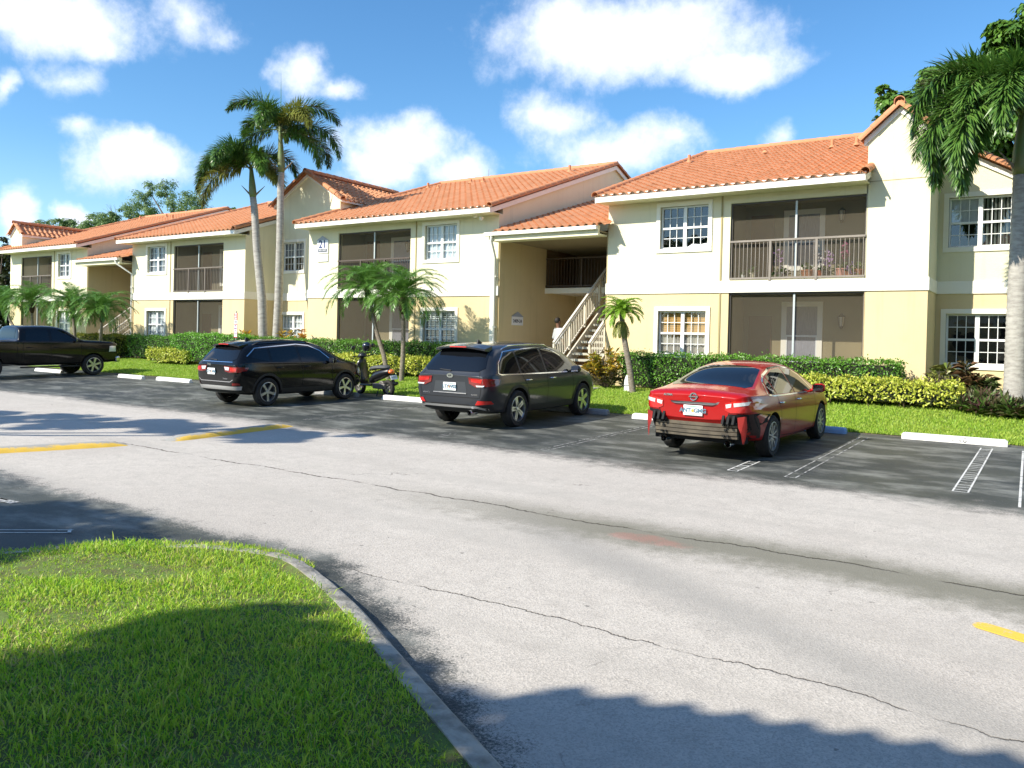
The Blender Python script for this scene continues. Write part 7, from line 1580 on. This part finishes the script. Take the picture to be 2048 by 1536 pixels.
SCT = scooter((-16.05, 16.72, gz(16.7) + .0), R(172)); SCT.scale = (1.08, 1.12, 1.06)
# helmet hung on the scooter's mirror
h_ = thing('helmet', 'dark helmet perched on the handlebars of the motor scooter', 'helmet', (-16.47, 16.80, gz(16.8) + 1.24), 0)
mb = MB(); mb.lathe([(.10, -.12), (.125, -.06), (.135, .0), (.125, .07), (.085, .12), (.0, .14)], (0, 0, .12), 20); mb.build('shell', mat('helmet_shell', (.012, .014, .022), .18, coat=1), h_, smooth=True)
mb = MB(); n = 8; vs = []
for i in range(n + 1):
    a = R(-100 + 90 * i / n); vs += [(.137 * math.cos(a), .137 * math.sin(a), .07), (.138 * math.cos(a), .138 * math.sin(a), .15)]
mb.add(vs, [(2 * i, 2 * i + 2, 2 * i + 3, 2 * i + 1) for i in range(n)]); mb.build('visor', CARGLASS, h_, smooth=True)
# ------------------------------------------------------------------ small things
# parking sign on its post
sp = at(472, 640, 19.1); sx, sy = sp.x, 19.1; s = thing('parking_sign', 'red and white parking signs stacked on one metal post behind the black crossover', 'sign', (sx, sy, gz(sy)), R(-20)); zg = gz(sy)
mb = MB(); mb.box(-.025, .025, 0, .03, 0, at(472, 622, sy).z - zg); mb.build('post', mat('galvanised_steel', (.45, .46, .46), .45, metal=.7), s)
z = lambda py: at(472, py, sy).z - zg
RSGN = mat('sign_red', (.50, .035, .06), .5)
def plate_sign(name, x0, x1, z0, z1, mt, lines, ink, size):
    mb = MB(); mb.box(x0, x1, -.012, -.002, z0, z1); o = mb.build(name, mt, s, bevel=.004); k = len(lines)
    for i, tx in enumerate(lines): font(o, tx, ((x0 + x1) / 2, -.0135, z1 - (z1 - z0) * (i + .5) / k), size, ink, bold=.003)
    return o
plate_sign('warning_panel', -.19, .19, z(640), z(626), RSGN, ['TOW', 'AWAY', 'ZONE'], SWH, .10); plate_sign('notice_panel', -.19, .19, z(647), z(641), SWH, ['24 HOURS'], SINK, .07)
mb = MB(); mb.box(-.20, .20, -.010, -.0015, z(674) - .02, z(648.5) + .0); mb.build('panel_edge', RSGN, s)
plate_sign('rules_panel', -.18, .18, z(673.5), z(649.5), SWH, ['PERMIT', 'PARKING', 'ONLY', 'NO BACK', 'IN'], mat('sign_ink_purple', (.25, .12, .30), .5), .075)
# utility pedestal beside the lime palm
p = ground_pt(at(1255, 783, 19.75)); u = thing('utility_pedestal', 'white tapered plastic utility post at the foot of the lime palm', 'utility box', tuple(p), R(8)); PVC = mat('white_plastic', (.72, .73, .72), .5, var=.3, dirt=.3)
mb = MB(); vs = []
for (h, a, b) in ((-.05, .085, .07), (.185, .08, .065), (.185, .08, .065)): vs += [(-a, -b, h), (a, -b, h), (a, b, h), (-a, b, h)]
mb.add(vs, [(i * 4 + j, i * 4 + (j + 1) % 4, (i + 1) * 4 + (j + 1) % 4, (i + 1) * 4 + j) for i in range(2) for j in range(4)] + [(8, 9, 10, 11)]); mb.build('base', PVC, u, bevel=.008)
mb = MB(); vs = []
for (h, a, b) in ((.20, .082, .068), (.34, .078, .06), (.45, .05, .035), (.48, .03, .02)): vs += [(-a, -b, h), (a, -b, h), (a, b, h), (-a, b, h)]
mb.add(vs, [(i * 4 + j, i * 4 + (j + 1) % 4, (i + 1) * 4 + (j + 1) % 4, (i + 1) * 4 + j) for i in range(3) for j in range(4)] + [(0, 1, 2, 3), (12, 13, 14, 15)]); mb.build('cap', PVC, u, bevel=.01)
# hole in the near lawn: a sunken valve box without its lid
v = thing('valve_box', 'dark open valve box sunk in the near lawn', 'utility box', (-4.42, 1.98, .12), .3)
mb = MB(); mb.lathe([(.10, -.12), (.115, .012), (.135, .014), (.135, -.02)], (0, 0, 0), 20); mb.build('rim', BLKPL, v, smooth=True)
mb = MB(); mb.lathe([(0, -.115), (.11, -.115), (.11, -.12), (0, -.12)], (0, 0, 0), 20); mb.build('bottom', CAVITY, v)

# flower pots on the balcony
TERRA = mat('terracotta_pot', (.42, .17, .09), .8, var=.5, vscale=8); POTG = mat('glazed_dark_pot', (.06, .05, .05), .4); POTP = mat('pink_pot', (.62, .30, .24), .6)
LILAC = leafmat('lilac_petal', (.42, .22, .52), (.60, .42, .66), .5, .3); WPET = leafmat('white_petal', (.72, .72, .68), (.6, .55, .6), .5, .3); LEAFP = leafmat('pot_leaf', (.05, .12, .02), (.13, .22, .05)); CRMP = leafmat('magenta_petal', (.30, .05, .16), (.42, .12, .25), .5, .3)
def pot(x, y, r, h, mt, label, kind, leaf_n=40, fh=.55, side=.0):
    z0 = 3.56; t_ = thing('potted_plant', label, 'potted plant', (x, y, z0), 0, 'potted plants on the flower balcony', world=True)
    mb = MB(); mb.lathe([(0, 0), (r * .7, 0), (r, h), (r * 1.08, h), (r * 1.08, h + .03), (r * .95, h + .03), (r * .92, h - .03), (0, h - .03)], (x, y, z0), 18); mb.build('pot', mt, t_, auto=40)
    P = RNG.normal(0, 1, (leaf_n, 3)) * [r * .35, r * .35, .02] + [x, y, z0 + h]; d = norm(RNG.normal(0, .6, (leaf_n, 3)) + [0, 0, .7]); V, T = leaves(P + d * RNG.uniform(0, .12, (leaf_n, 1)), d, np.array([0, 0, 1.]) + RNG.normal(0, .4, (leaf_n, 3)), RNG.uniform(.10, .22, leaf_n), .05, .15, .3); np_tris('foliage', V, T, LEAFP, t_)
    if kind is not None:
        tip = Vector((x + side, y - .02, z0 + h + fh)); mb = MB(); mb.tube([(x, y, z0 + h), (x + side * .2, y, z0 + h + fh * .6), tip, tip + Vector((.05, 0, -.1))], [.006, .005, .004, .003], 5); mb.build('flower_stem', TWIG, t_)
        n = 46; c = np.array(tuple(tip)) + RNG.normal(0, 1, (n, 3)) * [.055, .05, .10] - [0, 0, .06]; V, T = leaves(c, RNG.normal(0, 1, (n, 3)), RNG.normal(0, .4, (n, 3)) + [0, -1, 0], RNG.uniform(.06, .10, n), .06, .1); np_tris('blossom', V, T, kind, t_)
    return t_
YP = YF + .32
pot(-6.20, YP, .11, .16, POTG, 'balcony orchid with one tall lilac flower head left of the middle post', LILAC, 34, .50)
pot(-6.05, YP - .1, .10, .12, POTG, 'white flowering pot low beside the left railing post', WPET, 40, .10)
pot(-5.45, YP, .19, .20, TERRA, 'wide terracotta pot of leafy greens in the middle of the balcony', None, 70)
pot(-5.16, YP + .05, .12, .18, TERRA, 'balcony orchid with tall white flowers at the right railing post', WPET, 34, .42)
pot(-5.00, YP, .11, .16, POTG, 'balcony orchid with drooping lilac flowers right of the right post', LILAC, 34, .36, .05)
pot(-4.62, YP, .15, .22, POTP, 'pinkish round pot with thin leaves near the tower wall', CRMP, 50, .52, .1)
pot(-4.42, YP - .05, .10, .14, TERRA, 'low pot with a cluster of lilac blossom near the tower wall', LILAC, 40, .12)
pot(-4.20, YP, .13, .19, TERRA, 'terracotta pot of green leaves against the tower wall', None, 60)
pot(-6.92, YP, .07, .17, mat('cream_pot', (.62, .56, .4), .6), 'small cream pot near the left end of the balcony', None, 22)
pot(-7.18, YP, .05, .12, mat('grey_white_pot', (.6, .62, .62), .6), 'tiny white pot nearest the left end of the balcony', None, 12)
# sofa-like box in the lower middle porch is skipped: nothing readable there

# person on the passage floor behind the stairs, seen from behind
def person(loc, rz, H=1.80):
    t_ = thing('person', 'person in a loose white shirt and dark trousers standing behind the stair railing', 'person', loc, rz)
    J = dict(pel=(0, 0, .95), waist=(0, 0, 1.10), chest=(0, .01, 1.32), neck=(0, .015, 1.50), head0=(0, .03, 1.60), head=(0, .04, 1.70), top=(0, .035, 1.79),
             shl=(-.19, .0, 1.43), ell=(-.27, .03, 1.15), wrl=(-.27, -.10, .90), shr=(.19, 0, 1.43), elr=(.26, .02, 1.15), wrr=(.25, -.10, .92),
             hpl=(-.10, 0, .90), knl=(-.11, -.02, .50), anl=(-.11, .03, .09), tol=(-.12, -.14, .03), hpr=(.10, 0, .90), knr=(.11, -.02, .50), anr=(.11, .03, .09), tor=(.12, -.14, .03))
    E = [('pel', 'waist'), ('waist', 'chest'), ('chest', 'neck'), ('neck', 'head0'), ('head0', 'head'), ('head', 'top'), ('chest', 'shl'), ('shl', 'ell'), ('ell', 'wrl'), ('chest', 'shr'), ('shr', 'elr'), ('elr', 'wrr'), ('pel', 'hpl'), ('hpl', 'knl'), ('knl', 'anl'), ('anl', 'tol'), ('pel', 'hpr'), ('hpr', 'knr'), ('knr', 'anr'), ('anr', 'tor')]
    Rd = dict(pel=(.15, .11), waist=(.135, .10), chest=(.16, .11), neck=(.058, .058), head0=(.072, .08), head=(.082, .098), top=(.055, .065), shl=(.062, .06), ell=(.045, .045), wrl=(.03, .03), shr=(.062, .06), elr=(.045, .045), wrr=(.03, .03), hpl=(.09, .09), knl=(.062, .062), anl=(.04, .045), tol=(.035, .03), hpr=(.09, .09), knr=(.062, .062), anr=(.04, .045), tor=(.035, .03))
    k = list(J); extra = []; pts = [Vector(J[n]) * (H / 1.8) for n in k]; ed = [(k.index(a), k.index(b)) for a, b in E]; rad = [Rd[n] for n in k]
    for sd, wr in ((-1, 'wrl'), (1, 'wrr')):      # palm and five fingers
        wv = pts[k.index(wr)]; pts.append(wv + Vector((0, -.02, -.09))); rad.append((.036, .022)); pi_ = len(pts) - 1; ed.append((k.index(wr), pi_))
        for q in range(4):
            a = pts[pi_] + Vector((sd * .0, -.027 + q * .018, -.035 - .004 * (q in (1, 2)))); b = a + Vector((sd * -.01, -.004, -.035)); pts += [a, b]; rad += [(.0095, .0095), (.007, .007)]; ed += [(pi_, len(pts) - 2), (len(pts) - 2, len(pts) - 1)]
        a = wv + Vector((sd * -.015, -.055, -.06)); b = a + Vector((sd * -.01, -.015, -.035)); pts += [a, b]; rad += [(.011, .011), (.008, .008)]; ed += [(pi_, len(pts) - 2), (len(pts) - 2, len(pts) - 1)]
    def skin(name, P, Ed, Rr, mt, root):
        me = bpy.data.meshes.new(name); me.from_pydata([tuple(p) for p in P], Ed, []); o = bpy.data.objects.new(name, me); COL.objects.link(o)
        m = o.modifiers.new('s', 'SKIN'); m.use_smooth_shade = True; lay = me.skin_vertices[0].data
        for i, r_ in enumerate(Rr): lay[i].radius = r_
        lay[root].use_root = True; o.modifiers.new('u', 'SUBSURF').levels = 1
        dg = bpy.context.evaluated_depsgraph_get(); dg.update(); m2 = bpy.data.meshes.new_from_object(o.evaluated_get(dg)); o.modifiers.clear(); o.data = m2; m2.materials.clear(); m2.materials.append(mt); m2.polygons.foreach_set('use_smooth', [True] * len(m2.polygons)); o.parent = t_; return o
    SKIN_ = mat('skin', (.20, .10, .065), .55, var=.2)
    skin('body', pts, ed, rad, SKIN_, 0)
    f = lambda n: Vector(J[n]) * (H / 1.8)
    CL_ = mat('white_shirt', (.42, .44, .46), .85, var=.4, vscale=6, col2=(.34, .36, .38), bump=.2, bscale=12)
    sp_ = [f('pel') + Vector((0, 0, -.08)), f('waist'), f('chest'), f('neck') + Vector((0, .01, -.015)), f('shl'), f('shl').lerp(f('ell'), .55), f('ell') + Vector((-.01, 0, -.02)), f('shr'), f('shr').lerp(f('elr'), .55), f('elr') + Vector((.01, 0, -.02))]
    skin('shirt', sp_, [(0, 1), (1, 2), (2, 3), (2, 4), (4, 5), (5, 6), (2, 7), (7, 8), (8, 9)], [(.20, .15), (.17, .125), (.185, .13), (.098, .095), (.085, .08), (.078, .075), (.075, .07), (.085, .08), (.078, .075), (.075, .07)], CL_, 1)
    tr_ = [f('pel'), f('hpl'), f('knl'), f('anl') + Vector((0, 0, .0)), f('hpr'), f('knr'), f('anr')]
    skin('trousers', tr_, [(0, 1), (1, 2), (2, 3), (0, 4), (4, 5), (5, 6)], [(.16, .12), (.105, .10), (.078, .078), (.066, .066), (.105, .10), (.078, .078), (.066, .066)], mat('dark_trousers', (.03, .03, .04), .9), 0)
    HR = mat('dark_hair', (.012, .009, .008), .7, var=.4, vscale=30)
    mb = MB(); c = f('head') + Vector((0, .012, .02)); n = 20; vs = []
    for i in range(9):
        th = math.pi * .5 * i / 8 if i else 0; ph = R(-38 + 128 * i / 8)
        for j in range(n):
            a = 2 * math.pi * j / n; front = max(0, -math.sin(a)); z_ = math.sin(ph) * .112; r_ = math.cos(ph) * .098
            if front > .3 and ph < R(28): r_ *= .80; 
            vs.append((c.x + r_ * math.cos(a), c.y + r_ * 1.12 * math.sin(a), c.z + z_))
    mb.add(vs, [(i * n + j, i * n + (j + 1) % n, (i + 1) * n + (j + 1) % n, (i + 1) * n + j) for i in range(8) for j in range(n)]); mb.build('hair', HR, t_, smooth=True)
    mb = MB()
    for sx_ in (-1, 1): mb.lathe([(0, -.004), (.013, 0), (0, .006)], (sx_ * .032, -.052, f('head').z + .0), 10, 'y')
    mb.build('eyes', mat('eye_dark', (.03, .02, .02), .3), t_)
    mb = MB(); hz = f('head').z; mb.poly([(-.016, -.048, hz - .038), (.016, -.048, hz - .038), (0, -.056, hz + .008)], (0, -.018, -.006)); mb.build('nose', SKIN_, t_, smooth=True)
    mb = MB(); mb.box(-.024, .024, -.056, -.048, hz - .066, hz - .056); mb.build('mouth', mat('lips', (.22, .07, .06), .5), t_)
    mb = MB()
    for sx_ in (-1, 1): mb.lathe([(0, -.01), (.022, -.006), (.028, 0), (.02, .008), (0, .01)], (sx_ * .088, .03, hz - .01), 12, 'x')
    mb.build('ears', SKIN_, t_, smooth=True); return t_
pp = at(1118, 640, 22.9); person((pp.x, 22.9, .62), R(150), 1.90)
rp = at(1086, 685, 23.6); rb = thing('red_bag', 'small dark red bag on the passage wall left of the person', 'bag', (-15.12, 24.05, 1.15), 0)
mb = MB(); mb.lathe([(0, -.02), (.09, 0), (.115, .08), (.10, .20), (.05, .28), (0, .29)], (0, 0, 0), 14); mb.build('sack', mat('dark_red_cloth', (.16, .03, .025), .8, var=.4), rb, smooth=True); mb = MB(); mb.tube([(-.06, 0, .25), (0, 0, .36), (.06, 0, .25)], .008, 6); mb.build('strap', mat('strap_brown', (.08, .04, .03), .8), rb)
for o in bpy.data.objects:
    if '_o' in o: del o['_o']
